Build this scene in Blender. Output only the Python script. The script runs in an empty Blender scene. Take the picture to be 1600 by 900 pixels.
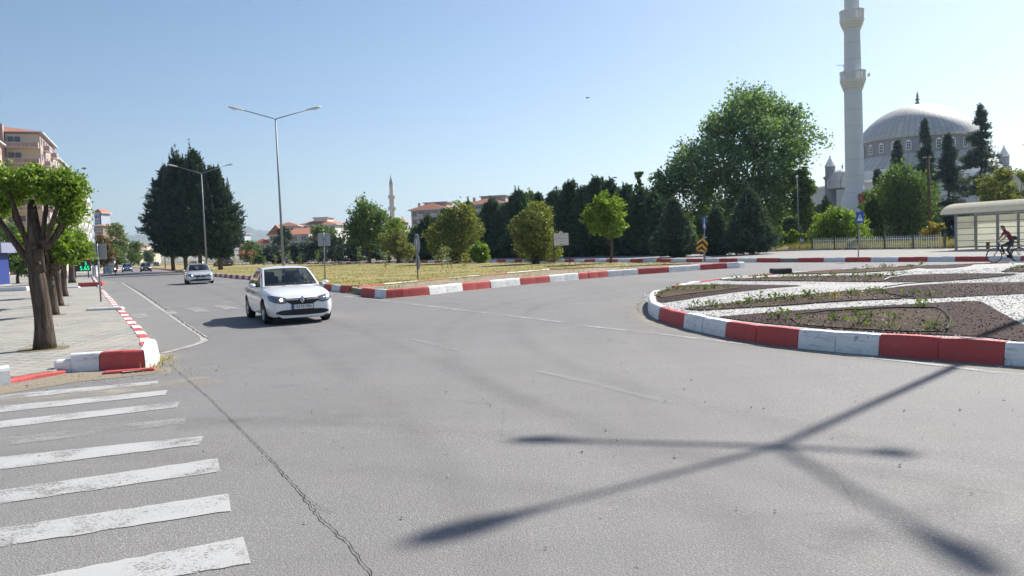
import bpy, bmesh, math, random
import numpy as np
from mathutils import Vector, Matrix
from mathutils.bvhtree import BVHTree

# ------------------------------------------------------------------ camera, world, sun
SC = bpy.context.scene
COL = SC.collection
R = math.radians
EYE = 1.75
FPX = 1250.0
PITCH = math.atan(64 / FPX)
ROLL = math.atan(0.039)
fwd = np.array([0, math.cos(PITCH), -math.sin(PITCH)])
up0 = np.array([0, math.sin(PITCH), math.cos(PITCH)])
rt0 = np.array([1.0, 0, 0])
rt = math.cos(ROLL) * rt0 - math.sin(ROLL) * up0
up = math.sin(ROLL) * rt0 + math.cos(ROLL) * up0
cam = bpy.data.cameras.new('camera')
cam.sensor_width = 36
cam.lens = 36 * FPX / 1600
cam.clip_end = 40000
cam.clip_start = 0.1
camo = bpy.data.objects.new('camera', cam)
COL.objects.link(camo)
camo.matrix_world = Matrix(((rt[0], up[0], -fwd[0], 0), (rt[1], up[1], -fwd[1], 0), (rt[2], up[2], -fwd[2], EYE), (0, 0, 0, 1)))
SC.camera = camo

SUN_EL = 40.0
SUN_DIR = Vector((0.698 * math.cos(R(SUN_EL)), 0.716 * math.cos(R(SUN_EL)), math.sin(R(SUN_EL)))).normalized()
w = bpy.data.worlds.new('World')
SC.world = w
w.use_nodes = True
wn = w.node_tree
sky = wn.nodes.new('ShaderNodeTexSky')
sky.sky_type = 'NISHITA'
sky.sun_disc = False
sky.sun_elevation = R(SUN_EL)
sky.sun_rotation = math.atan2(SUN_DIR.x, SUN_DIR.y)
sky.altitude = 200
sky.air_density = 1.0
sky.dust_density = 1.1
sky.ozone_density = 3.2
wn.links.new(sky.outputs[0], wn.nodes['Background'].inputs[0])
wn.nodes['Background'].inputs[1].default_value = 0.072
sl = bpy.data.lights.new('sun', 'SUN')
sl.energy = 4.6
sl.angle = R(0.42)
sl.color = (1.0, 0.955, 0.88)
so = bpy.data.objects.new('sun', sl)
COL.objects.link(so)
so.rotation_euler = SUN_DIR.to_track_quat('Z', 'Y').to_euler()
so.location = SUN_DIR * 60
SC.view_settings.view_transform = 'Standard'
SC.view_settings.look = 'None'
SC.view_settings.exposure = 0.82
SC.view_settings.gamma = 1
SC.cycles.max_bounces = 7
SC.cycles.diffuse_bounces = 3
SC.cycles.transparent_max_bounces = 12
SC.cycles.volume_bounces = 0
HAZE = 0.00012
SC.cycles.use_denoising = True

# ------------------------------------------------------------------ survey helpers: sight lines from the photographer's standpoint to points on the ground
def ray(x, y): return fwd * FPX + rt * (x - 800) - up * (y - 450)
def g(x, y, z=0.0):
    d = ray(x, y); t = (z - EYE) / d[2]
    return (float(d[0] * t), float(d[1] * t))
def at(x, y, Y):
    d = ray(x, y)
    return (float(d[0] * Y / d[1]), float(Y), float(EYE + d[2] * Y / d[1]))
def hz(x): return 450 - 64 - 0.039 * (x - 800)
def atX(x, Y): return at(x, hz(x), Y)[0]
def topz(x, y, Y): return at(x, y, Y)[2]

# ------------------------------------------------------------------ materials
MATS = {}
class NT:
    def __init__(s, name):
        s.m = bpy.data.materials.new(name); s.m.use_nodes = True
        s.t = s.m.node_tree; s.n = s.t.nodes; s.b = s.n['Principled BSDF']; s.out = s.n['Material Output']
        MATS[name] = s.m
    def node(s, t, **k):
        n = s.n.new(t)
        for a, v in k.items(): setattr(n, a, v)
        return n
    def link(s, a, b): s.t.links.new(a, b)
    def coord(s, scale=(1, 1, 1), rot=(0, 0, 0), kind='Object'):
        tc = s.node('ShaderNodeTexCoord'); mp = s.node('ShaderNodeMapping')
        mp.inputs['Scale'].default_value = scale; mp.inputs['Rotation'].default_value = rot
        s.link(tc.outputs[kind], mp.inputs[0]); return mp.outputs[0]
    def noise(s, scale, detail=4, rough=0.6, vec=None, dist=0):
        n = s.node('ShaderNodeTexNoise'); n.inputs['Scale'].default_value = scale
        n.inputs['Detail'].default_value = detail; n.inputs['Roughness'].default_value = rough
        n.inputs['Distortion'].default_value = dist
        s.link(vec if vec is not None else s.coord(), n.inputs['Vector']); return n.outputs[0]
    def voro(s, scale, vec=None, feature='F1', out='Distance', rnd=1):
        n = s.node('ShaderNodeTexVoronoi'); n.feature = feature; n.inputs['Scale'].default_value = scale
        n.inputs['Randomness'].default_value = rnd
        s.link(vec if vec is not None else s.coord(), n.inputs['Vector']); return n.outputs[out]
    def ramp(s, fac, stops, interp='LINEAR'):
        n = s.node('ShaderNodeValToRGB'); n.color_ramp.interpolation = interp
        e = n.color_ramp.elements
        while len(e) > 1: e.remove(e[-1])
        e[0].position = stops[0][0]; e[0].color = c4(stops[0][1])
        for p, c in stops[1:]:
            x = e.new(p); x.color = c4(c)
        s.link(fac, n.inputs[0]); return n.outputs[0]
    def mix(s, fac, a, b, mode='MIX'):
        n = s.node('ShaderNodeMix', data_type='RGBA', blend_type=mode)
        for i, v in ((0, fac), (6, a), (7, b)):
            if isinstance(v, (int, float)): n.inputs[i].default_value = v if i == 0 else c4(v)
            elif isinstance(v, tuple): n.inputs[i].default_value = c4(v)
            else: s.link(v, n.inputs[i])
        return n.outputs[2]
    def math(s, op, a, b=0.0):
        n = s.node('ShaderNodeMath', operation=op)
        for i, v in ((0, a), (1, b)):
            if isinstance(v, (int, float)): n.inputs[i].default_value = v
            else: s.link(v, n.inputs[i])
        return n.outputs[0]
    def bump(s, h, strength=0.3, dist=0.02):
        n = s.node('ShaderNodeBump'); n.inputs['Strength'].default_value = strength; n.inputs['Distance'].default_value = dist
        s.link(h, n.inputs['Height']); s.link(n.outputs[0], s.b.inputs['Normal']); return n.outputs[0]
    def col(s, c):
        if isinstance(c, tuple): s.b.inputs['Base Color'].default_value = c4(c)
        else: s.link(c, s.b.inputs['Base Color'])
    def rough(s, r):
        if isinstance(r, (int, float)): s.b.inputs['Roughness'].default_value = r
        else: s.link(r, s.b.inputs['Roughness'])
def c4(c):
    if isinstance(c, (int, float)): return (c, c, c, 1)
    return tuple(c) + (1,) if len(c) == 3 else tuple(c)
def sc(c, k): return tuple(min(1, x * k) for x in c)

def plain(name, color, rough=0.6, metal=0.0, var=0.18, scale=6.0, bump=0.0, spec=0.5, coat=0.0, grime=None):
    t = NT(name)
    n = t.noise(scale, 5, 0.65)
    c = t.mix(n, sc(color, 1 - var), sc(color, 1 + var))
    if grime:
        gm = t.ramp(t.noise(scale * 0.6, 6, 0.7), [(0.5, 0.0), (0.72, 1.0)])
        c = t.mix(gm, c, grime)
    t.col(c); t.rough(rough); t.b.inputs['Metallic'].default_value = metal
    t.b.inputs['Specular IOR Level'].default_value = spec
    t.b.inputs['Coat Weight'].default_value = coat; t.b.inputs['Coat Roughness'].default_value = 0.05
    if bump: t.bump(t.noise(scale * 6, 4, 0.6), bump, 0.01)
    return t.m

def emit(name, color, strength):
    t = NT(name); t.col(sc(color, 0.3)); t.b.inputs['Emission Color'].default_value = c4(color); t.b.inputs['Emission Strength'].default_value = strength
    return t.m

def leafmat(name, dark, mid, light, trans=0.35, patch=0.6, gloss=0.12):
    t = NT(name)
    gm = t.node('ShaderNodeNewGeometry')
    c = t.ramp(gm.outputs['Random Per Island'], [(0.0, dark), (0.55, mid), (1.0, light)])
    n = t.noise(patch, 3, 0.6)
    c = t.mix(t.ramp(n, [(0.35, 0.0), (0.7, 1.0)]), c, t.mix(0.5, c, mid))
    d = t.node('ShaderNodeBsdfDiffuse'); t.link(c, d.inputs[0])
    tr = t.node('ShaderNodeBsdfTranslucent')
    tc = t.mix(1.0, c, (1.25, 1.2, 0.55), 'MULTIPLY'); t.link(tc, tr.inputs[0])
    gl = t.node('ShaderNodeBsdfGlossy'); gl.inputs['Roughness'].default_value = 0.5; gl.inputs[0].default_value = (1, 1, 1, 1)
    m1 = t.node('ShaderNodeMixShader'); m1.inputs[0].default_value = trans
    t.link(d.outputs[0], m1.inputs[1]); t.link(tr.outputs[0], m1.inputs[2])
    m2 = t.node('ShaderNodeMixShader'); m2.inputs[0].default_value = gloss * 0.22
    t.link(m1.outputs[0], m2.inputs[1]); t.link(gl.outputs[0], m2.inputs[2])
    t.link(m2.outputs[0], t.out.inputs[0])
    return t.m

# asphalt: pale worn surface with exposed aggregate, tyre polish along the driving lines
def asphalt(name, base, stones=True, streak=1.0):
    t = NT(name)
    big = t.noise(0.12, 4, 0.55)
    med = t.noise(0.9, 5, 0.6)
    rot = (0, 0, R(-25))
    st = t.noise(1.0, 4, 0.6, t.coord((1.1, 0.05, 1), rot))
    st2 = t.noise(1.0, 4, 0.6, t.coord((0.10, 1.7, 1), (0, 0, R(-24))))
    fine = t.noise(75, 3, 0.7)
    sy = t.node('ShaderNodeSeparateXYZ'); t.link(t.coord(), sy.inputs[0])
    tone_y = t.ramp(t.math('ADD', t.math('MULTIPLY', sy.outputs[1], 0.03), t.math('MULTIPLY', t.noise(0.16, 4, 0.6), 0.45)), [(0.25, 0.0), (0.75, 1.0)])   # tint along Y: paler near the camera, blending through noise to darker beyond
    c = t.mix(t.ramp(big, [(0.3, 0.0), (0.7, 1.0)]), sc(base, 0.88), sc(base, 1.10))
    c = t.mix(t.math('MULTIPLY', t.ramp(st, [(0.35, 0.0), (0.7, 1.0)]), 0.5 * streak), c, sc(base, 0.78))
    c = t.mix(t.math('MULTIPLY', t.ramp(st2, [(0.45, 0.0), (0.7, 1.0)]), 0.30 * streak), c, sc(base, 1.18))
    c = t.mix(t.math('MULTIPLY', t.ramp(med, [(0.5, 0.0), (0.8, 1.0)]), 0.4), c, sc((base[0] * 1.08, base[1] * 1.02, base[2] * 0.92), 1.12))
    c = t.mix(t.ramp(fine, [(0.30, 0.75), (0.62, 0.0)]), c, sc(base, 0.52))
    if stones:
        v = t.node('ShaderNodeTexVoronoi'); v.inputs['Scale'].default_value = 80
        t.link(t.coord(), v.inputs['Vector'])
        pick = t.ramp(v.outputs['Color'], [(0.52, 0.0), (0.64, 1.0)])
        core = t.ramp(v.outputs['Distance'], [(0.25, 1.0), (0.5, 0.0)])
        patchy = t.ramp(t.noise(0.5, 3, 0.5), [(0.35, 0.25), (0.65, 1.0)])
        c = t.mix(t.math('MULTIPLY', t.math('MULTIPLY', pick, core), t.math('MULTIPLY', patchy, 0.55)), c, (0.50, 0.48, 0.455))
        spots = t.ramp(t.voro(2.2), [(0.02, 1.0), (0.045, 0.0)])
        c = t.mix(t.math('MULTIPLY', spots, 0.7), c, sc(base, 0.3))
        t.bump(t.math('ADD', fine, t.math('MULTIPLY', v.outputs['Distance'], -0.8)), 0.55, 0.008)
    # thin dark shrinkage cracks here and there
    ce = t.voro(0.35, t.coord(), 'DISTANCE_TO_EDGE')
    wob = t.math('ADD', ce, t.math('MULTIPLY', t.math('SUBTRACT', t.noise(6, 4, 0.7), 0.5), 0.03))
    cm = t.math('MULTIPLY', t.ramp(wob, [(0.0, 1.0), (0.004, 0.0)]), t.ramp(t.noise(0.2, 2, 0.5), [(0.52, 0.0), (0.62, 0.55)]))
    c = t.mix(cm, c, sc(base, 0.35))
    c = t.mix(1.0, c, t.mix(tone_y, (1.17, 1.165, 1.15), (0.94, 0.94, 0.945)), 'MULTIPLY')
    t.col(c); t.rough(0.82); t.b.inputs['Specular IOR Level'].default_value = 0.35
    return t.m

def paint(name, color, wear=0.5, scale=3.0, fade=1.0):
    t = NT(name)
    n = t.noise(scale, 8, 0.75); f = t.noise(55, 3, 0.7)
    big = t.noise(0.7, 3, 0.5)
    s = t.math('ADD', t.math('ADD', t.math('MULTIPLY', n, 0.55), t.math('MULTIPLY', f, 0.45)), t.math('MULTIPLY', t.math('SUBTRACT', big, 0.5), 0.35))
    a = t.ramp(s, [(wear - 0.08, 0.0), (wear + 0.05, fade)])
    t.col(t.mix(t.noise(1.4, 4, 0.6), sc(color, 0.82), color)); t.rough(0.7)
    tr = t.node('ShaderNodeBsdfTransparent'); mx = t.node('ShaderNodeMixShader')
    t.link(a, mx.inputs[0]); t.link(tr.outputs[0], mx.inputs[1]); t.link(t.b.outputs[0], mx.inputs[2])
    t.link(mx.outputs[0], t.out.inputs[0])
    return t.m

def kerbpaint(name, color, under=(0.40, 0.38, 0.35), amount=0.59):
    t = NT(name)
    n = t.noise(7, 8, 0.75)
    chip = t.ramp(n, [(amount, 0.0), (amount + 0.03, 1.0)])
    c = t.mix(t.noise(2.2, 5, 0.6), sc(color, 0.8), sc(color, 1.08))
    gl = t.ramp(t.noise(3.0, 6, 0.75, t.coord((1, 1, 2.5))), [(0.52, 0.0), (0.78, 0.5)])
    c = t.mix(gl, c, sc((0.30, 0.27, 0.23), 0.9))
    scuff = t.ramp(t.noise(1.0, 6, 0.7, t.coord((2.2, 2.2, 22))), [(0.56, 0.0), (0.66, 0.45)])
    c = t.mix(scuff, c, sc(under, 0.45))
    c = t.mix(chip, c, under)
    t.col(c); t.rough(0.75); t.bump(t.noise(30, 5, 0.7), 0.35, 0.01)
    return t.m

def dirt(name, a, b, c3, scale=3.0, bump=0.8, dist=0.04, stones=None):
    t = NT(name)
    n = t.noise(scale, 8, 0.7); n2 = t.noise(scale * 0.12, 4, 0.6); f = t.noise(scale * 14, 4, 0.7)
    c = t.mix(t.ramp(n, [(0.35, 0.0), (0.65, 1.0)]), a, b)
    c = t.mix(t.ramp(n2, [(0.4, 0.0), (0.65, 0.8)]), c, c3)
    c = t.mix(t.ramp(f, [(0.3, 0.6), (0.6, 0.0)]), c, sc(a, 0.45))
    t.col(c); t.rough(0.95); t.b.inputs['Specular IOR Level'].default_value = 0.15
    t.bump(t.math('ADD', n, t.math('MULTIPLY', f, 0.6)), bump, dist)
    return t.m

def gravel(name, lo, hi, scale=26, gap=0.35, dist=0.03):
    t = NT(name)
    v = t.node('ShaderNodeTexVoronoi'); v.inputs['Scale'].default_value = scale; t.link(t.coord(), v.inputs['Vector'])
    c = t.mix(v.outputs['Color'], lo, hi)
    e = t.ramp(v.outputs['Distance'], [(0.35, 0.0), (0.75, 1.0)])
    c = t.mix(e, c, sc(lo, gap))
    c = t.mix(t.ramp(t.noise(0.8, 4, 0.6), [(0.45, 0.0), (0.75, 0.35)]), c, sc((lo[0], lo[1] * 0.95, lo[2] * 0.85), 0.8))
    t.col(c); t.rough(0.9); t.b.inputs['Specular IOR Level'].default_value = 0.2
    t.bump(t.math('MULTIPLY', v.outputs['Distance'], -1.0), 1.0, dist)
    return t.m

def pavers(name, rotz, ca, cb, cm):
    t = NT(name)
    b = t.node('ShaderNodeTexBrick'); b.offset = 0.5
    t.link(t.coord((1, 1, 1), (0, 0, rotz)), b.inputs['Vector'])
    b.inputs['Scale'].default_value = 1.0; b.inputs['Brick Width'].default_value = 0.36; b.inputs['Row Height'].default_value = 0.27
    b.inputs['Mortar Size'].default_value = 0.022; b.inputs['Mortar Smooth'].default_value = 0.3
    b.inputs['Color1'].default_value = c4(ca); b.inputs['Color2'].default_value = c4(cb); b.inputs['Mortar'].default_value = c4(cm)
    c = t.mix(t.ramp(t.noise(0.5, 5, 0.6), [(0.4, 0.0), (0.7, 0.6)]), b.outputs[0], sc((ca[0], ca[1] * 0.94, ca[2] * 0.84), 1.1))
    c = t.mix(t.ramp(t.noise(2.2, 7, 0.7), [(0.5, 0.0), (0.75, 0.5)]), c, sc(cm, 1.0))
    c = t.mix(t.ramp(t.noise(60, 3, 0.7), [(0.3, 0.4), (0.6, 0.0)]), c, sc(ca, 0.55))
    t.col(c); t.rough(0.88); t.b.inputs['Specular IOR Level'].default_value = 0.25
    t.bump(t.math('SUBTRACT', t.math('MULTIPLY', t.noise(40, 3, 0.6), 0.25), b.outputs['Fac']), 0.6, 0.012)
    return t.m

def bark(name, a, b):
    t = NT(name)
    n = t.noise(1, 6, 0.7, t.coord((22, 22, 1.6))); n2 = t.noise(3, 4, 0.6)
    c = t.mix(t.ramp(n, [(0.35, 0.0), (0.62, 1.0)]), sc(a, 0.38), sc(b, 1.15))
    c = t.mix(t.ramp(n2, [(0.4, 0.0), (0.7, 0.6)]), c, a)
    t.col(c); t.rough(0.95); t.b.inputs['Specular IOR Level'].default_value = 0.15
    t.bump(n, 1.0, 0.06)
    return t.m

def carpaint(name, color, metal=0.0, flake=0.0):
    t = NT(name)
    dust = t.ramp(t.noise(2.0, 5, 0.6), [(0.4, 0.0), (0.8, 0.25)])
    t.col(t.mix(dust, color, sc((0.5, 0.47, 0.42), max(color) * 1.2 + 0.06)))
    t.rough(0.35); t.b.inputs['Metallic'].default_value = metal
    t.b.inputs['Coat Weight'].default_value = 1.0; t.b.inputs['Coat Roughness'].default_value = 0.06
    return t.m

def glass(name, tint, alpha=0.45, rough=0.03):
    t = NT(name)
    d = t.node('ShaderNodeBsdfTransparent'); d.inputs[0].default_value = c4(tint)
    gl = t.node('ShaderNodeBsdfGlossy'); gl.inputs['Roughness'].default_value = rough; gl.inputs[0].default_value = (0.95, 0.97, 1, 1)
    fr = t.node('ShaderNodeLayerWeight'); fr.inputs[0].default_value = 0.5
    mx = t.node('ShaderNodeMixShader'); t.link(t.math('ADD', t.math('MULTIPLY', t.math('POWER', fr.outputs['Facing'], 4.0), 0.8), 0.055), mx.inputs[0])
    t.link(d.outputs[0], mx.inputs[1]); t.link(gl.outputs[0], mx.inputs[2]); t.link(mx.outputs[0], t.out.inputs[0])
    return t.m

def translucent(name, color, k=0.5):
    t = NT(name)
    d = t.node('ShaderNodeBsdfDiffuse'); tr = t.node('ShaderNodeBsdfTranslucent')
    c = t.mix(t.noise(1.5, 5, 0.6), sc(color, 0.85), color)
    t.link(c, d.inputs[0]); t.link(c, tr.inputs[0])
    mx = t.node('ShaderNodeMixShader'); mx.inputs[0].default_value = k
    t.link(d.outputs[0], mx.inputs[1]); t.link(tr.outputs[0], mx.inputs[2]); t.link(mx.outputs[0], t.out.inputs[0])
    return t.m

ROADB = (0.222, 0.213, 0.209)
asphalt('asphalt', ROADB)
asphalt('concrete_lane', (0.255, 0.248, 0.235), True, 0.5)
asphalt('asphalt_far', (0.21, 0.205, 0.205), False)
paint('road_paint', (0.53, 0.525, 0.51), 0.45, 2.2, 0.88)
paint('road_paint_worn', (0.46, 0.455, 0.44), 0.50, 2.2, 0.75)
paint('road_paint_faint', (0.46, 0.45, 0.43), 0.50, 1.6, 0.62)
kerbpaint('kerb_white', (0.88, 0.87, 0.84))
kerbpaint('kerb_red', (0.56, 0.085, 0.075), (0.42, 0.30, 0.26), 0.66)
plain('concrete', (0.38, 0.36, 0.33), 0.9, var=0.25, scale=4, bump=0.4, grime=(0.22, 0.2, 0.17))
plain('crack_tar', (0.03, 0.028, 0.026), 0.95)
paint('road_paint_ghost', (0.40, 0.39, 0.38), 0.50, 1.8, 0.38)
dirt('sand_dirt', (0.30, 0.25, 0.19), (0.40, 0.34, 0.27), (0.26, 0.22, 0.15), 2.5, 0.5, 0.03)
dirt('dry_lawn', (0.33, 0.275, 0.12), (0.44, 0.36, 0.19), (0.24, 0.235, 0.08), 1.2, 0.8, 0.05)
dirt('earth', (0.20, 0.17, 0.10), (0.28, 0.24, 0.15), (0.12, 0.13, 0.06), 0.4, 0.5, 0.05)
dirt('bed_soil', (0.115, 0.082, 0.056), (0.215, 0.16, 0.11), (0.085, 0.06, 0.042), 5.0, 1.0, 0.08)
gravel('white_gravel', (0.47, 0.455, 0.425), (0.70, 0.69, 0.665), 20, 0.62, 0.02)
gravel('dark_gravel', (0.055, 0.030, 0.026), (0.125, 0.068, 0.058), 40, 0.3)
pavers('pavers', R(26), (0.42, 0.405, 0.375), (0.33, 0.315, 0.29), (0.17, 0.155, 0.135))
pavers('pavers_far', R(-30), (0.34, 0.33, 0.32), (0.30, 0.29, 0.28), (0.2, 0.19, 0.18))
bark('bark', (0.085, 0.062, 0.047), (0.16, 0.125, 0.10))
bark('bark_pale', (0.20, 0.17, 0.13), (0.30, 0.26, 0.21))
bark('pole_wood', (0.13, 0.085, 0.06), (0.20, 0.14, 0.10))
plain('galvanised', (0.26, 0.27, 0.30), 0.55, 0.3, 0.1, 3)
plain('lamp_housing', (0.62, 0.61, 0.58), 0.5, 0.2, 0.1, 5)
plain('sign_back', (0.36, 0.38, 0.41), 0.5, 0.35, 0.12, 3)
plain('post_grey', (0.28, 0.29, 0.31), 0.5, 0.6, 0.15, 4)
plain('black_metal', (0.03, 0.03, 0.035), 0.5, 0.3)
plain('black_plastic', (0.018, 0.018, 0.02), 0.45, spec=0.4)
plain('rubber', (0.022, 0.021, 0.02), 0.85, var=0.3, scale=12)
plain('rim_silver', (0.45, 0.46, 0.48), 0.35, 0.8)
plain('chrome', (0.75, 0.76, 0.78), 0.15, 1.0, 0.03)
plain('interior_dark', (0.035, 0.036, 0.04), 0.8)
plain('seat_fabric', (0.05, 0.052, 0.06), 0.9)
plain('white_sign', (0.70, 0.69, 0.70), 0.5, var=0.08, grime=(0.5, 0.48, 0.47))
plain('sign_ink', (0.28, 0.26, 0.30), 0.6)
plain('sign_blue', (0.02, 0.10, 0.42), 0.4)
plain('sign_white', (0.78, 0.79, 0.80), 0.4, var=0.05)
plain('sign_yellow', (0.75, 0.38, 0.03), 0.45)
plain('sign_black', (0.03, 0.028, 0.03), 0.5)
plain('plate_white', (0.72, 0.72, 0.71), 0.4, var=0.05)
for nm, col_ in (('white_paint', (0.86, 0.86, 0.85)), ):
    carpaint(nm, col_)
carpaint('silver_paint', (0.66, 0.67, 0.69), 0.35)
carpaint('dark_paint', (0.035, 0.022, 0.03), 0.2)
carpaint('blue_paint', (0.10, 0.15, 0.30), 0.4)
carpaint('black_paint', (0.02, 0.022, 0.028), 0.2)
glass('windscreen_glass', (0.60, 0.66, 0.66))
glass('side_glass', (0.32, 0.36, 0.37))
glass('lens_glass', (0.85, 0.88, 0.9))
plain('lamp_reflector', (0.30, 0.31, 0.33), 0.25, 0.8, 0.35, 25)
emit('lit_headlamp', (1.0, 0.80, 0.50), 5.0)
emit('lit_headlamp_white', (1.0, 0.97, 0.92), 3.0)
emit('led_green', (0.02, 0.75, 0.35), 1.1)
emit('led_red', (0.9, 0.06, 0.04), 1.1)
emit('led_amber', (0.9, 0.45, 0.04), 1.1)

# ------------------------------------------------------------------ mesh helpers
def link(o, parent=None):
    COL.objects.link(o)
    if parent: o.parent = parent
    return o
def tag(o, label, cat, group=None, kind=None):
    if label: o['label'] = label
    if cat: o['category'] = cat
    if group: o['group'] = group
    if kind: o['kind'] = kind
    return o
def struct(o): o['kind'] = 'structure'; return o
def thing(name, label, cat, loc=(0, 0, 0), rz=0.0, group=None):
    e = bpy.data.objects.new(name, None); e.empty_display_size = 0.3
    COL.objects.link(e); e.location = loc; e.rotation_euler = (0, 0, rz)
    return tag(e, label, cat, group)
def dup_tree(o, parent=None):
    c = o.copy(); COL.objects.link(c)
    if parent: c.parent = parent
    for ch in [x for x in o.children]: dup_tree(ch, c)
    return c
def place_copy(src, loc, rz, label, group=None, scale=None):
    c = dup_tree(src); c.location = loc; c.rotation_euler = (0, 0, rz)
    if label: c['label'] = label
    if group: c['group'] = group
    if scale: c.scale = scale if hasattr(scale, '__len__') else (scale,) * 3
    return c

class MB:
    def __init__(s): s.v = []; s.f = []; s.m = []
    def add(s, vs, fs, mat=0, T=None):
        b = len(s.v)
        if T is not None: vs = [tuple(T @ Vector(p)) for p in vs]
        s.v += [tuple(p) for p in vs]
        s.f += [tuple(i + b for i in f) for f in fs]
        s.m += ([mat] * len(fs) if isinstance(mat, int) else list(mat))
        return s
    def box(s, c, d, mat=0, rz=0.0, T=None, bev=0.0):
        x, y, z = d[0] / 2, d[1] / 2, d[2] / 2
        if bev <= 0:
            vs = [(a * x, b * y, e * z) for e in (-1, 1) for b in (-1, 1) for a in (-1, 1)]
            fs = [(0, 2, 3, 1), (4, 5, 7, 6), (0, 1, 5, 4), (2, 6, 7, 3), (0, 4, 6, 2), (1, 3, 7, 5)]
        else:
            vs = []; fs = []
            pts = [(-x + bev, -y), (x - bev, -y), (x, -y + bev), (x, y - bev), (x - bev, y), (-x + bev, y), (-x, y - bev), (-x, -y + bev)]
            for zz, k in ((-z, 0), (z - bev, 0), (z, 1)):
                for px, py in pts:
                    q = 1 if not k else max(0.0, 1 - bev / max(x, y))
                    vs.append((px * (1 - k * bev / x), py * (1 - k * bev / y), zz))
            for L in (0, 8):
                for i in range(8): fs.append((L + i, L + (i + 1) % 8, L + 8 + (i + 1) % 8, L + 8 + i))
            fs.append(tuple(range(7, -1, -1))); fs.append(tuple(range(16, 24)))
        A = Matrix.Translation(c) @ Matrix.Rotation(rz, 4, 'Z')
        return s.add(vs, fs, mat, A if T is None else T @ A)
    def tube(s, pts, rad, n=8, mat=0, T=None, cap=True):
        pts = [Vector(p) for p in pts]
        if not hasattr(rad, '__len__'): rad = [rad] * len(pts)
        vs = []; fs = []
        prev = None
        for i, p in enumerate(pts):
            d = (pts[min(i + 1, len(pts) - 1)] - pts[max(i - 1, 0)])
            d = d.normalized() if d.length > 1e-9 else Vector((0, 0, 1))
            if prev is None:
                a = Vector((1, 0, 0)) if abs(d.x) < 0.8 else Vector((0, 1, 0))
                a = (a - d * a.dot(d)).normalized()
            else:
                a = prev - d * prev.dot(d)
                a = a.normalized() if a.length > 1e-6 else d.orthogonal().normalized()
            prev = a; b = d.cross(a)
            for k in range(n):
                t = 2 * math.pi * k / n
                vs.append(p + (a * math.cos(t) + b * math.sin(t)) * rad[i])
        for i in range(len(pts) - 1):
            for k in range(n):
                fs.append((i * n + k, i * n + (k + 1) % n, (i + 1) * n + (k + 1) % n, (i + 1) * n + k))
        if cap:
            fs.append(tuple(range(n - 1, -1, -1))); fs.append(tuple(range((len(pts) - 1) * n, len(pts) * n)))
        return s.add(vs, fs, mat, T)
    def lathe(s, prof, n=24, mat=0, c=(0, 0, 0), T=None, mats=None, cap=True):
        vs = []; fs = []; ms = []
        for r_, z in prof:
            for k in range(n):
                t = 2 * math.pi * k / n
                vs.append((c[0] + r_ * math.cos(t), c[1] + r_ * math.sin(t), c[2] + z))
        for i in range(len(prof) - 1):
            for k in range(n):
                fs.append((i * n + k, i * n + (k + 1) % n, (i + 1) * n + (k + 1) % n, (i + 1) * n + k))
                ms.append(mats[i] if mats else mat)
        if cap:
            fs.append(tuple(range(n - 1, -1, -1))); ms.append(mats[0] if mats else mat)
            fs.append(tuple(range((len(prof) - 1) * n, len(prof) * n))); ms.append(mats[-1] if mats else mat)
        return s.add(vs, fs, ms, T)
    def prism(s, poly, z0, z1, mat=0, T=None, side=None, bottom=False):
        n = len(poly)
        zt = z1 if hasattr(z1, '__len__') else [z1] * n
        vs = [(p[0], p[1], z0) for p in poly] + [(p[0], p[1], zt[i]) for i, p in enumerate(poly)]
        fs = [tuple(range(n, 2 * n))] + [(i, (i + 1) % n, n + (i + 1) % n, n + i) for i in range(n)]
        ms = [mat] + [mat if side is None else side] * n
        if bottom: fs.append(tuple(range(n - 1, -1, -1))); ms.append(mat)
        return s.add(vs, fs, ms, T)
    def sheet(s, poly, z, mat=0, T=None):
        return s.add([(p[0], p[1], z) for p in poly], [tuple(range(len(poly)))], mat, T)
    def build(s, name, mats, parent=None, smooth=False, loc=None, bevel=0.0):
        me = bpy.data.meshes.new(name)
        me.from_pydata(s.v, [], s.f)
        mats = mats if isinstance(mats, (list, tuple)) else [mats]
        for m in mats: me.materials.append(MATS[m])
        me.polygons.foreach_set('material_index', s.m)
        if smooth: me.polygons.foreach_set('use_smooth', [True] * len(s.f))
        me.update()
        o = bpy.data.objects.new(name, me)
        if loc: o.location = loc
        link(o, parent)
        if bevel:
            b = o.modifiers.new('bevel', 'BEVEL'); b.width = bevel; b.segments = 2; b.limit_method = 'ANGLE'
        return o
def fixn(o):
    bm = bmesh.new(); bm.from_mesh(o.data); bmesh.ops.recalc_face_normals(bm, faces=bm.faces); bm.to_mesh(o.data); bm.free(); return o
def autosmooth(o, ang=35):
    me = o.data
    me.polygons.foreach_set('use_smooth', [True] * len(me.polygons))
    bm = bmesh.new(); bm.from_mesh(me)
    for e in bm.edges:
        e.smooth = not (len(e.link_faces) == 2 and e.calc_face_angle(0) > R(ang))
    bm.to_mesh(me); bm.free(); return o

def text_geo(txt, size, align='CENTER'):
    c = bpy.data.curves.new('txt', 'FONT'); c.body = txt; c.size = size; c.align_x = align; c.align_y = 'CENTER'
    o = bpy.data.objects.new('txt', c); COL.objects.link(o)
    dg = bpy.context.evaluated_depsgraph_get()
    me = bpy.data.meshes.new_from_object(o.evaluated_get(dg))
    vs = [tuple(v.co) for v in me.vertices]; fs = [tuple(p.vertices) for p in me.polygons]
    bpy.data.objects.remove(o); bpy.data.curves.remove(c); bpy.data.meshes.remove(me)
    return vs, fs

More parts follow.
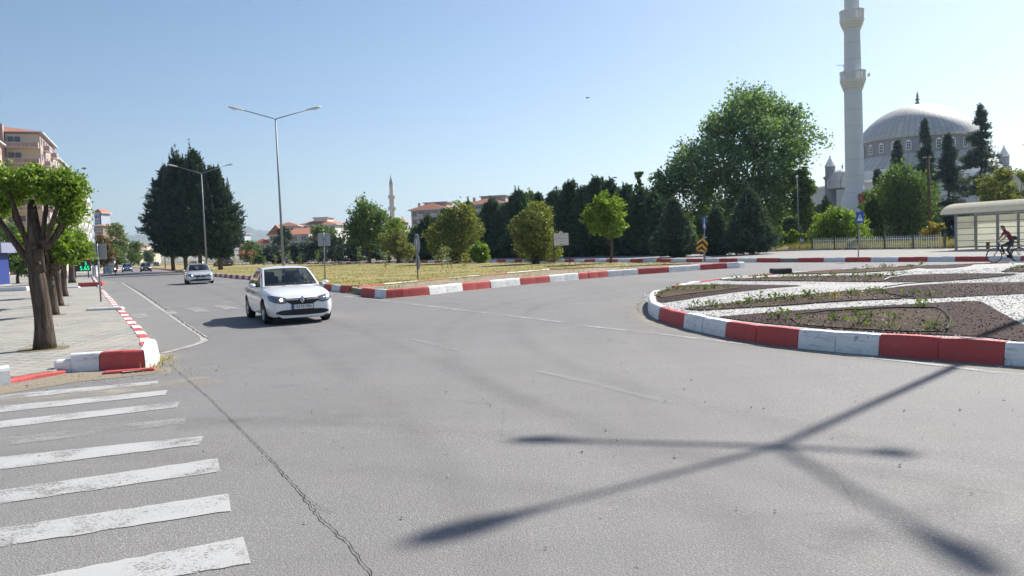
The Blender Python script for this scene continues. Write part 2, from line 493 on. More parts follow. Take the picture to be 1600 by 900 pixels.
# ------------------------------------------------------------------ foliage
def np_mesh(name, verts, nper, mats, midx=None, parent=None, loc=None):
    me = bpy.data.meshes.new(name)
    n = len(verts); nf = n // nper
    me.vertices.add(n); me.vertices.foreach_set('co', np.ascontiguousarray(verts, np.float32).ravel())
    me.loops.add(n); me.loops.foreach_set('vertex_index', np.arange(n, dtype=np.int32))
    me.polygons.add(nf); me.polygons.foreach_set('loop_start', np.arange(0, n, nper, dtype=np.int32))
    me.polygons.foreach_set('loop_total', np.full(nf, nper, np.int32))
    for m in (mats if isinstance(mats, (list, tuple)) else [mats]): me.materials.append(MATS[m])
    if midx is not None: me.polygons.foreach_set('material_index', np.ascontiguousarray(midx, np.int32))
    me.update(); me.validate()
    o = bpy.data.objects.new(name, me)
    if loc: o.location = loc
    return link(o, parent)
def unit(a): return a / np.maximum(np.linalg.norm(a, axis=-1, keepdims=True), 1e-9)
def leaf_quads(rng, pts, size, aspect=0.6, updown=0.0, direction=None, spread=1.0):
    """rhombic leaves; direction = preferred long axis per leaf"""
    n = len(pts)
    a = rng.normal(size=(n, 3)); a[:, 2] += updown
    if direction is not None: a = a * spread + direction * 1.0
    a = unit(a)
    b = rng.normal(size=(n, 3)); b = unit(np.cross(a, b))
    s = size * rng.uniform(0.6, 1.4, size=(n, 1))
    v = np.empty((n, 4, 3))
    v[:, 0] = pts - a * s * 0.5
    v[:, 1] = pts - b * s * 0.5 * aspect + a * s * 0.05
    v[:, 2] = pts + a * s * 0.5
    v[:, 3] = pts + b * s * 0.5 * aspect + a * s * 0.05
    return v.reshape(-1, 3)
def blob_points(rng, blobs, nclump, per, sig, shell=0.62, flat=1.0):
    """leaf clump centres through the outer shell of ellipsoid blobs"""
    blobs = np.array(blobs, float)
    wgt = (blobs[:, 3] * blobs[:, 4] + blobs[:, 4] * blobs[:, 5] + blobs[:, 3] * blobs[:, 5]); wgt = wgt / wgt.sum()
    k = rng.choice(len(blobs), nclump, p=wgt)
    d = unit(rng.normal(size=(nclump, 3)))
    rr = rng.uniform(shell, 1.06, size=(nclump, 1))
    c = blobs[k, :3] + d * rr * blobs[k, 3:6]
    p = np.repeat(c, per, axis=0) + rng.normal(size=(nclump * per, 3)) * sig * np.array([1, 1, flat])
    out = np.repeat(d, per, axis=0)
    return p, out
def limb(mb, a, b, r0, r1, rng, n=6, bend=0.12, sides=7, mat=0):
    a = np.array(a, float); b = np.array(b, float); L = np.linalg.norm(b - a)
    off = rng.normal(size=3) * L * bend
    pts = []; rad = []
    for i in range(n + 1):
        t = i / n
        p = a * (1 - t) + b * t + off * math.sin(math.pi * t) + rng.normal(size=3) * L * 0.012 * (0 < i < n)
        pts.append(tuple(p)); rad.append(r0 * (1 - t) + r1 * t)
    mb.tube(pts, rad, sides, mat)
    return pts

def broadleaf(name, label, cat, base, height, width, crown_lo, leaf, seed, leafsize=0.22, nclump=420, per=16, trunk_r=0.16,
              group=None, nblob=11, tall=1.0, rough=0.34, shell=0.6, sig=None, barkm='bark', shape='round', stems=1, clumpy=True):
    rng = np.random.default_rng(seed)
    t = thing(name, label, cat, base, 0, group)
    Hc = height - crown_lo; W = width / 2
    blobs = []
    for i in range(nblob):
        u = (i + 0.5) / nblob
        zz = crown_lo + Hc * (0.14 + 0.72 * u)
        if shape == 'round': prof = math.sqrt(max(0.05, 1 - (2 * u - 1) ** 2))
        elif shape == 'cone': prof = 0.25 + 0.85 * (1 - u)
        elif shape == 'dome': prof = math.sqrt(max(0.08, 1 - u ** 2))
        elif shape == 'column': prof = 0.85 - 0.3 * u
        else: prof = 0.55 + 0.45 * math.sin(math.pi * u)
        a = rng.uniform(0, 2 * math.pi) if i % 2 else i * 2.4
        d = W * prof * rng.uniform(0.25, 0.62)
        r_ = W * rng.uniform(rough, rough + 0.22) * (0.55 + 0.45 * prof)
        blobs.append((d * math.cos(a), d * math.sin(a), zz, r_ * 1.1, r_ * 1.1, min(r_ * 0.95 * tall, Hc * 0.3)))
    blobs.append((0, 0, crown_lo + Hc * 0.45, W * 0.5, W * 0.5, Hc * 0.36))
    sig = sig or width * 0.035
    if clumpy: nclump, per, sig = int(nclump * .42), int(per * 2.6), sig * 1.45
    p, out = blob_points(rng, blobs, nclump, per, sig, shell, 0.8)
    p[:, 2] = np.maximum(p[:, 2], crown_lo * 0.85 + 0.03)
    v = leaf_quads(rng, p, leafsize, 0.65, 0.1, out * 0.5 + np.array([0, 0, 0.15]), 1.0)
    np_mesh('crown', v, 4, leaf, parent=t)
    mb = MB()
    for s_ in range(stems):
        o = (rng.uniform(-0.2, 0.2), rng.uniform(-0.2, 0.2), 0) if stems > 1 else (0, 0, 0)
        top = (rng.uniform(-.1, .1) * W, rng.uniform(-.1, .1) * W, crown_lo + Hc * 0.5)
        rr = trunk_r / math.sqrt(stems)
        pts = limb(mb, (o[0], o[1], -0.05), top, rr * 1.15, rr * 0.45, rng, 7, 0.02, 9)
        for bl in blobs[::max(1, stems)]:
            st = pts[2 + int(rng.integers(0, 4))]
            limb(mb, st, (bl[0], bl[1], bl[2]), rr * 0.42, rr * 0.12, rng, 5, 0.08, 6)
    tr = mb.build('trunk', barkm, t, True)
    return t

def conifer(name, label, cat, base, height, width, leaf, seed, n=2600, spray=0.5, lo=0.03, power=0.85, group=None, droop=0.1, foot=0.10,
            tiers=0, lean=(0, 0), barkm='bark', core=True, trunk_r=None, rise=0.35, plumes=0):
    rng = np.random.default_rng(seed)
    t = thing(name, label, cat, base, 0, group)
    W = width / 2
    if tiers:
        nb = n // 22
        bu = np.clip((np.round(rng.uniform(0, 1, nb) * tiers) + rng.normal(size=nb) * .16) / tiers, 0, .99)
    else:
        nb = n // 12; bu = rng.beta(1.1, 1.5, nb)
    ba = rng.uniform(0, 2 * math.pi, nb)
    bl = rng.uniform(.72, 1.12, nb) * (1 + 0.13 * np.sin(ba * 3 + bu * 8 + seed))
    if tiers: bl = rng.uniform(.55, 1.15, nb)
    k = rng.integers(0, nb, n)
    along = rng.uniform(.12 if tiers else .45, 1.0, n)
    u = bu[k]; ang = ba[k] + rng.normal(size=n) * (.10 if tiers else .16) / np.maximum(.25, 1 - u)
    foot = np.clip(0.42 + 0.58 * u / foot, 0.42, 1.0)
    r_ = W * (1 - u) ** power * bl[k] * foot * along
    z = height * (lo + (1 - lo) * u) + rise * r_ * .45 * along + rng.normal(size=n) * spray * .25
    c = np.stack([r_ * np.cos(ang) + lean[0] * u * height, r_ * np.sin(ang) + lean[1] * u * height, z - droop * r_ * (1.6 if tiers else 1)], 1)
    per = 7
    p = np.repeat(c, per, 0) + rng.normal(size=(n * per, 3)) * spray * 0.30
    out = np.repeat(np.stack([np.cos(ang), np.sin(ang), np.full(n, rise)], 1), per, 0)
    v = leaf_quads(rng, p, spray, 0.26, 0, unit(out) * 1.5, 0.62)
    tipn = 60
    tw_ = 0.012 if tiers else 0.05
    tp = np.stack([rng.normal(size=tipn) * tw_ * W + lean[0] * height, rng.normal(size=tipn) * tw_ * W + lean[1] * height, height * rng.uniform(0.86 if tiers else 0.9, 1.03, tipn)], 1)
    v2 = leaf_quads(rng, tp, spray * 0.8, 0.22, 0, np.tile([[0, 0, 1.6]], (tipn, 1)), 0.5)
    if plumes:
        pu = rng.beta(1.5, 1.2, plumes) * .93; pa = rng.uniform(0, 2 * math.pi, plumes); per2 = 70
        pr = W * (1 - pu) ** power * np.clip(.42 + .58 * pu / .2, .42, 1) * rng.uniform(.75, .98, plumes); ph = height * rng.uniform(.10, .19, plumes)
        q = rng.beta(1, 1.6, (plumes, per2)); rad = ph[:, None] * .20 * (1 - q) * rng.uniform(.2, 1, (plumes, per2)); aa = rng.uniform(0, 6.283, (plumes, per2))
        bx = pr * np.cos(pa) + lean[0] * pu * height; by_ = pr * np.sin(pa) + lean[1] * pu * height; bz = height * (lo + (1 - lo) * pu)
        pp = np.stack([bx[:, None] * (1 + q * .05) + rad * np.cos(aa), by_[:, None] * (1 + q * .05) + rad * np.sin(aa), bz[:, None] + q * ph[:, None]], -1).reshape(-1, 3)
        dd = np.stack([np.cos(aa) * .5, np.sin(aa) * .5, np.full(aa.shape, 1.3)], -1).reshape(-1, 3)
        v2 = np.concatenate([v2, leaf_quads(rng, pp, spray * .8, 0.26, 0, dd, 0.5)])
    np_mesh('crown', np.concatenate([v, v2]), 4, leaf, parent=t)
    mb = MB()
    tr_ = trunk_r or max(0.06, height * 0.014)
    mb.tube([(0, 0, -0.05), (lean[0] * height * .3, lean[1] * height * .3, height * 0.3), (lean[0] * height * .95, lean[1] * height * .95, height * 0.95)], [tr_, tr_ * 0.75, 0.02], 8)
    for k in range(26 if tiers else 14):
        uu = rng.uniform(0.05, 0.85); a = rng.uniform(0, 6.28); rr = W * (1 - uu) ** power * 0.8
        z0 = height * (lo + (1 - lo) * uu)
        mb.tube([(lean[0] * uu * height, lean[1] * uu * height, z0), (rr * math.cos(a) + lean[0] * uu * height, rr * math.sin(a) + lean[1] * uu * height, z0 - droop * rr)], [tr_ * 0.3, 0.012], 5)
    mb.build('trunk', barkm, t, True)
    return t
leafmat('leaf_plane', (0.085, 0.155, 0.077), (0.151, 0.254, 0.121), (0.288, 0.405, 0.211), 0.45, 0.35)
leafmat('leaf_bright', (0.090, 0.170, 0.022), (0.165, 0.27, 0.035), (0.29, 0.40, 0.065), 0.45, 1.2)
leafmat('leaf_yellowgreen', (0.09, 0.132, 0.034), (0.186, 0.222, 0.054), (0.408, 0.396, 0.12), 0.36, 0.9)
leafmat('leaf_mid', (0.055, 0.11, 0.037), (0.105, 0.182, 0.055), (0.198, 0.286, 0.094), 0.38, 0.6)
leafmat('leaf_pale', (0.095, 0.140, 0.070), (0.17, 0.22, 0.11), (0.29, 0.34, 0.18), 0.36, 0.6)
leafmat('leaf_yellow', (0.18, 0.155, 0.03), (0.32, 0.27, 0.06), (0.48, 0.40, 0.12), 0.35, 0.9)
leafmat('needle_dark', (0.03, 0.057, 0.049), (0.051, 0.089, 0.07), (0.095, 0.146, 0.103), 0.16, 0.7, 0.06)
leafmat('needle_spruce', (0.048, 0.084, 0.066), (0.087, 0.138, 0.099), (0.158, 0.217, 0.147), 0.18, 0.7, 0.06)
leafmat('needle_cedar', (0.081, 0.121, 0.115), (0.135, 0.189, 0.175), (0.22, 0.279, 0.254), 0.18, 0.7, 0.06)
leafmat('straw', (0.30, 0.24, 0.13), (0.44, 0.37, 0.23), (0.58, 0.51, 0.35), 0.35, 0.3, 0.05)
leafmat('lawn_blade', (0.15, 0.185, 0.055), (0.33, 0.30, 0.13), (0.50, 0.42, 0.23), 0.40, 0.25, 0.05)
leafmat('weed_leaf', (0.07, 0.12, 0.035), (0.13, 0.19, 0.05), (0.21, 0.27, 0.09), 0.35, 2.0)
leafmat('pink_bloom', (0.30, 0.10, 0.10), (0.45, 0.18, 0.17), (0.55, 0.28, 0.25), 0.3, 2.0)
leafmat('rust_leaf', (0.10, 0.085, 0.035), (0.17, 0.125, 0.055), (0.25, 0.18, 0.09), 0.3, 1.0)
leafmat('needle_hedge', (0.042, 0.083, 0.059), (0.071, 0.129, 0.084), (0.133, 0.212, 0.124), 0.20, 0.5, 0.06)
# ------------------------------------------------------------------ setting: ground, roads, pavements, islands, kerbs
def resample(pts, step):
    pts = [np.array(p, float) for p in pts]
    out = [pts[0]]
    for a, b in zip(pts[:-1], pts[1:]):
        L = np.linalg.norm(b - a); n = max(1, int(round(L / step)))
        for i in range(1, n + 1): out.append(a + (b - a) * i / n)
    return np.array(out)
def smooth_line(pts, it=2):
    p = [np.array(q, float) for q in pts]
    for _ in range(it):
        q = [p[0]]
        for a, b in zip(p[:-1], p[1:]): q += [a * .75 + b * .25, a * .25 + b * .75]
        q.append(p[-1]); p = q
    return p
def arclen(P): return np.concatenate([[0], np.cumsum(np.linalg.norm(np.diff(P, axis=0), axis=1))])
def line_at(P, S, s): return np.array([np.interp(s, S, P[:, 0]), np.interp(s, S, P[:, 1])])
def nearest_s(P, S, q):
    d = np.linalg.norm(P - np.array(q), axis=1); return float(S[d.argmin()])

def kerb(name, pts, bounds, h=0.29, wd=0.18, inward=1, seed=1, stones=2, z0=0.0, batter=0.05, mats=('kerb_white', 'kerb_red', 'concrete')):
    """bounds: list of (s_start, s_end, colour index); every colour run is a few separate stones"""
    rng = random.Random(seed)
    P = resample(pts, 0.12); S = arclen(P); mb = MB()
    for s0, s1, ci in bounds:
        k = stones if isinstance(stones, int) else max(1, round((s1 - s0) / stones))
        for j in range(k):
            a = s0 + (s1 - s0) * j / k + 0.006; b = s0 + (s1 - s0) * (j + 1) / k - 0.006
            if b > S[-1]: b = S[-1]
            if b - a < 0.05: continue
            hh = h + rng.uniform(-0.012, 0.012); off = rng.uniform(-0.012, 0.012); tw = rng.uniform(-0.010, 0.010)
            n = max(1, int((b - a) / 0.25)); prof = [(0, -0.02), (batter * 0.7, hh * 0.78), (batter, hh - 0.022), (batter + 0.022, hh), (wd - 0.015, hh + 0.003), (wd, hh - 0.015), (wd, -0.02)]
            vs = []; fs = []
            for i in range(n + 1):
                s = a + (b - a) * i / n
                p = line_at(P, S, s); d = line_at(P, S, min(s + 0.1, S[-1])) - line_at(P, S, max(s - 0.1, 0)); d = d / max(np.linalg.norm(d), 1e-9)
                nrm = np.array([-d[1], d[0]]) * inward
                end = 0.010 if i in (0, n) else 0.0
                for u, z in prof:
                    q = p + nrm * (u + off + tw * (i / n - 0.5) + (end if u < wd * .5 else -end))
                    vs.append((q[0], q[1], z0 + z - (end if z > 0.1 * h else 0)))
            m = len(prof)
            for i in range(n):
                for q in range(m - 1): fs.append((i * m + q, i * m + q + 1, (i + 1) * m + q + 1, (i + 1) * m + q))
            fs.append(tuple(range(m))); fs.append(tuple(range(n * m + m - 1, n * m - 1, -1)))
            mb.add(vs, fs, ci)
    return struct(fixn(mb.build(name, mats)))
def uniform(L, first, size, s0=0.0):
    out = []; c = first; s = s0
    while s < L - 0.02:
        out.append((s, min(L, s + size), c)); s += size; c = 1 - c
    return out

def offs(pts, d):
    P_ = [np.array(p, float) for p in pts]; out = []
    for i, p in enumerate(P_):
        t = P_[min(i + 1, len(P_) - 1)] - P_[max(i - 1, 0)]; t /= max(np.linalg.norm(t), 1e-9)
        out.append(tuple(p + np.array([-t[1], t[0]]) * d))
    return out
# --- base ground and asphalt
mb = MB(); mb.sheet([(-9000, -200), (9000, -200), (9000, 9000), (-9000, 9000)], -0.06); struct(mb.build('ground', 'earth'))
mb = MB(); N = 14
road_poly = [(-220, -60), (120, -60), (120, 120), (-40, 260), (-260, 520), (-420, 520), (-220, 120)]
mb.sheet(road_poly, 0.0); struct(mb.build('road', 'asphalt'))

# --- far side: kerb, pavement, rough ground rising a little behind it
FK0, FK1 = np.array([26.13, 40.75]), np.array([18.19, 54.36])
FKp = [np.array([60.0, 2.0]), np.array([38.0, 21.0])] + [np.array(p) for p in ((26.13, 40.75), (18.19, 54.36), (0.1, 93.2), (-43.02, 159.09), (-110.0, 268.0), (-190, 400))]
far_edge = FKp
inner = [(75, 14), (56, 30), (37.2, 57.5), (33.5, 66), (29.5, 74), (22, 78), (14.5, 82), (1.5, 99), (-39, 162), (-106, 271), (-186, 403)]
mb = MB()
poly = offs(far_edge, -0.12) + inner[::-1]
mb.prism(poly, -0.04, [0.26] * len(far_edge) + [0.34] * len(inner), 0)
struct(mb.build('pavement_far', 'pavers_far'))
mb = MB()
outer = [(600, 14), (600, 900), (-300, 900), (-186, 420)]
zs = [0.30] * len(inner) + [0.3, 0.3, 0.3, 0.30]
mb.prism(inner[:] + outer[::-1], -0.04, [0.30] * len(inner) + [0.3] * 4, 0)
struct(mb.build('verge', 'earth'))
P = resample(far_edge, 0.2); S = arclen(P)
def pxs(plist, P, S): return [nearest_s(P, S, g(x, y)) for x, y in plist]
bs = pxs([(1593, 408.5), (1542, 408.8), (1490, 409), (1445, 409.3), (1399, 409.5), (1358, 409.7), (1318, 409.8), (1281, 410), (1246, 410), (1216, 410), (1182, 410)], P, S)
cols = [0, 1, 0, 1, 0, 1, 0, 1, None, 1]
bounds = [(a, b, c) for a, b, c in zip(bs[:-1], bs[1:], cols) if c is not None]
bounds += [(s0, s1, c) for s0, s1, c in uniform(S[-1] - 60, 0, 2.0, bs[-1])]
s = bs[0]; c = 1; pre = []
while s > 8: pre.append((s - 1.9, s, c)); s -= 1.9; c = 1 - c
kerb('kerb_far', far_edge, bounds + pre, 0.29, 0.2, -1, 3)
# retaining edge of the fence line
mb = MB()
for a, b in zip(inner[2:5], inner[3:6]):
    a = np.array(a); b = np.array(b); d = b - a; L = np.linalg.norm(d)
    mb.box(((a[0] + b[0]) / 2, (a[1] + b[1]) / 2, 0.36), (L, 0.22, 0.22), 0, math.atan2(d[1], d[0]))
struct(mb.build('kerb_fence_footing', 'concrete'))

# --- planted median between the two carriageways
ML = [(-150, 306), (-71.06, 161.78), g(333, 432), g(393, 437.5), g(470, 448.5), g(520, 455), g(545, 457.6)]
MI_px = [(602, 445.7), (655, 440.4), (703, 435.7), (751, 432), (795, 428), (835, 424.5), (860, 422), (930, 418.5), (1010, 415.5), (1080, 413)]
ZS = 0.23
MI = [g(x, y, ZS) for x, y in MI_px]
MO_px = [(563, 463), (584, 465), (603, 466.5), (636, 463.8), (672, 460.5), (724, 454.5), (768, 450), (814, 445.3), (860, 441), (905, 436.8), (951, 432.5), (998, 429), (1046, 425.6), (1095, 422), (1136.5, 419.5), (1156, 418.5)]
MO = [g(x, y) for x, y in MO_px]
tipx = [(MO[-1][0] + 0.5, MO[-1][1] + 0.5), (MO[-1][0] + 0.2, MO[-1][1] + 1.3)]
MF = [(12.0, 51.3), (-7.0, 89.0), (-49.0, 155.5), (-140, 303)]
mb = MB()
poly = offs(ML, 0.12) + offs(MO + tipx, 0.13)[1:] + offs(MF, 0.12)
mb.prism(poly, -0.04, ZS, 0); struct(mb.build('median_ground', 'sand_dirt'))
mb = MB(); lawn = offs(ML, 0.2)[:-1] + [(MI[0][0] - 0.6, MI[0][1] - 0.7)] + MI + [(11.6, 51.0)] + offs(MF, 0.2)[1:]
mb.prism(lawn, ZS - 0.02, ZS + 0.045, 0); struct(mb.build('lawn', 'dry_lawn'))
P = resample(ML[::-1], 0.2); S = arclen(P)
kerb('kerb_median', ML[::-1], uniform(S[-1] - 70, 1, 1.45), 0.30, 0.18, -1, 5)
P = resample(MO, 0.1); S = arclen(P)
ix = [0, 1, 2, 4, 5, 6, 7, 8, 9, 10, 11, 12, 13, 14, 15]
cl = [1, 0, 1, 0, 1, 0, 1, 0, 1, 0, 1, 0, 1, 0]
bb = [nearest_s(P, S, MO[i]) for i in ix]
kerb('kerb_median_rounding', MO + [tuple(q) for q in tipx], [(a, b, c) for a, b, c in zip(bb[:-1], bb[1:], cl)] + [(bb[-1], bb[-1] + 1.9, 0)], 0.33, 0.2, 1, 6, 0.95)
P = resample([(MI[0][0] - 0.9, MI[0][1] - 1.3)] + MI, 0.1); S = arclen(P)
kb = [0, nearest_s(P, S, MI[0]), nearest_s(P, S, MI[1]), nearest_s(P, S, MI[2]), nearest_s(P, S, MI[3]), nearest_s(P, S, MI[4]), nearest_s(P, S, MI[6]), nearest_s(P, S, MI[7]), nearest_s(P, S, MI[8]), S[-1]]
kerb('kerb_median_inner', [(MI[0][0] - 0.9, MI[0][1] - 1.3)] + MI, [(a, b, c) for a, b, c in zip(kb[:-1], kb[1:], [1, 0, 1, 0, 1, 0, 1, 0, 1])], 0.30, 0.16, 1, 8, 1.0)
P = resample(MF[::-1], 0.3); S = arclen(P)
kerb('kerb_median_back', MF, uniform(arclen(resample(MF, .3))[-1] - 60, 0, 1.9), 0.29, 0.18, 1, 9)

# --- roundabout island with its tall painted kerb
IC = np.array([18.02, 19.35]); IR = 14.93
th = [R(a) for a in np.arange(-205, 155, 2.0)]
_tr = [g(*q) for q in [(1012, 472), (1013, 487), (1027, 500), (1066, 512), (1133, 527), (1230, 545), (1376, 556), (1567, 569)]] + [g(*q, .3) for q in [(1016, 460), (1040, 448), (1090, 438.5), (1180, 429)]]
_rt = sorted((math.degrees(math.atan2(p[1] - IC[1], p[0] - IC[0])) % 360, float(np.linalg.norm(np.array(p) - IC))) for p in _tr)
def IRAD(a):
    a = math.degrees(a) % 360
    xs = [0, 100] + [q[0] for q in _rt] + [_rt[-1][0] + 40, 360]; ys = [IR, IR] + [q[1] for q in _rt] + [IR, IR]
    return float(np.mean([np.interp(a + d, xs, ys) for d in (-5, -2.5, 0, 2.5, 5)]))
IP = [tuple(IC + IRAD(a) * np.array([math.cos(a), math.sin(a)])) for a in th]
P = resample(IP, 0.12); S = arclen(P)
ib_px = [(1012, 468), (1013, 488), (1026, 500), (1066, 512), (1133, 527), (1230, 545), (1376, 556), (1567, 569)]
ibs = [nearest_s(P, S, g(*q)) for q in ib_px]
ic = [0, 0, 1, 0, 1, 0, 1]
bounds = [(a, b, c) for a, b, c in zip(ibs[:-1], ibs[1:], ic)]
bounds += uniform(S[-1], 0, 1.85, ibs[-1])
s = ibs[0]; c = 1
while s > 1.9: bounds.append((s - 1.85, s, c)); s -= 1.85; c = 1 - c
kerb('kerb_roundabout', IP, bounds, 0.295, 0.2, 1, 11, 2, 0.0, 0.045)
GZ = 0.25
mb = MB(); mb.prism([tuple(IC + (IRAD(a) - 0.19) * np.array([math.cos(a), math.sin(a)])) for a in th[:-1]], -0.04, GZ, 0)
struct(mb.build('gravel_ground', 'white_gravel'))
def clampi(pl):
    out = []
    for p in pl:
        v = np.array(p) - IC; d = np.linalg.norm(v)
        out.append(tuple(IC + v * min(1.0, (IRAD(math.atan2(v[1], v[0])) - 0.23) / d)))
    return out
def zi(X, Y): return g(1000 + X / 2.6667, 390 + Y / 2.6667, GZ)
beds = {
 'mulch_near': ('dark_gravel', [(330, 283), (560, 262), (800, 246), (1100, 231), (1390, 215), (1430, 222), (1480, 252), (1600, 318), (1740, 390), (1700, 420), (1500, 368), (1200, 356), (1000, 346), (800, 334), (640, 320), (480, 306)]),
 'mulch_mid': ('dark_gravel', [(1010, 166), (1130, 150), (1300, 141), (1600, 137), (1900, 132), (1900, 165), (1600, 185), (1400, 195), (1250, 203), (1120, 207), (1040, 196)]),
 'soil_mid': ('bed_soil', [(185, 250), (300, 235), (450, 217), (600, 199), (800, 181), (1005, 166), (1035, 196), (1115, 207), (1000, 210), (800, 220), (600, 236), (400, 247), (250, 257)]),
 'mulch_upper': ('dark_gravel', [(1030, 128), (1100, 108), (1250, 102), (1400, 100), (1530, 101), (1580, 104), (1480, 116), (1350, 128), (1200, 135), (1020, 137)]),
 'soil_upper': ('bed_soil', [(330, 128), (450, 121), (600, 115), (800, 111), (1098, 108), (1028, 128), (1018, 137), (800, 134), (600, 132), (420, 132)]),
 'mulch_left': ('dark_gravel', [(62, 203), (80, 176), (130, 160), (195, 148), (320, 146), (500, 148), (705, 150), (560, 160), (430, 174), (280, 194), (130, 219), (80, 223)]),
 'soil_top': ('bed_soil', [(560, 102), (700, 91), (900, 78), (1100, 67), (1180, 66), (1160, 80), (1000, 94), (700, 104)]),
 'mulch_top': ('dark_gravel', [(1180, 66), (1300, 61), (1400, 59), (1370, 70), (1290, 79), (1160, 80)]),
 'soil_right': ('bed_soil', [(1505, 94), (1540, 80), (1600, 69), (1720, 60), (1750, 88), (1600, 96)]),
}
for k, (m, pl) in beds.items():
    mb = MB(); P_ = [zi(*q) for q in pl]
    P_ = clampi(smooth_line(P_ + [P_[0]], 1)[:-1])
    mb.prism(P_, GZ - 0.01, GZ + (0.016 if 'mulch' in k else 0.03), 0)
    o = struct(mb.build(k + '_ground', m))
mb = MB(); P_ = [zi(*q) for q in [(625, 291), (740, 279), (900, 266), (1060, 258), (1215, 253), (1262, 268), (1294, 300), (1280, 346), (1150, 349), (1000, 343), (800, 331), (660, 318)]]
P_ = smooth_line(P_ + [P_[0]], 1)[:-1]
mb.prism(P_, GZ, GZ + 0.035, 0); struct(mb.build('soil_near_ground', 'bed_soil'))
mb = MB(); P_ = [zi(*q) for q in [(75, 196), (130, 166), (230, 156), (330, 157), (430, 161), (320, 176), (180, 190), (90, 205)]]
mb.prism(P_, GZ, GZ + 0.035, 0); struct(mb.build('soil_left_ground', 'bed_soil'))

# --- left pavement, its corner kerb and the lay-by strip
ZP = 0.07
LK = [g(250, 562), g(240, 545), g(234, 530), g(210, 503), g(185, 479), g(162, 454)]
LK2 = [(-25.9, 50.5), g(150, 446), g(144, 432), g(146, 428)]
LKbay = [g(162, 454), g(156, 446), g(150, 438), g(146.5, 432), g(148, 428.5), g(174, 423.5), g(196, 420.5), (-165, 350)]
NE = [g(250, 572), g(225, 576), g(153, 579), g(110, 581), g(96, 586), g(18, 598), g(-60, 612), (-40, 13.6)]
mb = MB()
poly = offs(LK, 0.16)[::-1] + offs(NE, -0.17) + [(-90, 12), (-220, 330), (-170, 340)] + offs(LKbay, 0.16)[::-1][:-1]
mb.prism(poly[::-1], -0.04, ZP, 0); struct(mb.build('pavement', 'pavers'))
fixn(bpy.data.objects['pavement']); fixn(bpy.data.objects['pavement_far']); fixn(bpy.data.objects['verge'])
P = resample(LK[1:], 0.1); S = arclen(P)
kerb('kerb_pavement', LK[1:], uniform(S[-1], 1, 0.95), 0.085, 0.24, 1, 12, 1, 0.0, 0.015)
P = resample(LKbay, 0.2); S = arclen(P)
kerb('kerb_bay', LKbay, uniform(min(S[-1], 150), 0, 2.0, 6.0), 0.16, 0.25, 1, 13)
corner = smooth_line([g(249, 551), g(251, 562), g(246, 572), g(226, 575.5), g(190, 577.5), g(153, 579), g(128, 580.5), g(108, 582), g(100, 583)], 2)
P = resample(corner, 0.05); S = arclen(P)
cb = [0.0] + [nearest_s(P, S, g(*q)) for q in [(247, 571), (226, 575.5), (153, 579), (111, 581.5)]]
kerb('kerb_corner', corner, [(cb[0], cb[1], 0), (cb[1], cb[2], 0), (cb[2], cb[3], 1), (cb[3], cb[4], 0)], 0.29, 0.26, -1, 14, 1, 0.0, 0.05)
mb = MB()
mb.box((*g(101, 581), 0.10), (0.26, 0.24, 0.2), 0, R(20), bev=0.03)
c2 = [g(18, 600), g(-8, 603), g(-60, 612), (-12.5, 12.7)]
struct(fixn(mb.build('kerb_stub', ['kerb_white', 'kerb_red'])))
P = resample(c2, 0.05); S = arclen(P)
kerb('kerb_corner_left', c2, [(0, 0.28, 0), (0.28, 1.2, 1), (1.2, 2.6, 0)], 0.26, 0.26, -1, 15, 1)
flush = [g(105, 583.5), g(60, 591), g(18, 599.5)]
kerb('kerb_dropped', flush, [(0, 1.6, 1)], 0.06, 0.28, -1, 16, 2, 0.0, 0.01)
# rubble fillet of old mortar in front of the corner kerb
mb = MB()
mb.sheet([g(253, 575), g(262, 580), g(236, 585), g(190, 590), g(120, 597), g(30, 612), g(-30, 622), (-8.6, 11.2), g(-20, 604), g(20, 601), g(100, 584), g(150, 580.5), g(225, 577)], 0.004)
struct(mb.build('gutter_ground', 'sand_dirt'))
mb = MB(); mb.sheet([g(190, 581), g(225, 578.5), g(232, 580), g(192, 584.5)], 0.03, 0); mb.box((*g(203, 581.5), 0.02), (0.75, 0.16, 0.05), 1, R(18), bev=0.015)
struct(mb.build('kerb_fallen_flake', ['concrete', 'kerb_red']))
# lay-by of pale concrete beside the pavement
bay = [g(252, 550), g(300, 541), g(324, 531), g(300, 515), g(258, 487), g(215, 457), g(180, 441), g(163, 436), g(157, 449), g(162, 454), g(185, 479), g(210, 503), g(234, 530), g(244, 546)]
mb = MB(); mb.sheet([tuple(p) for p in bay], 0.004); struct(fixn(mb.build('road_layby', 'concrete_lane')))
def strip(mb, pts, wd, z=0.008, mat=0, jit=0.0, rng=None):
    P_ = [np.array(p, float) for p in pts]
    vs = []
    for i, p in enumerate(P_):
        t = P_[min(i + 1, len(P_) - 1)] - P_[max(i - 1, 0)]; t /= max(np.linalg.norm(t), 1e-9)
        n = np.array([-t[1], t[0]]); ww = wd[i] if hasattr(wd, '__len__') else wd
        j = 0 if not jit else rng.uniform(-jit, jit)
        ww = ww * (1 if not jit else rng.uniform(0.5, 1.5))
        vs += [(p[0] + n[0] * (ww / 2 + j), p[1] + n[1] * (ww / 2 + j), z), (p[0] - n[0] * (ww / 2 - j), p[1] - n[1] * (ww / 2 - j), z)]
    mb.add(vs, [(2 * i + 1, 2 * i + 3, 2 * i + 2, 2 * i) for i in range(len(P_) - 1)], mat)
mb = MB()
strip(mb, smooth_line([g(255, 552), g(300, 541), g(325, 531), g(300, 515), g(258, 487), g(215, 457), g(190, 442)], 1), 0.15, 0.008)
struct(mb.build('road_joint', 'concrete'))
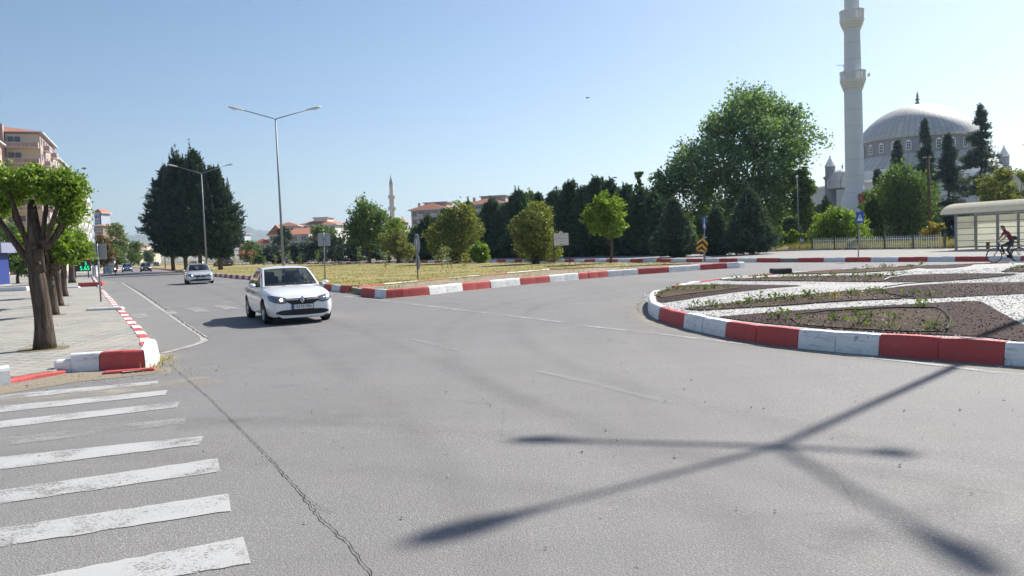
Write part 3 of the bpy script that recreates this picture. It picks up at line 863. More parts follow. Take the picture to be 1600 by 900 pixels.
# cracks
rngc = random.Random(5)
def crackline(pts, step, amp, wd):
    P_ = resample(pts, step); mbq = MB()
    q = [p + np.array([rngc.uniform(-amp, amp), rngc.uniform(-amp, amp)]) for p in P_]
    strip(mbq, q, wd, 0.011, 0, wd * 0.25, rngc); return mbq
m1 = crackline([g(265, 569), g(330, 625), g(370, 665), g(420, 715), g(470, 770), g(500, 810), g(545, 850), g(580, 897), (-0.62, 3.3)], 0.045, 0.008, 0.0065)
m2 = crackline([g(325, 530), g(300, 514), g(262, 487), g(222, 458), g(196, 443)], 0.15, 0.03, 0.035)
m3 = crackline([g(470, 770), g(500, 795), g(520, 803)], 0.05, 0.008, 0.004)
for q in (m2, m3): m1.add(q.v, q.f, 0)
struct(m1.build('road_crack', 'crack_tar'))

# --- painted markings
def bar(mb, L0, L1, R0, R1, ext=0.0, mat=0):
    a, b, c, d = (np.array(g(*q)) for q in (L0, R0, R1, L1))
    a = a + (a - b) * ext; d = d + (d - c) * ext
    n = 22; V = []
    for i in range(n + 1):
        t_ = i / n; u_ = a + (b - a) * t_; w_ = d + (c - d) * t_
        e1, e2 = (rngc.uniform(-.012, .012) for _ in range(2)); k_ = (w_ - u_) / max(np.linalg.norm(w_ - u_), 1e-6)
        u_ = u_ + k_ * e1; w_ = w_ + k_ * e2
        V += [(u_[0], u_[1], .006), (w_[0], w_[1], .006)]
    mb.add(V, [(2 * i, 2 * i + 1, 2 * i + 3, 2 * i + 2) for i in range(n)], mat)
mb = MB()
for q in [((0, 618), (0, 625.5), (248, 595.5), (246, 600.5), .25), ((0, 635.5), (0, 645), (262, 610), (258, 617.5), .3), ((0, 658.7), (0, 669.5), (281, 628), (276, 637), .3)]: bar(mb, *q, 0)
bar(mb, (0, 686), (0, 698), (291, 653), (286, 663), .3, 1)
for q in [((0, 715), (0, 734.5), (318, 682), (312, 695), .3), ((0, 766.7), (0, 788), (340, 717), (344, 737), .35), ((0, 826.7), (0, 855.6), (357, 772), (361, 799), .4), ((0, 913), (0, 951), (380, 840), (392, 880), .4), ((0, 1035), (0, 1090), (420, 940), (440, 1000), .4)]: bar(mb, *q, 0)
struct(mb.build('road_marking_crossing', ['road_paint', 'road_paint_faint']))
mb = MB()
for q in [((201.6, 490), (210, 499), (223.5, 489), (234.8, 496)), ((252, 485.5), (261, 494), (269, 484.5), (282, 492.5)), ((288, 482), (309, 489.5), (308, 480.5), (331, 487.5)), ((331, 478.5), (355, 485), (352, 477.3), (376, 483)), ((376, 475), (398, 481), (395, 473.5), (420, 479))]:
    a, b, c, d = (g(*p) for p in (q[0], q[1], q[3], q[2])); mb.add([(a[0], a[1], .012), (b[0], b[1], .012), (c[0], c[1], .012), (d[0], d[1], .012)], [(0, 1, 2, 3)], 0)
strip(mb, [g(232, 484), g(300, 478), g(380, 470), g(430, 465)], 0.3, .012, 0)
struct(fixn(mb.build('road_marking_far_crossing', ['road_paint_worn'])))
mb = MB()
strip(mb, [g(510, 460), g(600, 470), g(690, 481), g(765, 490)], 0.22, .007)
strip(mb, [g(780, 492), g(830, 498), g(882, 504)], 0.16, .007)
strip(mb, smooth_line([g(900, 508), g(1010, 520), g(1130, 534), g(1230, 545.5), g(1330, 556), g(1450, 569), g(1600, 588), (7.4, 8.4), (9.5, 5.6)], 1), 0.13, .007)
strip(mb, [(-150.7, 305), (-71.8, 161), tuple(np.array(g(333, 432)) - [.55, .25]), tuple(np.array(g(393, 437.5)) - [.5, .25]), tuple(np.array(g(470, 448.5)) - [.45, .25]), g(512, 459.5)], 0.2, .007)
struct(mb.build('road_marking_edge', 'road_paint_worn'))
mb = MB()
strip(mb, [g(842, 581), g(940, 603), g(1050, 631)], 0.12, .007)
strip(mb, [g(640, 530), g(715, 548)], 0.12, .007)
for a in range(0, 130, 9):
    p = np.array([-17.5, 42.0]) + np.array([-.43, .90]) * a
    strip(mb, [p, p + np.array([-.43, .90]) * 4.0], 0.13, .007)
strip(mb, [g(395, 520), g(470, 512), g(560, 525)], 0.1, .007)
struct(mb.build('road_marking_faint', 'road_paint_ghost'))

# worn tyre tracks and the dust that gathers along the kerbs
def stain(name, color, lo_, hi_, fade, scale, stretch=None):
    t = NT(name); n = t.noise(scale, 6, .65, t.coord(stretch[0], stretch[1]) if stretch else None); f = t.noise(40, 3, .7)
    tc = t.node('ShaderNodeUVMap'); sp = t.node('ShaderNodeSeparateXYZ'); t.link(tc.outputs[0], sp.inputs[0])
    edge = t.ramp(t.math('ABSOLUTE', t.math('SUBTRACT', sp.outputs[1], .5)), [(.1, 1.0), (.5, 0.0)])
    a = t.math('MULTIPLY', t.math('MULTIPLY', t.ramp(t.math('ADD', t.math('MULTIPLY', n, .75), t.math('MULTIPLY', f, .25)), [(lo_, 0.0), (hi_, 1.0)]), edge), fade)
    t.col(color); t.rough(.9); tr = t.node('ShaderNodeBsdfTransparent'); mx = t.node('ShaderNodeMixShader')
    t.link(a, mx.inputs[0]); t.link(tr.outputs[0], mx.inputs[1]); t.link(t.b.outputs[0], mx.inputs[2]); t.link(mx.outputs[0], t.out.inputs[0])
def stain_strips(name, lines, mat):
    vs = []; fs = []; uv = []
    for z, (pts, wd) in enumerate(lines):
        P_ = smooth_line(pts, 2); b = len(vs)
        for i, p in enumerate(P_):
            d = P_[min(i + 1, len(P_) - 1)] - P_[max(i - 1, 0)]; d /= max(np.linalg.norm(d), 1e-9); nn = np.array([-d[1], d[0]])
            for k in range(5):
                q = p + nn * wd * (k / 4 - .5); vs.append((q[0], q[1], .0025 + .0003 * (z % 5))); uv.append((i * .1, k / 4))
        for i in range(len(P_) - 1):
            for k in range(4): fs.append((b + i * 5 + k, b + (i + 1) * 5 + k, b + (i + 1) * 5 + k + 1, b + i * 5 + k + 1))
    m = MB(); m.add(vs, fs, 0); o = m.build(name, mat); L_ = o.data.uv_layers.new(name='UVMap')
    for l in o.data.loops: L_.data[l.index].uv = uv[l.vertex_index]
    return struct(fixn(o))
stain('tyre_wear', (0.085, 0.083, 0.085), .30, .75, .11, .7)
stain('road_dust', (0.40, 0.36, 0.29), .38, .62, .75, 1.6)
stain('tar_patch', (0.08, 0.078, 0.076), .46, .60, .14, .9)
tr = []
for o_ in (0, 1.55):
    tr.append(([(-38 + o_, 90), (-22 + o_, 55), (-10 + o_, 30), (-4.6 + o_, 17), (-1.4 + o_, 9), (-.2 + o_, 5), (.3 + o_, 1)], .55))
    tr.append(([(-34 + o_, 90), (-17.5 + o_, 55), (-6.5 + o_ * .9, 33), (-1.2 + o_ * .8, 24.5), (1.2, 21.5 + o_), (4, 27 + o_ * .6), (7.5, 34 + o_ * .6), (14, 40.5 + o_)], .5))
    tr.append(([(14, 38 + o_), (6 - o_ * .4, 33 + o_ * .5), (1.4 - o_, 26), (-.1 - o_, 19), (.3 - o_, 13), (1.9 - o_, 8), (5 - o_, 4 - o_ * .4), (10, 1 - o_)], .55))
    tr.append(([(-12, 6.9 + o_), (-7, 7.6 + o_), (-3, 7.2 + o_), (1.2, 5.2 + o_), (5, 2.6 + o_)], .5))
stain_strips('road_tyre_wear', tr, 'tyre_wear')
cir = lambda a0, a1, r_: [tuple(IC + (IRAD(R(a)) + r_ - IR) * np.array([math.cos(R(a)), math.sin(R(a))])) for a in np.arange(a0, a1, 4)]
stain_strips('road_dust', [(cir(-205, -60, IR + .22), .75), (offs(MO, -.28), .8), (offs(ML[1:], -.3), .7), (offs(LK[1:], -.3), .6), ([g(262, 585), g(252, 566), g(254, 552)], .7), (offs(FKp[2:5], .3), .7), ([(-8, 9.9), (-5.2, 10.9), (-4.4, 11.6)], 1.3)], 'road_dust')
stain_strips('road_patch', [([(-3.6, 8.4), (-2.2, 8.9), (-1.4, 8.2)], .9), ([(-7.6, 21), (-6.4, 20.2), (-5.2, 18.5)], 1.0), ([(1.6, 4.4), (2.6, 4.9), (3.1, 5.3)], .5), ([(-3.9, 10.3), (-3.4, 10.6), (-2.9, 10.7)], .3)], 'tar_patch')

# --- hills on the horizon
def ridge(name, dist, prof, matname, depth, seed, x0=-900, x1=2600, step=6):
    rng = np.random.default_rng(seed)
    xs = np.arange(x0, x1, step); ys = np.interp(xs, [p[0] for p in prof], [p[1] for p in prof])
    n = len(xs); rows = 14; vs = []
    for j in range(rows):
        t = j / (rows - 1)
        for i, x in enumerate(xs):
            Y = dist + depth * (t - 1) * 1.0
            px = atX(x, dist); top = max(2.0, topz(x, ys[i], dist))
            wob = 1 + 0.10 * math.sin(i * 0.23 + j * 1.3) + 0.07 * math.sin(i * 0.71 - j * 2.1) + rng.normal() * 0.02
            z = top * (t ** 1.2) * (wob if j < rows - 1 else 1 + rng.normal() * 0.012)
            vs.append((px * (Y / dist), Y, z - 1.0))
    b0 = len(vs)
    for i, x in enumerate(xs): vs.append((atX(x, dist) * 1.15, dist * 1.15, -2))
    fs = []
    for j in range(rows - 1):
        for i in range(n - 1): fs.append((j * n + i, j * n + i + 1, (j + 1) * n + i + 1, (j + 1) * n + i))
    for i in range(n - 1): fs.append(((rows - 1) * n + i, (rows - 1) * n + i + 1, b0 + i + 1, b0 + i))
    m = MB(); m.add(vs, fs, 0); return struct(m.build(name, matname, smooth=True))
dirt('hill_scrub', (0.13, 0.13, 0.075), (0.20, 0.18, 0.11), (0.09, 0.11, 0.06), 0.004, 0.3, 5)
dirt('hill_bare', (0.30, 0.25, 0.17), (0.38, 0.32, 0.23), (0.20, 0.19, 0.12), 0.01, 0.3, 3)
ridge('mountains', 6500, [(-900, 385), (100, 372), (160, 368), (205, 366), (225, 369), (270, 378), (340, 368), (378, 359), (392, 356.5), (405, 359), (425, 361), (440, 362), (470, 368), (560, 376), (640, 384), (900, 375), (1300, 362), (1700, 352), (2600, 335)], 'hill_scrub', 2200, 3)
ridge('hills', 3200, [(-900, 440), (60, 410), (150, 385), (205, 379), (222, 378), (240, 381), (262, 390), (330, 401), (370, 386), (400, 383), (440, 386), (500, 393), (700, 388), (1300, 370), (2600, 345)], 'hill_bare', 900, 4)
# ------------------------------------------------------------------ street lamps, signs, fence, shelter, small street furniture
def lamp_head(T, L=0.78, parent=None, k=1.0):
    """cobra lantern pointing along local +X of T: housing with a bulging lens underneath"""
    mb = MB(); n = 10
    prof = [(0.0, .035, .035), (0.06, .05, .05), (0.22, .075, .06), (0.40, .14, .075), (0.60, .155, .075), (0.74, .11, .055), (0.80, .03, .02)]
    vs = []; fs = []
    for x, hw, hh in prof:
        for i in range(n):
            a = 2 * math.pi * i / n
            vs.append((x * k, hw * k * math.cos(a), hh * k * (math.sin(a) if math.sin(a) > 0 else 0.55 * math.sin(a))))
    for j in range(len(prof) - 1):
        for i in range(n): fs.append((j * n + i, j * n + (i + 1) % n, (j + 1) * n + (i + 1) % n, (j + 1) * n + i))
    fs.append(tuple(range(n - 1, -1, -1))); fs.append(tuple(range((len(prof) - 1) * n, len(prof) * n)))
    mb.add(vs, fs, 0, T)
    h = mb.build('lamp_head', 'lamp_housing', parent, True)
    m2 = MB(); m2.lathe([(0.0, -0.11 * k), (0.09 * k, -0.09 * k), (0.125 * k, -0.03 * k)], 10, 0, (0.5 * k, 0, 0), T, cap=False)
    l = m2.build('lens', 'lens_glass', h, True)
    return h
def lamp_post(label, base, H, arms, name='street_lamp', rb=0.105, rt_=0.05, group='street lamps along the boulevard', lean=(0, 0), hk=1.35):
    t = thing(name, label, 'street lamp', base, 0, group)
    mb = MB(); mb.tube([(0, 0, 0), (0, 0, 0.05)], 0.2, 8, 0)
    mb.tube([(0, 0, 0.0), (lean[0] * .5, lean[1] * .5, H * 0.5), (lean[0], lean[1], H)], [rb, (rb + rt_) / 2, rt_], 12, 0)
    mb.box((rb * 0.9, 0, 0.9), (0.05, 0.09, 0.4), 0)
    mb.build('pole', 'galvanised', t, True)
    for ang, L, rise in arms:
        d = Vector((math.cos(R(ang)), math.sin(R(ang)), 0))
        o = Vector((lean[0], lean[1], H))
        e = o + d * L + Vector((0, 0, rise))
        m = MB(); m.tube([o - Vector((0, 0, .12)), o + d * 0.06 + Vector((0, 0, .02)), e], [rt_ * .9, rt_ * .75, 0.03], 8)
        m.build('arm', 'galvanised', t, True)
        x = (e - o).normalized(); x.z *= (0.75 if hk > 1.2 else 1.0); x.normalize(); y = Vector((0, 0, 1)).cross(x).normalized(); z = x.cross(y)
        T = Matrix(((x.x, y.x, z.x, e.x), (x.y, y.y, z.y, e.y), (x.z, y.z, z.z, e.z), (0, 0, 0, 1)))
        lamp_head(T, parent=t, k=hk)
    return t
def lamp_px(label, px_top, y_top, Y, ang, L, rise, bz=0.26):
    X, _, Z = at(px_top, y_top, Y)
    return lamp_post(label, (X, Y, bz), Z - bz, [(ang, L, rise), (ang + 180, L, rise)])
lamp_px('tall twin armed street lamp standing in the dry median grass behind the white car', 430.5, 186, 58, 13, 2.15, 0.62)
lamp_px('twin armed street lamp in front of the dark conifer group beside the silver car', 314.5, 271, 92, 15, 2.5, 0.80)
t = lamp_px('half hidden street lamp with one arm showing left of the dark conifer group', 252, 313, 150, 10, 2.6, 0.5)
for k, (px, yt, Y) in enumerate([(240.5, 372, 330), (222.5, 371, 300)]):
    lamp_px(['distant thin lamp post between the far road and the conifer edge', 'distant thin lamp post where the far road meets the hills'][k], px, yt, Y, 10, 2.0, 0.4, 0.0)
# four armed mast in the middle of the roundabout island: only its shadow reaches the picture
MASTH = 20.2 * math.tan(R(SUN_EL)) - 0.25
lamp_post('tall four armed lamp mast in the middle of the roundabout island', (16.27, 21.08, 0.28), MASTH, [(205, 1.36, .80), (126, 1.36, .79), (18.6, 1.36, .79), (307, 1.4, .80)], 'lamp_mast', 0.12, 0.06, None, hk=1.0)

# signs
def panel(mb, w_, h_, th, c, mat=0, back=None, T=None, r=0.0):
    """rounded upright panel facing local -Y"""
    pts = []
    if r:
        for cx, cz, a0 in ((w_ / 2 - r, h_ / 2 - r, 0), (-w_ / 2 + r, h_ / 2 - r, 90), (-w_ / 2 + r, -h_ / 2 + r, 180), (w_ / 2 - r, -h_ / 2 + r, 270)):
            for i in range(5):
                a = R(a0 + 90 * i / 4); pts.append((cx + r * math.cos(a), cz + r * math.sin(a)))
    else: pts = [(w_ / 2, h_ / 2), (-w_ / 2, h_ / 2), (-w_ / 2, -h_ / 2), (w_ / 2, -h_ / 2)]
    n = len(pts)
    vs = [(c[0] + x, c[1] - th / 2, c[2] + z) for x, z in pts] + [(c[0] + x, c[1] + th / 2, c[2] + z) for x, z in pts]
    fs = [tuple(range(n)), tuple(range(2 * n - 1, n - 1, -1))] + [(i, n + i, n + (i + 1) % n, (i + 1) % n) for i in range(n)]
    mb.add(vs, fs, [mat, back if back is not None else mat] + [back if back is not None else mat] * n, T)
def flat(mb, pts, y, mat, T=None): mb.add([(x, y, z) for x, z in pts], [tuple(range(len(pts)))], mat, T)

def sign_back(label, px, ytop, ybot, wpx, base_px, Y, bz, rz):
    X, _, z1 = at(px, ytop, Y); _, _, z0 = at(px, ybot, Y); xb = at(base_px[0], base_px[1], Y)[0]
    t = thing('road_sign', label, 'road sign', (xb, Y, bz), rz)
    w_ = wpx / FPX * Y / max(0.3, math.cos(rz)); lean = (X - xb) / math.cos(rz)
    mb = MB(); H = z1 - bz
    mb.tube([(0, 0, -0.1), (lean, 0, H)], 0.038, 10); mb.build('post', 'post_grey', t, True)
    m = MB(); panel(m, w_, z1 - z0, 0.012, (lean * 0.9, 0.055, (z1 + z0) / 2 - bz), 0, None, None, 0.04)
    for zz in (0.28, -0.28): m.box((lean * .9, 0.045, (z1 + z0) / 2 - bz + zz * (z1 - z0)), (w_ * 0.92, 0.012, 0.035), 0)
    m.build('panel', 'sign_back', t)
    return t
sign_back('grey back of a square sign on a leaning post by the left kerb', 151.5, 381, 405.5, 25.5, (158, 473), 34.8, ZP, R(4))
sign_back('grey back of a square sign on a post in the median grass', 505.5, 364, 384.5, 19.5, (508, 438), 46.0, 0.26, R(-3))
# two round discs seen almost edge on
Yd = 41.0; Xd = at(653.5, 445, Yd)[0]
t = thing('road_sign', 'grey post with two round discs seen edge on at the median tip', 'road sign', (Xd, Yd, ZS), 0)
mb = MB(); zt = topz(653, 366, Yd) - ZS
mb.tube([(0, 0, -0.1), (-0.03, 0, zt)], 0.04, 10); mb.build('post', 'post_grey', t, True)
for (ya, yb, wpx) in ((365, 397, 9.5), (398, 422, 7)):
    za, zb = topz(653, ya, Yd) - ZS, topz(653, yb, Yd) - ZS
    r_ = (za - zb) / 2; ang = math.pi / 2 + math.asin(wpx / (yb - ya) * 0.9) - math.atan2(Xd, Yd)
    m = MB(); T = Matrix.Translation((-0.02, 0, (za + zb) / 2)) @ Matrix.Rotation(ang, 4, 'Z') @ Matrix.Translation((0, -.055, 0)) @ Matrix.Rotation(R(90), 4, 'X')
    m.lathe([(r_, -0.008), (r_, 0.008)], 28, 0, (0, 0, 0), T); m.build('disc', 'sign_back', t)
# white park sign on two black posts
Yp = 62.0; X0, X1 = at(866, 416, Yp)[0], at(890.5, 416, Yp)[0]; zt = topz(878, 364, Yp); zb = topz(878, 383.5, Yp)
t = thing('park_sign', 'white name board on two black posts on the median lawn', 'sign', ((X0 + X1) / 2, Yp, 0.26), 0)
wd = X1 - X0
for s_ in (-1, 1):
    m = MB(); m.box((s_ * wd / 2, 0, (zt - 0.26) / 2 - 0.05), (0.055, 0.055, zt - 0.26 + 0.1)); m.build('post', 'black_metal', t)
m = MB(); zc = (zt + zb) / 2 - 0.26
panel(m, wd - 0.07, zt - zb - 0.02, 0.03, (0, -0.01, zc), 0)
m.lathe([(0.16, -0.013), (0.16, 0.013)], 20, 0, (0, 0, 0), Matrix.Translation((0, -0.01, zc + (zt - zb) / 2)) @ Matrix.Rotation(R(90), 4, 'X'))
for txt, sz, dz in (('SAN TURGAY ALI', 0.135, 0.04), ('PARKI', 0.10, -0.16)):
    vs, fs = text_geo(txt, sz); m.add([(v[0], -0.029, zc + dz + v[1]) for v in vs], fs, 1)
m.box((0, -0.03, zc - 0.40), (0.22, 0.006, 0.045), 2)
m.build('board', ['white_sign', 'sign_ink', 'black_metal'], t)
# chevron + tall narrow blue sign
Yc = 57.5; Xc = at(1100.5, 408, Yc)[0]; zc0 = 0.26
t = thing('chevron_sign', 'yellow and black chevron marker on a grey post before the conifers', 'road sign', (Xc, Yc, zc0), R(8))
m = MB(); m.box((0, 0, topz(1100, 366, Yc) / 2 - .2), (0.10, 0.08, topz(1100, 366, Yc) - .2)); m.build('post', 'post_grey', t)
za, zb = topz(1097, 371, Yc) - zc0, topz(1097, 393.5, Yc) - zc0; hh = za - zb
m = MB(); hw = 0.42
T = Matrix.Translation((-0.16, -0.07, (za + zb) / 2)) @ Matrix.Rotation(R(9), 4, 'Y')
sh = hh * 0.30
out_ = [(0, hh / 2), (-hw, hh / 2 - 0.34), (-hw, -hh / 2), (hw, -hh / 2), (hw, hh / 2 - 0.34)]
n = 5
m.add([(x, 0, z) for x, z in out_] + [(x, 0.02, z) for x, z in out_], [tuple(range(5)), tuple(range(9, 4, -1))] + [(i, 5 + i, 5 + (i + 1) % 5, (i + 1) % 5) for i in range(5)], 1, T)
for k in range(3):
    z = hh / 2 - k * hh * 0.40
    lo = max(-hh / 2, z - 0.34 - hh * .2); cl = lambda q: max(-hh / 2 + .005, q)
    for s_ in (-1, 1):
        pts = [(0, z - .01), (s_ * hw * .98, cl(z - 0.35)), (s_ * hw * .98, cl(z - 0.35 - hh * 0.2)), (0, cl(z - hh * 0.2))]
        flat(m, pts if s_ < 0 else pts[::-1], -0.004, 0, T)
fixn(m.build('panel', ['sign_yellow', 'sign_black'], t))
t2 = thing('road_sign', 'narrow tall blue sign with a white arrow on a thin pale post above the chevron', 'road sign', (Xc + 0.12, Yc + 0.25, zc0), 0)
m = MB(); zt = topz(1100, 338, Yc) - zc0; m.tube([(0, 0, -.05), (0, 0, zt)], 0.035, 8); m.build('post', 'galvanised', t2, True)
m = MB(); za, zb = zt + .02, topz(1100, 357, Yc) - zc0
panel(m, 0.23, za - zb, 0.015, (0, -0.05, (za + zb) / 2), 0, 2)
zc = (za + zb) / 2
flat(m, [(-0.02, zc - .1), (0.02, zc - .1), (0.02, zc + .3), (-0.02, zc + .3)], -0.061, 1)
flat(m, [(-0.07, zc - .32), (0.07, zc - .32), (0.035, zc - .1), (-0.035, zc - .1)], -0.061, 1)
flat(m, [(-0.09, zb + .03), (0.09, zb + .03), (0.09, zb + .08), (-0.09, zb + .08)], -0.061, 1)
m.build('panel', ['sign_blue', 'sign_white', 'sign_back'], t2)
m = MB(); m.box((0, -0.04, topz(1100, 371, Yc) - zc0), (0.26, 0.2, 0.05), 0, R(10)); m.build('bracket', 'sign_white', t2)
# pedestrian crossing sign on the far pavement
Yq = 50.2; Xq = at(1341, 399, Yq)[0]
t = thing('crossing_sign', 'blue square pedestrian crossing sign with white triangle on a thin post', 'road sign', (Xq, Yq, 0.29), R(4))
zt = topz(1343, 331, Yq) - .29; lean = at(1343, 331, Yq)[0] - Xq
m = MB(); m.tube([(0, 0, -.05), (lean, 0, zt)], 0.036, 10); m.build('post', 'post_grey', t, True)
zb = topz(1343, 348.5, Yq) - .29; hh = zt - zb; zc = (zt + zb) / 2
m = MB(); panel(m, 0.52, hh, 0.012, (lean, -0.045, zc), 0, 2, None, 0.04)
T = Matrix.Translation((lean, -0.053, zc))
flat(m, [(-.19, -.21), (.19, -.21), (0, .2)], 0, 1, T)
def figure(m, T, y, mat, k=1.0):
    flat(m, [(-.012 * k, .10 * k), (.012 * k, .10 * k), (.014 * k, .075 * k), (-.014 * k, .075 * k)], y, mat, T)
    flat(m, [(-.018 * k, .066 * k), (.022 * k, .066 * k), (.03 * k, -.02 * k), (-.02 * k, -.02 * k)][::-1], y, mat, T)
    flat(m, [(-.02 * k, -.02 * k), (.004 * k, -.02 * k), (-.045 * k, -.13 * k), (-.07 * k, -.13 * k)][::-1], y, mat, T)
    flat(m, [(.006 * k, -.02 * k), (.03 * k, -.02 * k), (.07 * k, -.13 * k), (.045 * k, -.13 * k)][::-1], y, mat, T)
    flat(m, [(-.02 * k, .06 * k), (-.06 * k, .0), (-.05 * k, -.008), (-.01 * k, .04 * k)], y, mat, T)
    flat(m, [(.02 * k, .06 * k), (.06 * k, .0), (.05 * k, -.008), (.01 * k, .04 * k)], y, mat, T)
figure(m, T, -0.003, 3, 1.05)
fixn(m.build('panel', ['sign_blue', 'sign_white', 'sign_back', 'sign_black'], t))

# fence along the mosque garden
plain('fence_white', (0.72, 0.71, 0.68), 0.7, 0.1, 0.15, 8)
plain('fence_post', (0.085, 0.10, 0.075), 0.8, 0.1, 0.3, 6)
f0 = np.array([28.6, 75.8]); f1 = np.array([33.2, 61.2])
t = thing('picket_fence', 'low white picket fence with dark posts before dry grass by the mosque garden', 'fence', (f0[0], f0[1], 0.40), math.atan2(f1[1] - f0[1], f1[0] - f0[0]))
FL = float(np.linalg.norm(f1 - f0)); nb = 5
for i in range(nb + 1):
    m = MB(); m.box((FL * i / nb, 0, 0.55), (0.14, 0.14, 1.15), 0, bev=0.02); m.build('post', 'fence_post', t)
rf = random.Random(4)
for i in range(nb):
    a, b = FL * i / nb + 0.09, FL * (i + 1) / nb - 0.09; m = MB()
    m.box(((a + b) / 2, 0, 0.80), (b - a, 0.035, 0.05)); m.box(((a + b) / 2, 0, 0.16), (b - a, 0.035, 0.04))
    q = a + 0.06
    while q < b - .03:
        m.box((q, -0.028, 0.54 + rf.uniform(-.02, .02)), (0.05, 0.018, 1.0)); q += 0.235
    m.build('picket_panel', 'fence_white', t)

# bus shelter
plain('shelter_steel', (0.24, 0.26, 0.28), 0.5, 0.5, 0.12)
translucent('shelter_panel', (0.88, 0.88, 0.80), 0.5)
translucent('shelter_roof', (0.90, 0.85, 0.71), 0.5)
Ys = 57.0; Xs = at(1492, 393, Ys)[0]
SD = np.array([0.36, -0.93]); SD /= np.linalg.norm(SD)
t = thing('bus_shelter', 'bus shelter with cream ribbed panels and curved cream roof behind the cyclist', 'bus shelter', (Xs, Ys, 0.30), math.atan2(SD[1], SD[0]))
SL, SDp, SH = 13.0, 2.0, topz(1492, 337, Ys) - 0.30   # local x along the kerb, +y towards the back (away from the road)
for i in range(5):
    for yy in (0.0, SDp):
        m = MB(); x = 0.1 + i * (SL - 0.2) / 4
        m.box((x, yy, SH / 2), (0.16, 0.12, SH), bev=0.01); m.build('post', 'shelter_steel', t)
for i in range(4):
    a, b = 0.1 + i * (SL - .2) / 4, 0.1 + (i + 1) * (SL - .2) / 4
    m = MB(); m.box(((a + b) / 2, SDp, SH / 2 + 0.08), (b - a - 0.18, 0.02, SH - 0.3)); m.build('back_panel', 'shelter_panel', t)
    m = MB()
    for k in range(6): m.box(((a + b) / 2, -0.05, 0.22 + k * (SH - 0.3) / 5), (b - a - 0.16, 0.04, 0.045))
    m.build('rail', 'shelter_steel', t)
m = MB(); m.box((0.0, SDp / 2, SH / 2 + .08), (0.02, SDp - .2, SH - .3)); m.build('end_panel', 'shelter_panel', t)
m = MB(); n = 14; vs = []; fs = []
for j, x in enumerate((-0.55, SL + 0.4)):
    for i in range(n + 1):
        a = math.pi * i / n
        y = SDp / 2 - math.cos(a) * (SDp / 2 + 0.75); z = SH + 0.10 + math.sin(a) * 0.78
        vs.append((x, y, z))
for i in range(n): fs.append((i, i + 1, n + 2 + i, n + 1 + i))
fs.append(tuple(range(n + 1))); fs.append(tuple(range(2 * n + 1, n, -1)))
m.add(vs, fs, 0)
rf_ = m.build('roof', 'shelter_roof', t); autosmooth(rf_, 40)
m = MB(); m.box((SL / 2 - .07, -0.70, SH + 0.08), (SL + 0.9, 0.06, 0.09)); m.box((SL / 2 - .07, SDp + .72, SH + 0.08), (SL + 0.9, 0.06, 0.09)); m.build('roof_edge', 'shelter_steel', t)
m = MB()
for k in range(3): m.box((SL / 2, SDp - 0.35 + .1 * k, 0.48), (SL - 1, 0.07, 0.04))
for k in range(4): m.box((1.2 + k * (SL - 2.4) / 3, SDp - .25, 0.23), (0.06, 0.3, 0.46))
m.build('bench', 'pole_wood', t)

# wooden power pole and thin lamp pole in the garden
Yw = 80; Xw = at(1453, 380, Yw)[0]; zt = topz(1450, 243, Yw)
t = thing('power_pole', 'brown wooden power pole with white insulators before the mosque', 'power pole', (Xw, Yw, 0.3), 0)
m = MB(); m.tube([(0, 0, -.1), (at(1450, 243, Yw)[0] - Xw, 0, zt - .3)], [0.17, 0.12], 10); m.build('pole', 'pole_wood', t, True)
m = MB(); zz = zt - .6
m.box((-.15, 0, zz), (0.9, 0.08, 0.09)); m.build('cross_arm', 'pole_wood', t)
for q in (-.52, -.3, .05, .22):
    m = MB(); m.lathe([(0.03, 0), (0.055, .05), (0.03, .1), (0.05, .13), (0.0, .17)], 8, 0, (q, 0, zz + .05), cap=False)
    m.build('insulator', 'sign_white', t, True)
Yl = 82; Xl = at(1249, 375, Yl)[0]; zt = topz(1245, 279, Yl)
t = thing('lamp_pole', 'thin grey lamp pole in the garden beside the plane tree', 'lamp post', (Xl, Yl, 0.3), 0)
m = MB(); m.tube([(0, 0, -.1), (at(1245, 279, Yl)[0] - Xl, 0, zt - .3)], [0.07, 0.045], 8); m.build('pole', 'galvanised', t, True)
m = MB(); m.lathe([(0.03, 0), (.13, .08), (.15, .22), (.06, .32), (0, .33)], 10, 0, (at(1245, 279, Yl)[0] - Xl, 0, zt - .32), cap=False); m.build('lamp_head', 'lamp_housing', t, True)
Yr = 70; Xr, _, zt = at(1598, 226, Yr)
t = thing('lamp_pole', 'street lamp with one arm at the right edge above the shelter', 'lamp post', (Xr + 1.5, Yr, 0.3), 0)
m = MB(); m.tube([(0, 0, -.1), (0, 0, zt - .4)], [0.09, .05], 8); m.build('pole', 'galvanised', t, True)
m = MB(); m.tube([(0, 0, zt - .42), (-.9, 0, zt - .32)], .03, 8); m.build('arm', 'galvanised', t, True)
lamp_head(Matrix.Translation((-.85, 0, zt - .32)) @ Matrix.Rotation(math.pi, 4, 'Z'), parent=t, k=.9)

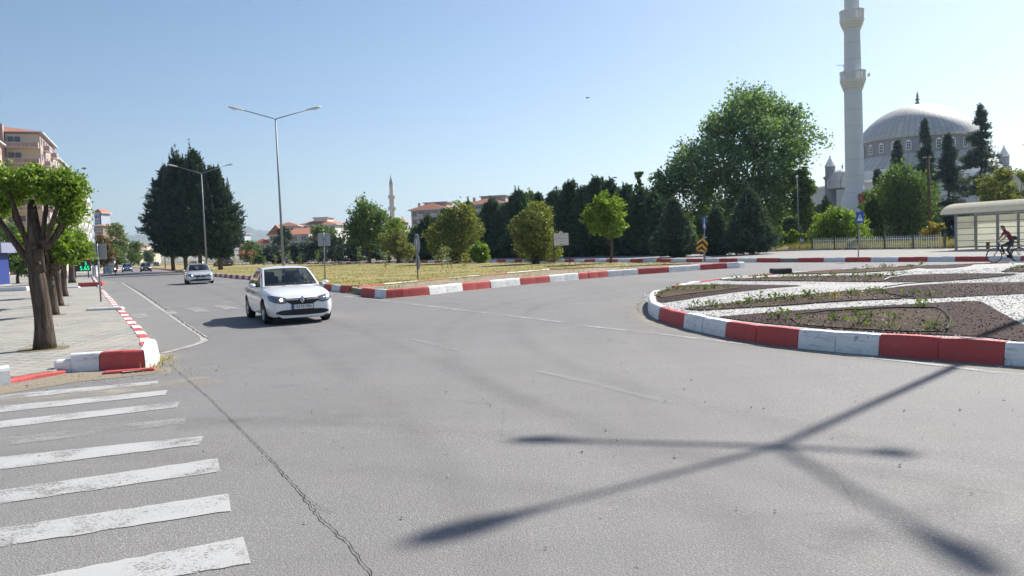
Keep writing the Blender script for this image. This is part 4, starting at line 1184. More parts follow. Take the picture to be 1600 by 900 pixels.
# loose kerb stones on the left pavement and on the island
def kerbstone(name, label, loc, size, rz, mat, tilt=0.0):
    m = MB(); m.box((0, 0, size[2] / 2), size, 0, bev=0.03)
    o = m.build(name, mat); o.location = loc; o.rotation_euler = (tilt, 0, rz)
    return tag(o, label, 'kerbstone')
kerbstone('loose_kerbstone', 'short red painted kerb piece at the pavement end beside the leaning sign', (*g(143, 449), ZP), (1.7, 0.45, 0.30), R(3), 'kerb_red')
kerbstone('loose_kerbstone', 'flat white and pink slab lying across the pavement near the kerb', (*g(165, 487.5), ZP), (1.25, 0.26, 0.09), R(3), 'kerb_white')
kerbstone('loose_kerbstone', 'dark stone block lying at the far edge of the island bed', (*g(1220, 427, .28), .27), (0.85, 0.3, 0.22), R(10), 'black_metal')
m = MB(); m.box((0, 0, .14), (3.6, .4, .28), 0, bev=.03); o = m.build('low_wall', 'kerb_white'); o.location = (*g(2, 457), ZP); o.rotation_euler = (0, 0, R(3)); tag(o, 'low white kerb wall on the left pavement beside the blue kiosk', 'low wall')
m = MB(); m.box((0, 0, .05), (3.2, .3, .10), 0, bev=.02); o = m.build('low_wall', 'kerb_white'); o.location = (*g(88, 452.5), ZP); o.rotation_euler = (0, 0, R(3)); tag(o, 'thin white edging strip across the pavement behind the first tree trunks', 'low wall')
# garden hoses on the island
def hose(label, pts, r_, matn):
    P_ = smooth_line([zi(*q) for q in pts], 2); rr = random.Random(len(pts))
    m = MB(); m.tube([(p[0], p[1], GZ + 0.055 + rr.uniform(0, .018)) for p in P_], r_, 6)
    o = m.build('garden_hose', matn, None, True); return tag(o, label, 'hose')
plain('hose_green', (0.025, 0.04, 0.035), 0.85, spec=0.2)
plain('hose_pale', (0.42, 0.46, 0.45), 0.5)
hose('dark green hose lying round the soil patch nearest the kerb', [(650, 284), (760, 270), (900, 262), (1060, 255), (1215, 252), (1262, 266), (1297, 300), (1290, 330), (1278, 350)], 0.015, 'hose_green')
hose('thin dark hose arched round the middle gravel bed end', [(1140, 208), (1070, 203), (1015, 184), (1005, 166), (1080, 154), (1180, 146), (1300, 138), (1430, 126), (1560, 108)], 0.014, 'hose_green')
hose('short pale hose end lying on the upper gravel bed', [(1018, 134), (1035, 124), (1075, 120), (1110, 112)], 0.018, 'hose_pale')
# ------------------------------------------------------------------ trees, shrubs, grass
def spot(px, Y, z=0.3): return (atX(px, Y) if True else 0, Y, z)
def hgt(px, ytop, Y, z=0.3): return topz(px, ytop, Y) - z
def wid(w_, Y): return w_ / FPX * Y

# pollarded street trees along the left pavement
def pollard(label, base, k=1.0, seed=1, rz=0.0, blobs=None, leaf=0.10, nclump=620, per=15, limbs=None, group='pollarded trees along the left pavement'):
    rng = np.random.default_rng(seed)
    t = thing('street_tree', label, 'tree', base, rz, group)
    mb = MB(); rr = random.Random(seed)
    tr = 0.185 * k; H = 1.85 * k
    pts = []; rad = []
    for i in range(9):
        u = i / 8; pts.append((-0.05 * u + 0.02 * math.sin(u * 5), 0.02 * math.sin(u * 4), -0.05 + u * H)); rad.append(tr * (1.22 - 0.62 * min(1, u * 3.5) * .5 - 0.06 * u + 0.05 * max(0, u - .7) * 3) * (1 - max(0, u - .8) * 1.7))
    mb.tube(pts, rad, 14)
    if blobs is None:
        blobs = []
        for i in range(9):
            a = i * 2.4 + rr.uniform(-.3, .3); d = (0.35 + 0.75 * (i / 9)) * k
            blobs.append((d * math.cos(a), d * math.sin(a), (2.25 + 0.85 * rr.random()) * k, 0.50 * k, 0.50 * k, 0.42 * k))
        blobs.append((0, 0, 3.0 * k, 0.6 * k, 0.6 * k, 0.4 * k))
    for i, b in enumerate(blobs):
        st = (-0.05 + 0.09 * math.cos(i * 2.1) * k, 0.09 * math.sin(i * 2.1) * k, H - 0.28 * k + 0.04 * i * k)
        mid = (b[0] * 0.45 + st[0] * .4, b[1] * 0.45, H + 0.30 * (b[2] - H))
        e = (b[0], b[1], b[2] + 0.05)
        thick = (0.075 if i % 3 else 0.105) * k
        if limbs is not None:
            if i not in limbs: continue
            thick = limbs[i]
        mb.tube([st, tuple((np.array(st) + np.array(mid)) / 2 + np.array([0, 0, -.04])), mid, tuple((np.array(mid) + np.array(e)) / 2 + rng.normal(size=3) * .04), e], [thick, thick * .85, thick * .7, thick * .55, thick * .3], 8)
    if limbs is not None: mb.tube([(-.04, 0, H - .3), (-.06, .02, H + .5), (-.09, .05, H + 1.15)], [.15, .125, .07], 10)
    for kx, ky, kz, kr in ((0.10, -0.13, 1.95, .075), (0.02, -0.16, 2.05, .06), (0.14, -.08, 2.15, .06), (.08, -.15, 1.72, .05)):
        mb.lathe([(0.0, -kr), (kr * .8, -kr * .6), (kr, 0), (kr * .8, kr * .6), (0, kr)], 8, 0, (kx * k, ky * k, kz * k), cap=False)
    mb.build('trunk', 'bark', t, True)
    p, out = blob_points(rng, blobs, nclump, per, 0.075 * k, 0.55, 0.9)
    v = leaf_quads(rng, p, leaf, 0.62, -0.1, out * 0.7 + np.array([0, 0, -0.25]), 0.9)
    np_mesh('crown', v, 4, 'leaf_bright', parent=t)
    return t
Yt = 16.45
bx, by = g(70, 545, ZP)
def pb(px, py, r_, dy): return (at(px, py, by + dy)[0] - bx, dy, at(px, py, by + dy)[2] - ZP, r_ / FPX * by, r_ / FPX * by * 1.1, r_ / FPX * by * .85)
near_blobs = [pb(3, 282, 24, -.15), pb(-28, 300, 34, .1), pb(18, 306, 17, .2), pb(0, 325, 16, .3), pb(30, 288, 13, .2), pb(52, 280, 17, -.2), pb(62, 294, 18, .3), pb(80, 282, 17, .1), pb(70, 306, 11, -.4), pb(57, 268, 8, 0),
              pb(100, 290, 19, -.1), pb(117, 290, 16, .15), pb(109, 312, 18, .2), pb(120, 328, 14, .1), pb(106, 341, 13, .3), pb(90, 312, 12, .3), pb(100, 276, 10, 0), pb(-60, 290, 30, 0)]
NEAR_LIMBS = {0: .075, 1: .09, 2: .06, 6: .06, 7: .075, 10: .07, 12: .085, 14: .045}
pollard('broad pollarded tree with thick knobbly trunk nearest the camera on the left pavement', (bx, by, ZP), 1.0, 3, 0, near_blobs, 0.078, 760, 27, limbs=NEAR_LIMBS)
for i, (px, py, k, sd, lab) in enumerate([(84, 492, 0.86, 5, 'pollarded street tree whose thin trunk edge shows just right of the nearest trunk'),
        (93, 478, 0.88, 6, 'pollarded street tree with straight trunk, second of the tight trunk row'), (101, 463, 0.95, 7, 'pollarded street tree with slim trunk, last of the tight trunk row'),
        (113, 442, 1.5, 8, 'pollarded street tree with forked dark trunk standing apart beside the grey sign')]):
    X, Y = g(px, py, ZP)
    pollard(lab, (X, Y, ZP), k, sd, sd * 1.3, None, 0.16, 330, 13)
# dry earth in the tree pits and grit on the road
rp = random.Random(9); m = MB()
for px, py, rr in ((70, 545, .52), (84, 492, .45), (93, 478, .45), (101, 463, .45), (113, 442, .6)):
    c = g(px, py, ZP); m.sheet([(c[0] + rr * rp.uniform(.75, 1.2) * math.cos(2 * math.pi * k / 14), c[1] + rr * rp.uniform(.75, 1.2) * math.sin(2 * math.pi * k / 14)) for k in range(14)], ZP + .005)
struct(m.build('tree_pit_ground', 'earth'))
rq = np.random.default_rng(15); n = 420
P = np.concatenate([np.stack([rq.uniform(-6, 5, n // 3), rq.uniform(3.5, 12, n // 3)], 1), np.array(g(215, 584)) + rq.normal(size=(n // 3, 2)) * np.array([1.1, .25]), np.array(g(40, 603)) + rq.normal(size=(n // 3, 2)) * np.array([1.2, .3])])
n = len(P); s_ = rq.uniform(.004, .016, (n, 1, 1)); o_ = np.array([(1, 0, 0), (0, 1, 0), (-1, 0, 0), (0, -1, 0), (0, 0, .7)], float)
V = o_[None] * s_ + rq.normal(size=(n, 5, 3)) * s_ * .25 + np.c_[P, np.full(n, .012)][:, None, :]
o = np_mesh('grit', V[:, np.array([(0, 1, 4), (1, 2, 4), (2, 3, 4), (3, 0, 4)]).ravel()].reshape(-1, 3), 3, 'concrete'); o['kind'] = 'stuff'
# trees on the left behind the kiosk and along the road
broadleaf('leafy_tree', 'dull green leafy tree behind the blue kiosk', 'tree', (atX(26, 78), 78, ZP), hgt(22, 338, 78), wid(64, 78), 0.4, 'leaf_mid', 21, 0.22, 420, 14, 0.14)
broadleaf('leafy_tree', 'dark green leafy tree at the left edge below the salmon building', 'tree', (atX(-12, 82), 82, ZP), hgt(0, 330, 82), wid(84, 82), 0.5, 'leaf_mid', 22, 0.22, 420, 14, 0.14)
broadleaf('leafy_tree', 'shaded green tree behind the forked pollard trunk', 'tree', (atX(60, 80), 80, ZP), hgt(60, 345, 80), wid(70, 80), 0.5, 'leaf_mid', 23, 0.26, 380, 13, 0.14)
broadleaf('leafy_tree', 'brownish green tree beside the grey sign on the left', 'tree', (atX(162, 128), 128, ZP), hgt(162, 364, 128), wid(40, 128), 0.8, 'rust_leaf', 24, 0.32, 260, 13, 0.16)
broadleaf('leafy_tree', 'green tree beyond the brownish one along the far pavement', 'tree', (atX(150, 140), 140, ZP), hgt(150, 372, 140), wid(50, 140), 0.6, 'leaf_mid', 25, 0.34, 260, 13, 0.16)
broadleaf('poplar_tree', 'tall pale airy tree standing against the sky at the end of the left row', 'tree', (atX(183, 205), 205, ZP), hgt(183, 344, 205, 0), wid(42, 205), 2.0, 'leaf_pale', 26, 0.5, 330, 12, 0.25)
broadleaf('leafy_tree', 'round green tree at the end of the left row next to the hills', 'tree', (atX(205, 215), 215, ZP), hgt(205, 373, 215, 0), wid(36, 215), 0.8, 'leaf_mid', 27, 0.45, 260, 12, 0.2)
broadleaf('leafy_tree', 'low green tree below the pale poplar on the far left pavement', 'tree', (atX(182, 190), 190, ZP), hgt(182, 384, 190, 0), wid(36, 190), 0.6, 'leaf_mid', 28, 0.45, 220, 12, 0.2)
broadleaf('leafy_tree', 'small dark tree below the distant lamp posts at the road end', 'tree', (atX(233, 330), 330, 0), hgt(233, 390, 330, 0), wid(22, 330), 0.6, 'leaf_mid', 29, 0.7, 160, 10, 0.2)
broadleaf('leafy_tree', 'narrow dark tree top at the far end of the road', 'tree', (atX(217, 300), 300, 0), hgt(217, 378, 300, 0), wid(10, 300), 0.6, 'leaf_mid', 30, 0.7, 110, 10, 0.2, shape='column')
# dark conifer group on the median
for px, yt, Y, wpx, ln, sd, lab in [(270, 262, 124, 92, (-.02, 0), 31, 'left conifer of the dark group with one pointed top'), (290, 243, 118, 82, (-0.02, 0), 32, 'tall pointed conifer left of centre in the dark group'),
        (313, 236, 116, 88, (-.01, 0), 33, 'tallest pointed conifer of the dark group behind the lamp post'), (344, 262, 104, 84, (-.03, 0), 34, 'right conifer of the dark group behind the silver car')]:
    conifer('conifer', lab, 'tree', (atX(px, Y), Y, 0.26), hgt(px, yt, Y, .26), wid(wpx * 1.12, Y), 'needle_dark', sd, 4200, 0.55, 0.12, 0.68, 'dark conifers on the median', 0.05, lean=ln, trunk_r=0.32, rise=0.75, foot=.24, plumes=60)
# conifers whose low skirts fill the group
# median lawn shrubs and trees
ZL = 0.275
broadleaf('leafy_tree', 'tall loose green tree on the lawn left of the distant minaret', 'tree', (atX(577, 112), 112, ZL), hgt(565, 306, 112), wid(88, 112), 1.4, 'leaf_mid', 41, 0.36, 520, 13, 0.2, nblob=16, rough=0.26, tall=1.1)
broadleaf('leafy_tree', 'lower bright green tree beside the tall loose lawn tree', 'tree', (atX(607, 118), 118, ZL), hgt(607, 337, 118), wid(62, 118), 1.2, 'leaf_bright', 42, 0.34, 330, 13, 0.18)
broadleaf('round_shrub', 'egg shaped yellow green shrub on the lawn below the distant minaret', 'shrub', (atX(622, 106), 106, ZL), hgt(622, 357, 106), wid(50, 106), 0.25, 'leaf_yellowgreen', 43, 0.22, 620, 14, 0.2, nblob=7, rough=0.5, shell=0.78, stems=4, shape='column', clumpy=False)
broadleaf('round_shrub', 'largest yellow green shrub on the lawn before the grey apartment block', 'shrub', (atX(711, 84), 84, ZL), hgt(711, 318, 84), wid(96, 84), 0.2, 'leaf_yellowgreen', 44, 0.24, 1000, 15, 0.26, nblob=10, rough=0.42, shell=0.72, stems=5, shape='column', clumpy=False)
broadleaf('bright_bush', 'small bright green bush beside the largest lawn shrub', 'shrub', (atX(751, 80), 80, ZL), hgt(751, 380, 80), wid(42, 80), 0.1, 'leaf_bright', 45, 0.26, 260, 14, 0.06, stems=5)
broadleaf('round_shrub', 'egg shaped olive shrub on the lawn beside the white name board', 'shrub', (atX(836, 67), 67, ZL), hgt(834, 317, 67), wid(82, 67), 0.25, 'leaf_yellowgreen', 46, 0.19, 1000, 15, 0.24, nblob=8, rough=0.5, shell=0.8, stems=5, shape='column', clumpy=False)
broadleaf('round_headed_tree', 'small tree with round bright green head on a thin bare trunk', 'tree', (atX(953, 60.5), 60.5, ZL), hgt(953, 303, 60.5), wid(72, 60.5), hgt(953, 368, 60.5), 'leaf_bright', 47, 0.20, 560, 14, 0.10, nblob=10, rough=0.36, shell=0.6, shape='round')
# dark hedge of conifers beyond the far carriageway
rt2 = random.Random(8)
lst = [(672, 340, 122), (700, 330, 119), (770, 312, 112), (795, 318, 110), (812, 300, 106), (845, 305, 103), (872, 296, 99), (893, 284, 96), (918, 292, 94), (935, 278, 92), (958, 281, 90), (980, 292, 88), (1003, 300, 86), (1025, 306, 84), (1040, 318, 82)]
for i, (px, yt, Y) in enumerate(lst):
    conifer('hedge_conifer', ['dark hedge conifer behind the largest lawn shrub', 'dark hedge conifer right behind the largest lawn shrub', 'dark hedge conifer below the second apartment block', 'dark hedge conifer beside the small bright bush', 'dark hedge conifer just left of the olive egg shrub', 'dark hedge conifer with its top above the olive egg shrub',
        'dark hedge conifer right of the olive egg shrub', 'pointed dark hedge conifer above the white name board', 'dark hedge conifer between name board and round headed tree', 'tallest pointed dark hedge conifer left of the round headed tree', 'dark hedge conifer behind the round headed tree', 'dark hedge conifer just right of the round headed tree',
        'dark hedge conifer beside the bluish spruce, left neighbour', 'dark hedge conifer behind the left bluish spruce', 'last dark hedge conifer before the plane tree'][i], 'tree', (atX(px, Y), Y, .3), hgt(px, yt, Y), wid(84, Y), 'needle_hedge', 60 + i, 2400, 0.55, 0.02, 0.62, 'dark conifer hedge along the far road', 0.1, rise=0.5, plumes=26)
# low hedge trees at the far left of the median
for i, (px, yt, Y, m_) in enumerate([(395, 381, 165, 'leaf_mid'), (428, 384, 160, 'needle_dark'), (465, 380, 156, 'needle_dark'), (497, 376, 150, 'needle_dark'), (528, 372, 146, 'needle_dark'), (556, 374, 140, 'needle_dark'), (588, 371, 136, 'needle_dark'), (640, 366, 128, 'needle_dark'), (655, 352, 128, 'leaf_mid')]):
    broadleaf('hedge_tree', ['low green tree right of the parked dark van', 'low dark hedge tree below the tiled roof cluster', 'low dark hedge tree in front of the orange gable roof', 'low dark hedge tree behind the square sign on the lawn', 'low dark hedge tree right of the square sign on the lawn', 'low dark hedge tree left of the tall loose tree', 'low dark hedge tree behind the tall loose tree', 'low dark hedge tree right of the egg shrub below the minaret', 'taller green tree right of the egg shrub below the minaret'][i],
              'tree', (atX(px, Y), Y, .3), hgt(px, yt, Y), wid(48, Y), 0.15, m_, 80 + i, 0.42, 330, 12, 0.15, 'low hedge trees beyond the far road', nblob=8, rough=0.44, shape='column')
broadleaf('leafy_tree', 'rounded green tree before the stepped red roofs behind the tall lamp', 'tree', (atX(441, 178), 178, .3), hgt(441, 350, 178), wid(34, 178), 0.8, 'needle_spruce', 91, 0.45, 320, 12, 0.2)
broadleaf('leafy_tree', 'green tree between orange gable roof and white apartment row', 'tree', (atX(500, 185), 185, .3), hgt(500, 350, 185), wid(48, 185), 0.8, 'leaf_mid', 92, 0.45, 320, 12, 0.2)
broadleaf('leafy_tree', 'brown leaved tree beside the square sign in the lawn', 'tree', (atX(491, 170), 170, .3), hgt(491, 366, 170), wid(20, 170), 0.8, 'rust_leaf', 93, 0.4, 150, 11, 0.14)
# big plane and its neighbours
YP = 96
rngp = np.random.default_rng(5)
def plane_tree():
    t = thing('plane_tree', 'huge dark plane tree with airy domed crown, tallest tree before the mosque', 'tree', (atX(1175, YP), YP, .3))
    bl = []
    for px, py, r_, dy in [(1165, 167, 32, 0), (1198, 168, 30, 2), (1146, 180, 25, -2), (1230, 188, 25, 1), (1258, 206, 22, -1), (1121, 207, 24, 1), (1160, 205, 40, -3), (1205, 215, 40, -3), (1096, 233, 24, 0), (1124, 245, 34, -4), (1244, 232, 22, 2), (1068, 258, 22, 1),
                           (1175, 265, 46, -4), (1222, 268, 34, -2), (1092, 274, 34, -2), (1055, 288, 26, 0), (1135, 297, 38, -4), (1250, 285, 22, 1), (1200, 310, 40, -3), (1235, 312, 28, 0), (1080, 312, 32, -1), (1150, 335, 34, -2)]:
        px, py = 1160 + (px - 1160) * (.89 if px > 1160 else 1), py + 10 * (1 - (py - 133) / 200)
        p = at(px, py, YP + dy); rr = r_ / FPX * YP
        bl.append((p[0] - atX(1175, YP), dy, p[2] - .3, rr, rr, rr * .85))
    ol = [(1045, 266), (1056, 244), (1066, 236), (1086, 217), (1101, 197), (1113, 184), (1124, 172), (1134, 154), (1146, 150), (1158, 141), (1172, 137), (1184, 140), (1196, 139), (1210, 150), (1222, 164), (1240, 162), (1252, 172), (1251, 190), (1268, 198), (1280, 207), (1272, 222), (1264, 240), (1262, 262), (1050, 280), (1140, 152), (1232, 158)]
    for px_, py_ in ol:
        px_, py_ = 1160 + (px_ - 1160) * (.89 if px_ > 1160 else 1), py_ + 10 * (1 - (py_ - 133) / 200)
        p = at(px_ + rngp.uniform(-3, 3), py_ + rngp.uniform(-3, 5), YP); r2 = rngp.uniform(6, 12) / FPX * YP
        bl.append((p[0] - atX(1175, YP), rngp.uniform(-4, 4), p[2] - .3, r2 * .8, r2, r2 * 1.25))
    p, out = blob_points(rngp, bl, 1150, 36, 0.55, 0.66, .8)
    v = leaf_quads(rngp, p, 0.34, 0.7, 0.1, out * .5 + np.array([0, 0, .1]), 1.0)
    np_mesh('crown', v, 4, 'leaf_plane', parent=t)
    mb = MB(); pts = limb(mb, (0, 0, -.1), (0.3, 0, 8.5), .5, .28, rngp, 8, .02, 10)
    for b in bl[:24]: limb(mb, pts[3 + int(rngp.integers(0, 5))], b[:3], .2, .05, rngp, 6, .07, 6)
    mb.build('trunk', 'bark_pale', t, True)
plane_tree()
broadleaf('leafy_tree', 'lighter green tree overlapping the right flank of the plane tree', 'tree', (atX(1258, 90), 90, .3), hgt(1258, 246, 90), wid(48, 90), 1.5, 'leaf_mid', 101, 0.32, 420, 13, 0.2, nblob=14, rough=0.26)
broadleaf('leafy_tree', 'slender light green tree left of the plane tree with a thin raised top', 'tree', (atX(1000, 92), 92, .3), hgt(993, 252, 92), wid(26, 92), 2.0, 'leaf_mid', 102, 0.3, 150, 12, 0.12, shape='column', rough=0.4)
broadleaf('leafy_tree', 'broad green tree between hedge conifers and plane tree', 'tree', (atX(1030, 94), 94, .3), hgt(1030, 258, 94), wid(64, 94), 1.0, 'leaf_plane', 103, 0.32, 520, 13, 0.2)
broadleaf('leafy_tree', 'pale green tree rising behind the hedge above the olive egg shrub', 'tree', (atX(826, 122), 122, .3), hgt(826, 286, 122), wid(52, 122), 1.0, 'leaf_mid', 104, 0.36, 420, 13, 0.2)
broadleaf('leafy_tree', 'grey green tree top behind the hedge right of the olive egg shrub', 'tree', (atX(862, 116), 116, .3), hgt(862, 300, 116), wid(40, 116), 1.0, 'leaf_pale', 105, 0.36, 260, 13, 0.2)
conifer('conifer', 'feathery conifer tip rising behind the largest lawn shrub', 'tree', (atX(735, 120), 120, .3), hgt(726, 310, 120), wid(50, 120), 'leaf_mid', 106, 1300, .5, .02, .8)
for i, (px, yt, wpx, Y) in enumerate([(1058, 330, 70, 118), (1100, 322, 70, 122), (1145, 330, 70, 118), (1190, 325, 74, 120), (1232, 322, 66, 122), (1272, 318, 50, 124)]):
    broadleaf('backdrop_tree', ['green tree far behind the left bluish spruce', 'green tree far behind the chevron sign', 'green tree far behind the small bluish spruce', 'green tree far behind the largest bluish spruce', 'green tree far behind the right flank of the plane tree', 'green tree far behind the lamp pole by the plane tree'][i], 'tree', (atX(px, Y), Y, .3), hgt(px, yt, Y), wid(wpx, Y), 0.3, 'leaf_plane', 150 + i, 0.5, 330, 13, 0.2, 'trees behind the plane tree', nblob=9, rough=0.45, shape='column')
# bluish spruces
for px, yt, wpx, Y, sd, lab in [(1054, 316, 80, 72, 111, 'bluish broad spruce left of the chevron sign'), (1119, 330, 56, 72, 112, 'small bluish spruce right behind the chevron sign'), (1172, 298, 92, 70, 113, 'largest bluish spruce right of the chevron sign')]:
    conifer('spruce', lab, 'tree', (atX(px, Y), Y, .34), hgt(px, yt, Y), wid(wpx, Y), 'needle_spruce', sd, 3200, 0.42, 0.03, 0.80, 'bluish spruces by the far pavement', 0.12, rise=0.35, plumes=30)
# garden of the mosque
YG = 88
broadleaf('dome_bush', 'wide umbrella shaped bright bush behind the picket fence', 'shrub', (atX(1311, 82), 82, .3), hgt(1311, 331, 82), wid(104, 82), 0.5, 'leaf_bright', 121, 0.26, 620, 14, 0.14, nblob=16, rough=0.28, shape='dome', shell=0.7)
broadleaf('leafy_tree', 'broad green tree in front of the mosque behind the wooden pole', 'tree', (atX(1415, 92), 92, .3), hgt(1418, 248, 92), wid(112, 92), 0.6, 'leaf_mid', 122, 0.30, 900, 14, 0.24, nblob=16, rough=0.3)
broadleaf('leafy_tree', 'smaller green tree to the left of the broad mosque tree', 'tree', (atX(1368, 96), 96, .3), hgt(1368, 285, 96), wid(48, 96), 0.6, 'leaf_mid', 123, 0.30, 330, 13, 0.16)
broadleaf('yellow_tree', 'yellowish airy tree rising behind the shelter roof', 'tree', (atX(1562, 76), 76, .3), hgt(1562, 258, 76), wid(78, 76), 0.8, 'leaf_yellowgreen', 124, 0.28, 330, 12, 0.14, nblob=14, rough=0.24)
broadleaf('yellow_tree', 'yellowish tree at the right edge behind the shelter roof', 'tree', (atX(1608, 78), 78, .3), hgt(1608, 256, 78), wid(60, 78), 0.8, 'leaf_yellowgreen', 125, 0.28, 240, 12, 0.14, nblob=12, rough=0.24)
for px, yt, wpx, Y, sd, lab in [(1534, 166, 96, 100, 131, 'tall tiered grey cedar right of the mosque dome'), (1447, 190, 52, 106, 132, 'pointed grey cedar standing before the middle of the dome'), (1483, 212, 76, 104, 133, 'grey cedar between the middle and the tall cedar'), (1404, 222, 50, 104, 134, 'grey cedar left of the middle of the dome'), (1372, 268, 30, 106, 135, 'small dark conifer beside the minaret foot')]:
    conifer('cedar', lab, 'tree', (atX(px, Y), Y, .3), hgt(px, yt, Y), wid(wpx * 1.35, Y), 'needle_cedar', sd, 2300, 0.48, 0.02, 0.84, 'cedars before the mosque', 0.18, tiers=19, trunk_r=0.2, rise=0.2)
conifer('conifer', 'small dark conifer between plane tree and minaret foot', 'tree', (atX(1292, 100), 100, .3), hgt(1292, 308, 100), wid(26, 100), 'needle_spruce', 136, 700, .5, .02, .8)
broadleaf('garden_bush', 'bright leafy sapling by the left end of the picket fence', 'shrub', (atX(1214, 82), 82, .3), hgt(1214, 350, 82), wid(26, 82), 0.2, 'leaf_bright', 141, 0.26, 120, 12, 0.05, stems=3)
broadleaf('garden_bush', 'bright leafy sapling near the thin lamp pole', 'shrub', (atX(1238, 82), 82, .3), hgt(1238, 357, 82), wid(26, 82), 0.2, 'leaf_bright', 142, 0.26, 110, 12, 0.05, stems=3)
broadleaf('broom_bush', 'yellow flowering broom bush above the right end of the fence', 'shrub', (atX(1458, 68), 68, .3), hgt(1458, 352, 68), wid(46, 68), 0.3, 'leaf_yellow', 143, 0.22, 160, 12, 0.05, stems=6, shape='column')
broadleaf('garden_bush', 'green bush inside the fence behind the crossing sign', 'shrub', (atX(1336, 72), 72, .3), hgt(1336, 372, 72), wid(30, 72), 0.2, 'leaf_pale', 144, 0.2, 120, 12, 0.04, stems=5)

# saplings planted in the dry median
rs = random.Random(12)
def sapling(base, h, label, seed, leaf='leaf_pale', bloom=False):
    rng = np.random.default_rng(seed)
    t = thing('sapling', label, 'sapling', base, 0, 'saplings planted in the dry median')
    mb = MB(); limb(mb, (0, 0, -.03), (rng.normal() * .06, rng.normal() * .06, h * .95), .022, .008, rng, 6, .03, 5)
    for k in range(5):
        z = h * rng.uniform(.35, .85); limb(mb, (0, 0, z), (rng.normal() * .22, rng.normal() * .22, z + h * .15), .01, .005, rng, 3, .05, 4)
    mb.build('stem', 'bark', t, True)
    n = 34; c = np.stack([rng.normal(size=n) * .17, rng.normal(size=n) * .17, h * rng.beta(2.2, 1.4, n)], 1)
    p = np.repeat(c, 5, 0) + rng.normal(size=(n * 5, 3)) * .07
    v = leaf_quads(rng, p, .17, .5, .2)
    mi = None; ms = [leaf]
    np_mesh('foliage', v, 4, ms, None, t)
    if bloom:
        p = np.array([0, 0, h * .9]) + rng.normal(size=(90, 3)) * np.array([.5, .5, .28]); np_mesh('blossom', leaf_quads(rng, p, .2, .8), 4, 'pink_bloom', parent=t)
for i, (px, py, yt, lab, kw) in enumerate([(690, 421, 380, 'leaning sapling in front of the largest lawn shrub', {}), (699, 420, 386, 'upright sapling in front of the largest lawn shrub', {}), (601, 419, 392, 'sapling just left of the egg shrub below the minaret', {}), (561, 416, 384, 'sapling left of the tall loose tree trunk', {}), (524, 414, 386, 'sapling right of the square sign on the lawn', {}),
        (496, 414, 391, 'thin sapling left of the square sign post', {}), (469, 414, 396, 'dark green young sapling beyond the white car roof', {'leaf': 'leaf_mid'}), (452, 414, 390, 'thin sapling just right of the tall lamp post', {}), (430, 415, 399, 'small sapling left of the tall lamp post', {}),
        (412, 415, 400, 'low bushy sapling between the two lamp posts', {'leaf': 'leaf_mid'}), (393, 415, 393, 'pink flowering sapling on the left of the lawn', {'bloom': True}), (379, 415, 392, 'pink flowering sapling nearest the parked dark van', {'bloom': True}), (365, 416, 397, 'sapling beside the parked dark van', {}), (340, 414, 401, 'sapling in front of the dark conifer group', {}), (727, 416, 396, 'yellowish sapling at the foot of the largest lawn shrub', {'leaf': 'leaf_yellowgreen'})]):
    X, Y = g(px, py, ZL); Y = min(Y, 138); X = atX(px, Y)
    sapling((X, Y, ZL), max(.8, topz(px, yt, Y) - ZL), lab, 200 + i, **kw)

leafmat('lawn_green', (0.08, 0.11, 0.04), (0.15, 0.18, 0.07), (0.28, 0.28, 0.13), 0.4, 0.3, 0.05)
# grass: dry lawn, tufts on the kerb strip, tall straw behind the fence
def in_poly(P, poly):
    x, y = P[:, 0], P[:, 1]; r_ = np.zeros(len(P), bool); j = len(poly) - 1
    for i in range(len(poly)):
        xi, yi = poly[i][:2]; xj, yj = poly[j][:2]
        c = ((yi > y) != (yj > y)) & (x < (xj - xi) * (y - yi) / (yj - yi + 1e-12) + xi)
        r_ ^= c; j = i
    return r_
def blades(name, pts, h, wd, mat, seed, lean=0.5):
    rng = np.random.default_rng(seed); n = len(pts)
    a = rng.uniform(0, 2 * math.pi, n); d = np.stack([np.cos(a), np.sin(a), np.zeros(n)], 1)
    hh = h * rng.uniform(.4, 1.3, n)[:, None]; ln = rng.normal(size=(n, 3)) * lean * hh; ln[:, 2] = 0
    v = np.empty((n, 3, 3)); v[:, 0] = pts - d * wd / 2; v[:, 1] = pts + d * wd / 2; v[:, 2] = pts + ln + np.array([0, 0, 1]) * hh
    o = np_mesh(name, v.reshape(-1, 3), 3, mat); o['kind'] = 'stuff'; return o
rng = np.random.default_rng(77)
lw = np.array([(p[0], p[1]) for p in lawn])
u = rng.uniform(size=150000); Yc_ = 36 + (125 - 36) * u ** 1.7
P = np.stack([rng.uniform(-70, 14, 150000), Yc_], 1); P = P[in_poly(P, lawn)]
cl = np.sin(P[:, 0] * 1.1 + np.sin(P[:, 1] * .7) * 2) + np.sin(P[:, 1] * .9 - P[:, 0] * .3) + rng.normal(size=len(P)) * .8
P = P[cl > -0.2]
blades('grass', np.c_[P, np.full(len(P), ZL)], .085, .05, 'lawn_blade', 1, .8)
P = np.stack([rng.uniform(-8, 13, 9000), rng.uniform(28, 52, 9000)], 1)
strip_poly = offs(MO, 0.25) + [tuple(p) for p in MI[::-1]]
P = P[in_poly(P, strip_poly)]
cl = np.sin(P[:, 0] * 2.1) + np.sin(P[:, 1] * 1.7 + P[:, 0]) + rng.normal(size=len(P)) * .5
P = P[cl > 0.7]
blades('kerb_grass', np.c_[P, np.full(len(P), ZS)], .16, .03, 'lawn_blade', 2, .5)
q = rng.uniform(size=(16000, 2)); A_, B_ = np.array([27.2, 79.5]), np.array([33.6, 61.0]); nrm = np.array([.94, .35])
P = A_ + (B_ - A_) * q[:, :1] + nrm * (0.25 + 3.0 * q[:, 1:] ** 1.4) + rng.normal(size=(16000, 2)) * .1
